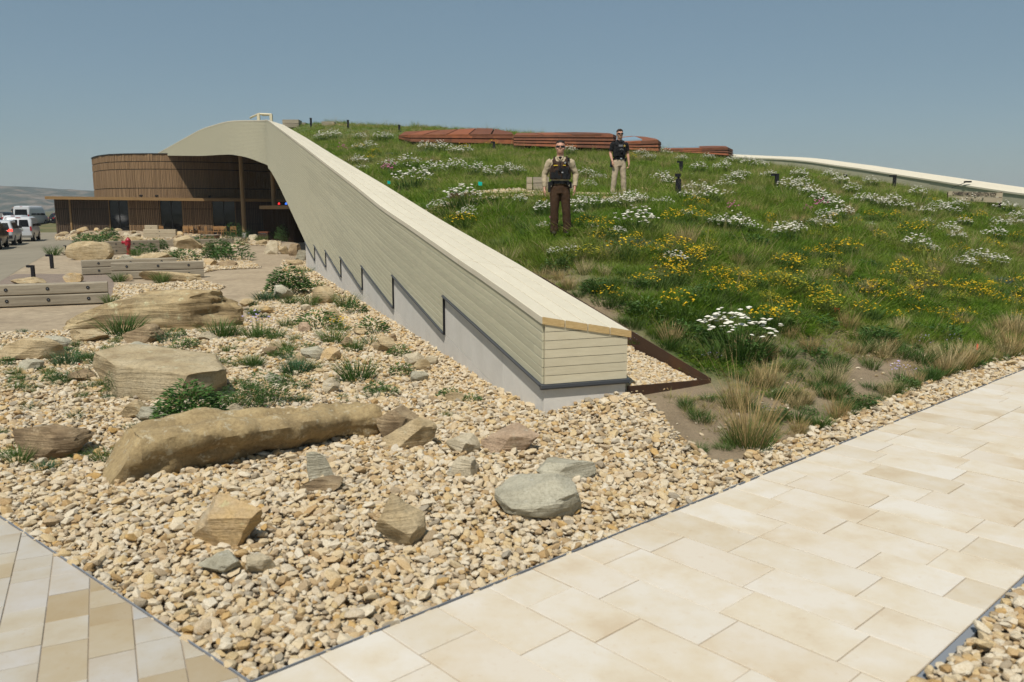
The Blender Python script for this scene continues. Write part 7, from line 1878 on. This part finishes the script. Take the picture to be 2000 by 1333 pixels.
part(off, 'shirt', fuse(b, 'shirt', [m_khaki], .010, 2, .010, 10, 2))
b = MB()
for s in (-1, 1): b.tube([(s * .064, .03, 1.515), (s * .066, -.035, 1.505), (s * .035, -.088, 1.468), (s * .010, -.104, 1.435)], [.014, .017, .018, .010], 8, flat=.7)
part(off, 'collar', b, m_khaki)
b = MB(); b.tube([(0, -.07, 1.49), (0, -.088, 1.45)], [.04, .02], 8); part(off, 'undershirt', b, m_blk)
b = MB(); b.loft(rings([(1.075, 0, 0, .200, .150), (1.12, 0, 0, .208, .156), (1.24, 0, 0, .208, .158), (1.32, 0, 0, .192, .152), (1.38, 0, .004, .165, .140), (1.415, 0, .008, .150, .122)]))
for s in (-1, 1): b.tube([(s * .105, -.118, 1.36), (s * .118, -.085, 1.44), (s * .120, .0, 1.495), (s * .118, .085, 1.45), (s * .105, .118, 1.36)], [.038, .036, .034, .036, .038], 10, flat=.55)
part(off, 'vest', fuse(b, 'vest', [m_vestb], .010, 2, .006, 14, 3))
for i, (x, y, z, w, d, h) in enumerate(((-.135, -.150, 1.145, .075, .05, .12), (-.065, -.165, 1.165, .055, .05, .15), (-.005, -.170, 1.275, .045, .035, .075), (.060, -.168, 1.225, .06, .045, .10), (.125, -.155, 1.235, .06, .045, .12), (.085, -.165, 1.125, .08, .05, .09), (.155, -.125, 1.13, .06, .06, .11), (-.02, -.165, 1.11, .07, .04, .07))):
    b = MB(); b.box((x, y, z), (w, d, h)); part(off, 'pouch', b, m_blk2, False)
b = MB(); b.box((-.085, -.152, 1.335), (.080, .012, .016)); part(off, 'name_tape', b, m_yell, False)
b = MB(); b.box((.080, -.152, 1.335), (.055, .012, .014)); part(off, 'name_tape', b, m_yell, False)
part(off, 'badge', star((.095, -.140, 1.385), .024), m_silv, False)
b = MB(); b.box((0, -.155, 1.25), (.012, .02, .33)); part(off, 'zip', b, m_blk2, False)
b = MB(); b.box((.045, -.196, 1.20), (.032, .01, .022)); part(off, 'buckle', b, m_silv, False)
b = MB(); b.box((.155, -.06, 1.455), (.05, .05, .06)); b.tube([(.155, -.06, 1.43), (.17, -.1, 1.35), (.16, -.13, 1.25)], .007, 6); part(off, 'microphone', b, m_blk2, False)
part(off, 'trousers', fuse(trousers(po), 'trousers', [m_brown], .010, 2, .007, 7, 4))
b = MB(); b.loft(rings([(.985, 0, 0, .186, .136), (1.045, 0, 0, .186, .136)], 24)); part(off, 'belt', b, m_blk2)
for x, y, z, w, d, h, nm in ((-.205, .01, .93, .055, .10, .20, 'holster'), (.205, .0, .97, .045, .09, .13, 'radio_pouch'), (-.165, -.09, 1.0, .05, .05, .09, 'belt_pouch'), (.150, -.10, 1.0, .05, .05, .08, 'belt_pouch')):
    b = MB(); b.box((x, y, z), (w, d, h)); part(off, nm, b, m_blk2, False)
boots(off, po, m_boot)
for s in (-1, 1):
    b = MB(); b.ell((s * .272, -.005, 1.34), (.012, .035, .04), 10, 6); part(off, 'shoulder_patch', b, m_vestb)
# ---- officer in black shirt and tan trousers
p2 = dict(shL=(-.190, .01, 1.41), elL=(-.255, .03, 1.16), wrL=(-.225, -.10, .93), shR=(.190, .01, 1.41), elR=(.255, .05, 1.16), wrR=(.275, -.02, .90),
          hpL=(-.085, 0, .90), knL=(-.135, -.02, .50), anL=(-.165, .02, .09), hpR=(.085, 0, .90), knR=(.120, -.03, .50), anR=(.150, .0, .09), curl=.9)
q = atY(1208, 382.5, 23.6); zf = hz1(q[0], q[1]) + .02
dep = empty('person', (q[0], q[1], zf), math.radians(8), 'standing person in sunglasses, black polo shirt and vest with gold star, tan trousers, grey shoes', 'person')
part(dep, 'body', fuse(base_body(p2), 'body', [m_skin], .008, 2))
b = MB(); b.ell((0, .014, 1.778), (.080, .100, .066), 16, 10); b.ell((.0, -.055, 1.806), (.055, .035, .028), 10, 6); part(dep, 'hair', fuse(b, 'hair', [m_hairb], .008, 1, .012, 40, 2))
glasses(dep, False)
b = MB(); b.ell((0, -.094, 1.662), (.028, .010, .007)); part(dep, 'moustache', b, m_hairb)
b = MB(); b.loft(rings([(.98, 0, 0, .160, .118), (1.06, 0, 0, .165, .122), (1.20, 0, 0, .172, .125), (1.34, 0, .005, .184, .122), (1.42, 0, .012, .185, .104), (1.455, 0, .014, .155, .09), (1.485, 0, .014, .112, .08), (1.515, 0, .010, .077, .070)]))
sleeve(b, p2['shL'], p2['elL'], p2['wrL'], .068, .55); sleeve(b, p2['shR'], p2['elR'], p2['wrR'], .068, .55)
part(dep, 'shirt', fuse(b, 'shirt', [m_blk], .010, 2, .008, 10, 5))
b = MB()
for s in (-1, 1): b.tube([(s * .062, .03, 1.53), (s * .064, -.035, 1.52), (s * .032, -.086, 1.48), (s * .008, -.100, 1.44)], [.016, .019, .020, .010], 8, flat=.7)
part(dep, 'collar', b, m_blk)
b = MB(); b.loft(rings([(1.06, 0, 0, .184, .145), (1.12, 0, 0, .188, .150), (1.24, 0, 0, .188, .152), (1.32, 0, 0, .178, .146), (1.38, 0, .004, .155, .132), (1.41, 0, .008, .140, .118)]))
for s in (-1, 1): b.tube([(s * .10, -.112, 1.36), (s * .112, -.08, 1.44), (s * .115, 0, 1.492), (s * .112, .08, 1.45), (s * .10, .112, 1.36)], [.036, .034, .032, .034, .036], 10, flat=.55)
part(dep, 'vest', fuse(b, 'vest', [m_blk], .010, 2, .005, 14, 6))
for z in (1.372, 1.345):
    b = MB(); b.box((-.005, -.148, z), (.115, .012, .018)); part(dep, 'print', b, m_grey, False)
part(dep, 'badge', star((.105, -.142, 1.355), .040), m_gold, False)
b = MB(); b.tube([(.015, -.152, 1.215), (.015, -.180, 1.215)], [.045, .040], 14); part(dep, 'radio', b, m_blk2)
b = MB(); b.tube([(-.03, -.165, 1.235), (-.018, -.168, 1.258), (.015, -.170, 1.268), (.048, -.168, 1.258), (.06, -.165, 1.235)], .006, 6); part(dep, 'handcuffs', b, m_silv)
for x, z in ((-.09, 1.13), (.10, 1.15), (-.10, 1.24)):
    b = MB(); b.box((x, -.158, z), (.065, .04, .10)); part(dep, 'pouch', b, m_blk2, False)
part(dep, 'trousers', fuse(trousers(p2, .96), 'trousers', [m_tan], .010, 2, .007, 7, 7))
b = MB(); b.loft(rings([(.985, 0, 0, .170, .126), (1.03, 0, 0, .170, .126)], 24)); part(dep, 'belt', b, m_blk2)
b = MB(); b.box((.02, -.130, 1.008), (.05, .02, .035)); part(dep, 'buckle', b, m_silv, False)
b = MB(); b.box((-.205, .03, .90), (.06, .10, .25), Matrix.Rotation(.15, 3, 'Y')); part(dep, 'holster', b, m_blk2, False)
b = MB(); b.box((.19, .02, .98), (.04, .08, .10)); part(dep, 'belt_pouch', b, m_blk2, False)
boots(dep, p2, m_shoe)

# ================================================================== VEHICLES ON THE ROAD
bx_, by_ = np.meshgrid(np.linspace(-150, -40, 40), np.linspace(92, 150, 24)); bz_ = np.interp(by_, [92, 100, 108, 124, 150], [-.18, .25, .42, 1.5, 1.3]) + .25 * (vnoise(bx_, by_, 7, 51) - .5)
bz_ = np.where(bx_ > -52, bz_ - (bx_ + 52) * .12, bz_)
me = bpy.data.meshes.new('grass_bank'); me.from_pydata(np.c_[bx_.ravel(), by_.ravel(), bz_.ravel()].tolist(), [], [(j * 40 + i, j * 40 + i + 1, (j + 1) * 40 + i + 1, (j + 1) * 40 + i) for j in range(23) for i in range(39)])
me.materials.append(mat('bank_grass', (.20, .165, .075), (.10, .115, .04), .4, .95, fine=.3, seed_obj=False)); me.shade_smooth(); o = bpy.data.objects.new('grass_bank', me); COL.objects.link(o); struct(o)
m_white_p = plain('white_car_paint', (.50, .51, .52), .28, .5); m_black_p = plain('black_car_paint', (.012, .012, .014), .25, .5); m_tyre = plain('tyre_rubber', (.014, .014, .014), .85); m_rim = plain('alloy_rim', (.32, .33, .34), .35, .5, .7)
m_tail = plain('red_tail_light', (.30, .012, .012), .25, .5); m_lit = emit('lit_brake_light', (1, .04, .02), 2.2); m_vglass = plain('dark_vehicle_glass', (.010, .011, .012), .25, .06)
m_plate = mat('number_plate', (.25, .36, .42), (.42, .36, .22), 14, .5, stretch=(.5, 1, 3)); m_trim = plain('dark_trim', (.02, .02, .022), .6)
SHAPES = {   # z, rear y, front y, half width
 'van': [(.32, .10, 5.45, .93), (.55, .0, 5.55, 1.0), (1.15, .0, 5.50, 1.01), (1.35, .02, 4.95, .99), (2.0, .10, 4.30, .92), (2.42, .16, 3.9, .86), (2.52, .30, 3.7, .78), (2.56, .8, 3.3, .6)],
 'minivan': [(.30, .12, 4.95, .92), (.55, 0, 5.05, .98), (1.0, .0, 5.02, .99), (1.15, .03, 4.55, .97), (1.7, .22, 3.7, .86), (1.92, .34, 3.4, .78), (2.0, .6, 3.1, .62)],
 'suv': [(.34, .12, 4.9, .93), (.6, 0, 5.0, .99), (1.02, .02, 4.95, 1.0), (1.16, .07, 3.9, .97), (1.55, .32, 3.3, .84), (1.76, .46, 2.9, .74), (1.82, .8, 2.6, .58)],
}
def vehicle(kind, px, py, a, z0, paint, lab, cat, lit=False, d=None, plate=True):
    if d is None: c = G(px, py, z0)
    else: c = atY(px, py, d); c[2] = z0
    S_ = SHAPES[kind]; H_ = S_[-1][0]
    e = empty({'van': 'passenger_van', 'minivan': 'minivan', 'suv': 'parked_car'}[kind], (c[0], c[1], z0), math.radians(a), lab, cat, 'vehicles parked along the road')
    zs = [s[0] for s in S_]
    def at(z): return [float(np.interp(z, zs, [s[i] for s in S_])) for i in (1, 2, 3)]
    rgs = []
    for z, yr, yf, hw in S_:
        r = .16; pts = []
        for cx_, cy_, a0 in ((hw - r, yr + r, -90), (hw - r, yf - r * 2, 0), (-hw + r, yf - r * 2, 90), (-hw + r, yr + r, 180)):
            for k in range(5):
                t = math.radians(a0 + 22.5 * k); ry = r * 2 if cy_ > 2 else r
                pts.append(Vector((cx_ + r * math.cos(t), cy_ + ry * math.sin(t), z)))
        rgs.append(pts)
    b = MB(); b.loft(rgs); body = part(e, 'body', b, paint)
    def quad(nm, pts, m, parent=None, th=.02):
        v = [Vector(p) for p in pts]; n = (v[1] - v[0]).cross(v[3] - v[0]).normalized() * (th if nm != 'side_window' else .05); mb = MB(); mb.hexa([p - n for p in v], [p + n for p in v]); return mb.build(nm, m, parent or e, fix=True)
    zb, zt_ = (1.35, 2.12) if kind == 'van' else ((1.18, 1.74) if kind == 'minivan' else (1.18, 1.60))
    y0, _, h0 = at(zb); y1, _, h1 = at(zt_); k = .80
    if kind == 'minivan':
        for s in (-1, 1): quad('rear_window', [(s * .06, y0, zb), (s * h0 * k, y0, zb), (s * h1 * k, y1, zt_), (s * .06, y1, zt_)], m_vglass)
    else: quad('rear_window', [(-h0 * k, y0, zb), (h0 * k, y0, zb), (h1 * k, y1, zt_), (-h1 * k, y1, zt_)], m_vglass)
    _, yf0, _ = at(zb); _, yf1, _ = at(zt_); segs = [(.10, .40), (.43, .66), (.70, .96)]
    for s in (-1, 1):
        for u, v in segs:
            L0, L1 = yf0 - y0 - .55, yf1 - y1 - .35
            quad('side_window', [(s * h0, y0 + .2 + L0 * u, zb + .02), (s * h0, y0 + .2 + L0 * v, zb + .02), (s * h1, y1 + .2 + L1 * v, zt_), (s * h1, y1 + .2 + L1 * u, zt_)], m_vglass)
    quad('windscreen', [(-h0 * .85, yf0 - .02, zb), (h0 * .85, yf0 - .02, zb), (h1 * .85, yf1 - .02, zt_), (-h1 * .85, yf1 - .02, zt_)], m_vglass)
    zl = {'van': (1.0, 1.45), 'minivan': (.85, 1.2), 'suv': (1.0, 1.16)}[kind]
    for s in (-1, 1):
        w = .14 if kind != 'suv' else .34; ya = at(zl[0])[0]; yb_ = at(zl[1])[0]; h = at(zl[0])[2]
        quad('tail_light', [(s * (h - .02 - w), ya + .0, zl[0]), (s * (h - .03), ya + .03, zl[0]), (s * (at(zl[1])[2] - .03), yb_ + .03, zl[1]), (s * (at(zl[1])[2] - .02 - w), yb_, zl[1])], m_lit if (lit and s > 0) else m_tail, th=.03)
        quad('mirror', [(s * (h + .02), yf0 - .9, zb), (s * (h + .22), yf0 - .9, zb), (s * (h + .22), yf0 - .9, zb + .22), (s * (h + .02), yf0 - .9, zb + .22)], m_trim, th=.06)
    mb = MB(); mb.box((0, .0, .60), (1.86, .16, .24)); mb.build('bumper', paint if kind == 'minivan' else m_trim, e)
    if plate: mb = MB(); mb.box((0 if kind != 'minivan' else .1, -.02, .98 if kind == 'minivan' else .86), (.42, .03, .17)); mb.build('number_plate', m_plate, e)
    mb = MB(); yy = at(H_ - .12)[0]; mb.box((0, yy + .05, H_ - .09), (.34, .08, .06)); mb.build('high_brake_light', m_tail, e)
    for s in (-1, 1):
        for y in (.95, (S_[1][2]) - .95):
            mb = MB(); mb.tube([(s * .74, y, .36), (s * 1.005, y, .36)], .37, 20); wme = mb.build('wheel', m_tyre, e, True, 40)
            mb = MB(); mb.tube([(s * .98, y, .36), (s * 1.02, y, .36)], [.235, .20], 14); mb.build('rim', m_rim, wme, True, 40)
    return e
vehicle('minivan', 38, 472, 23, -.06, m_white_p, 'white van with two rear windows and a number plate, its whole back in view', 'van')
vehicle('suv', -3, 480, 24, -.06, m_white_p, 'white car with one lit red tail light, cut by the left edge', 'car', True)
vehicle('suv', -36, 488.5, 24, -.06, m_black_p, 'black car, only its rear corner showing at the left edge', 'car')
vehicle('suv', 25, 450, 18, .15, m_white_p, 'white car mostly hidden behind the white van, roof and rear window showing', 'car', d=82)
vehicle('van', 43, 441, 6, .42, m_white_p, 'large white passenger van turned sideways behind the other vehicles', 'van', d=108)
vehicle('suv', -8, 438, 12, .45, m_black_p, 'dark car behind the white cars at the far left edge', 'car', d=96)
vehicle('suv', 100, 438, -40, .3, m_black_p, 'dark vehicle between the large white passenger van and the building corner', 'car', d=113)
# far person on the bank: same build, all in black
c = atY(27, 418, 116); zg = float(np.interp(116, [108, 124], [.42, 1.5])) + .15
fp = empty('person', (c[0], c[1], zg), .3, 'distant person in dark clothes standing beyond the large white passenger van', 'person')
for ch in list(dep.children):
    if ch.name.split('.')[0] in ('body', 'hair', 'shirt', 'vest', 'trousers', 'boot'):
        me = ch.data
        if ch.name.split('.')[0] in ('trousers', 'boot'): me = me.copy(); me.materials.clear(); me.materials.append(m_blk)
        link(ch.name.split('.')[0], me, fp)
# ================================================================== AIR: thin summer haze over the whole plain
hb = MB(); hb.box((0, 3700, 32), (12400, 8900, 67)); hz_o = hb.build('haze', M['black'])
hm = bpy.data.materials.new('summer_haze'); hm.use_nodes = True; hn = hm.node_tree; hn.nodes.clear()
ho = hn.nodes.new('ShaderNodeOutputMaterial'); hv_ = hn.nodes.new('ShaderNodeVolumePrincipled'); hv_.inputs['Color'].default_value = (.80, .87, .93, 1); hv_.inputs['Density'].default_value = .00022
hn.links.new(hv_.outputs[0], ho.inputs['Volume']); hz_o.data.materials.clear(); hz_o.data.materials.append(hm); hz_o['kind'] = 'stuff'; hz_o['label'] = 'thin pale summer haze lying over the plain and the far hills'; hz_o['category'] = 'haze'
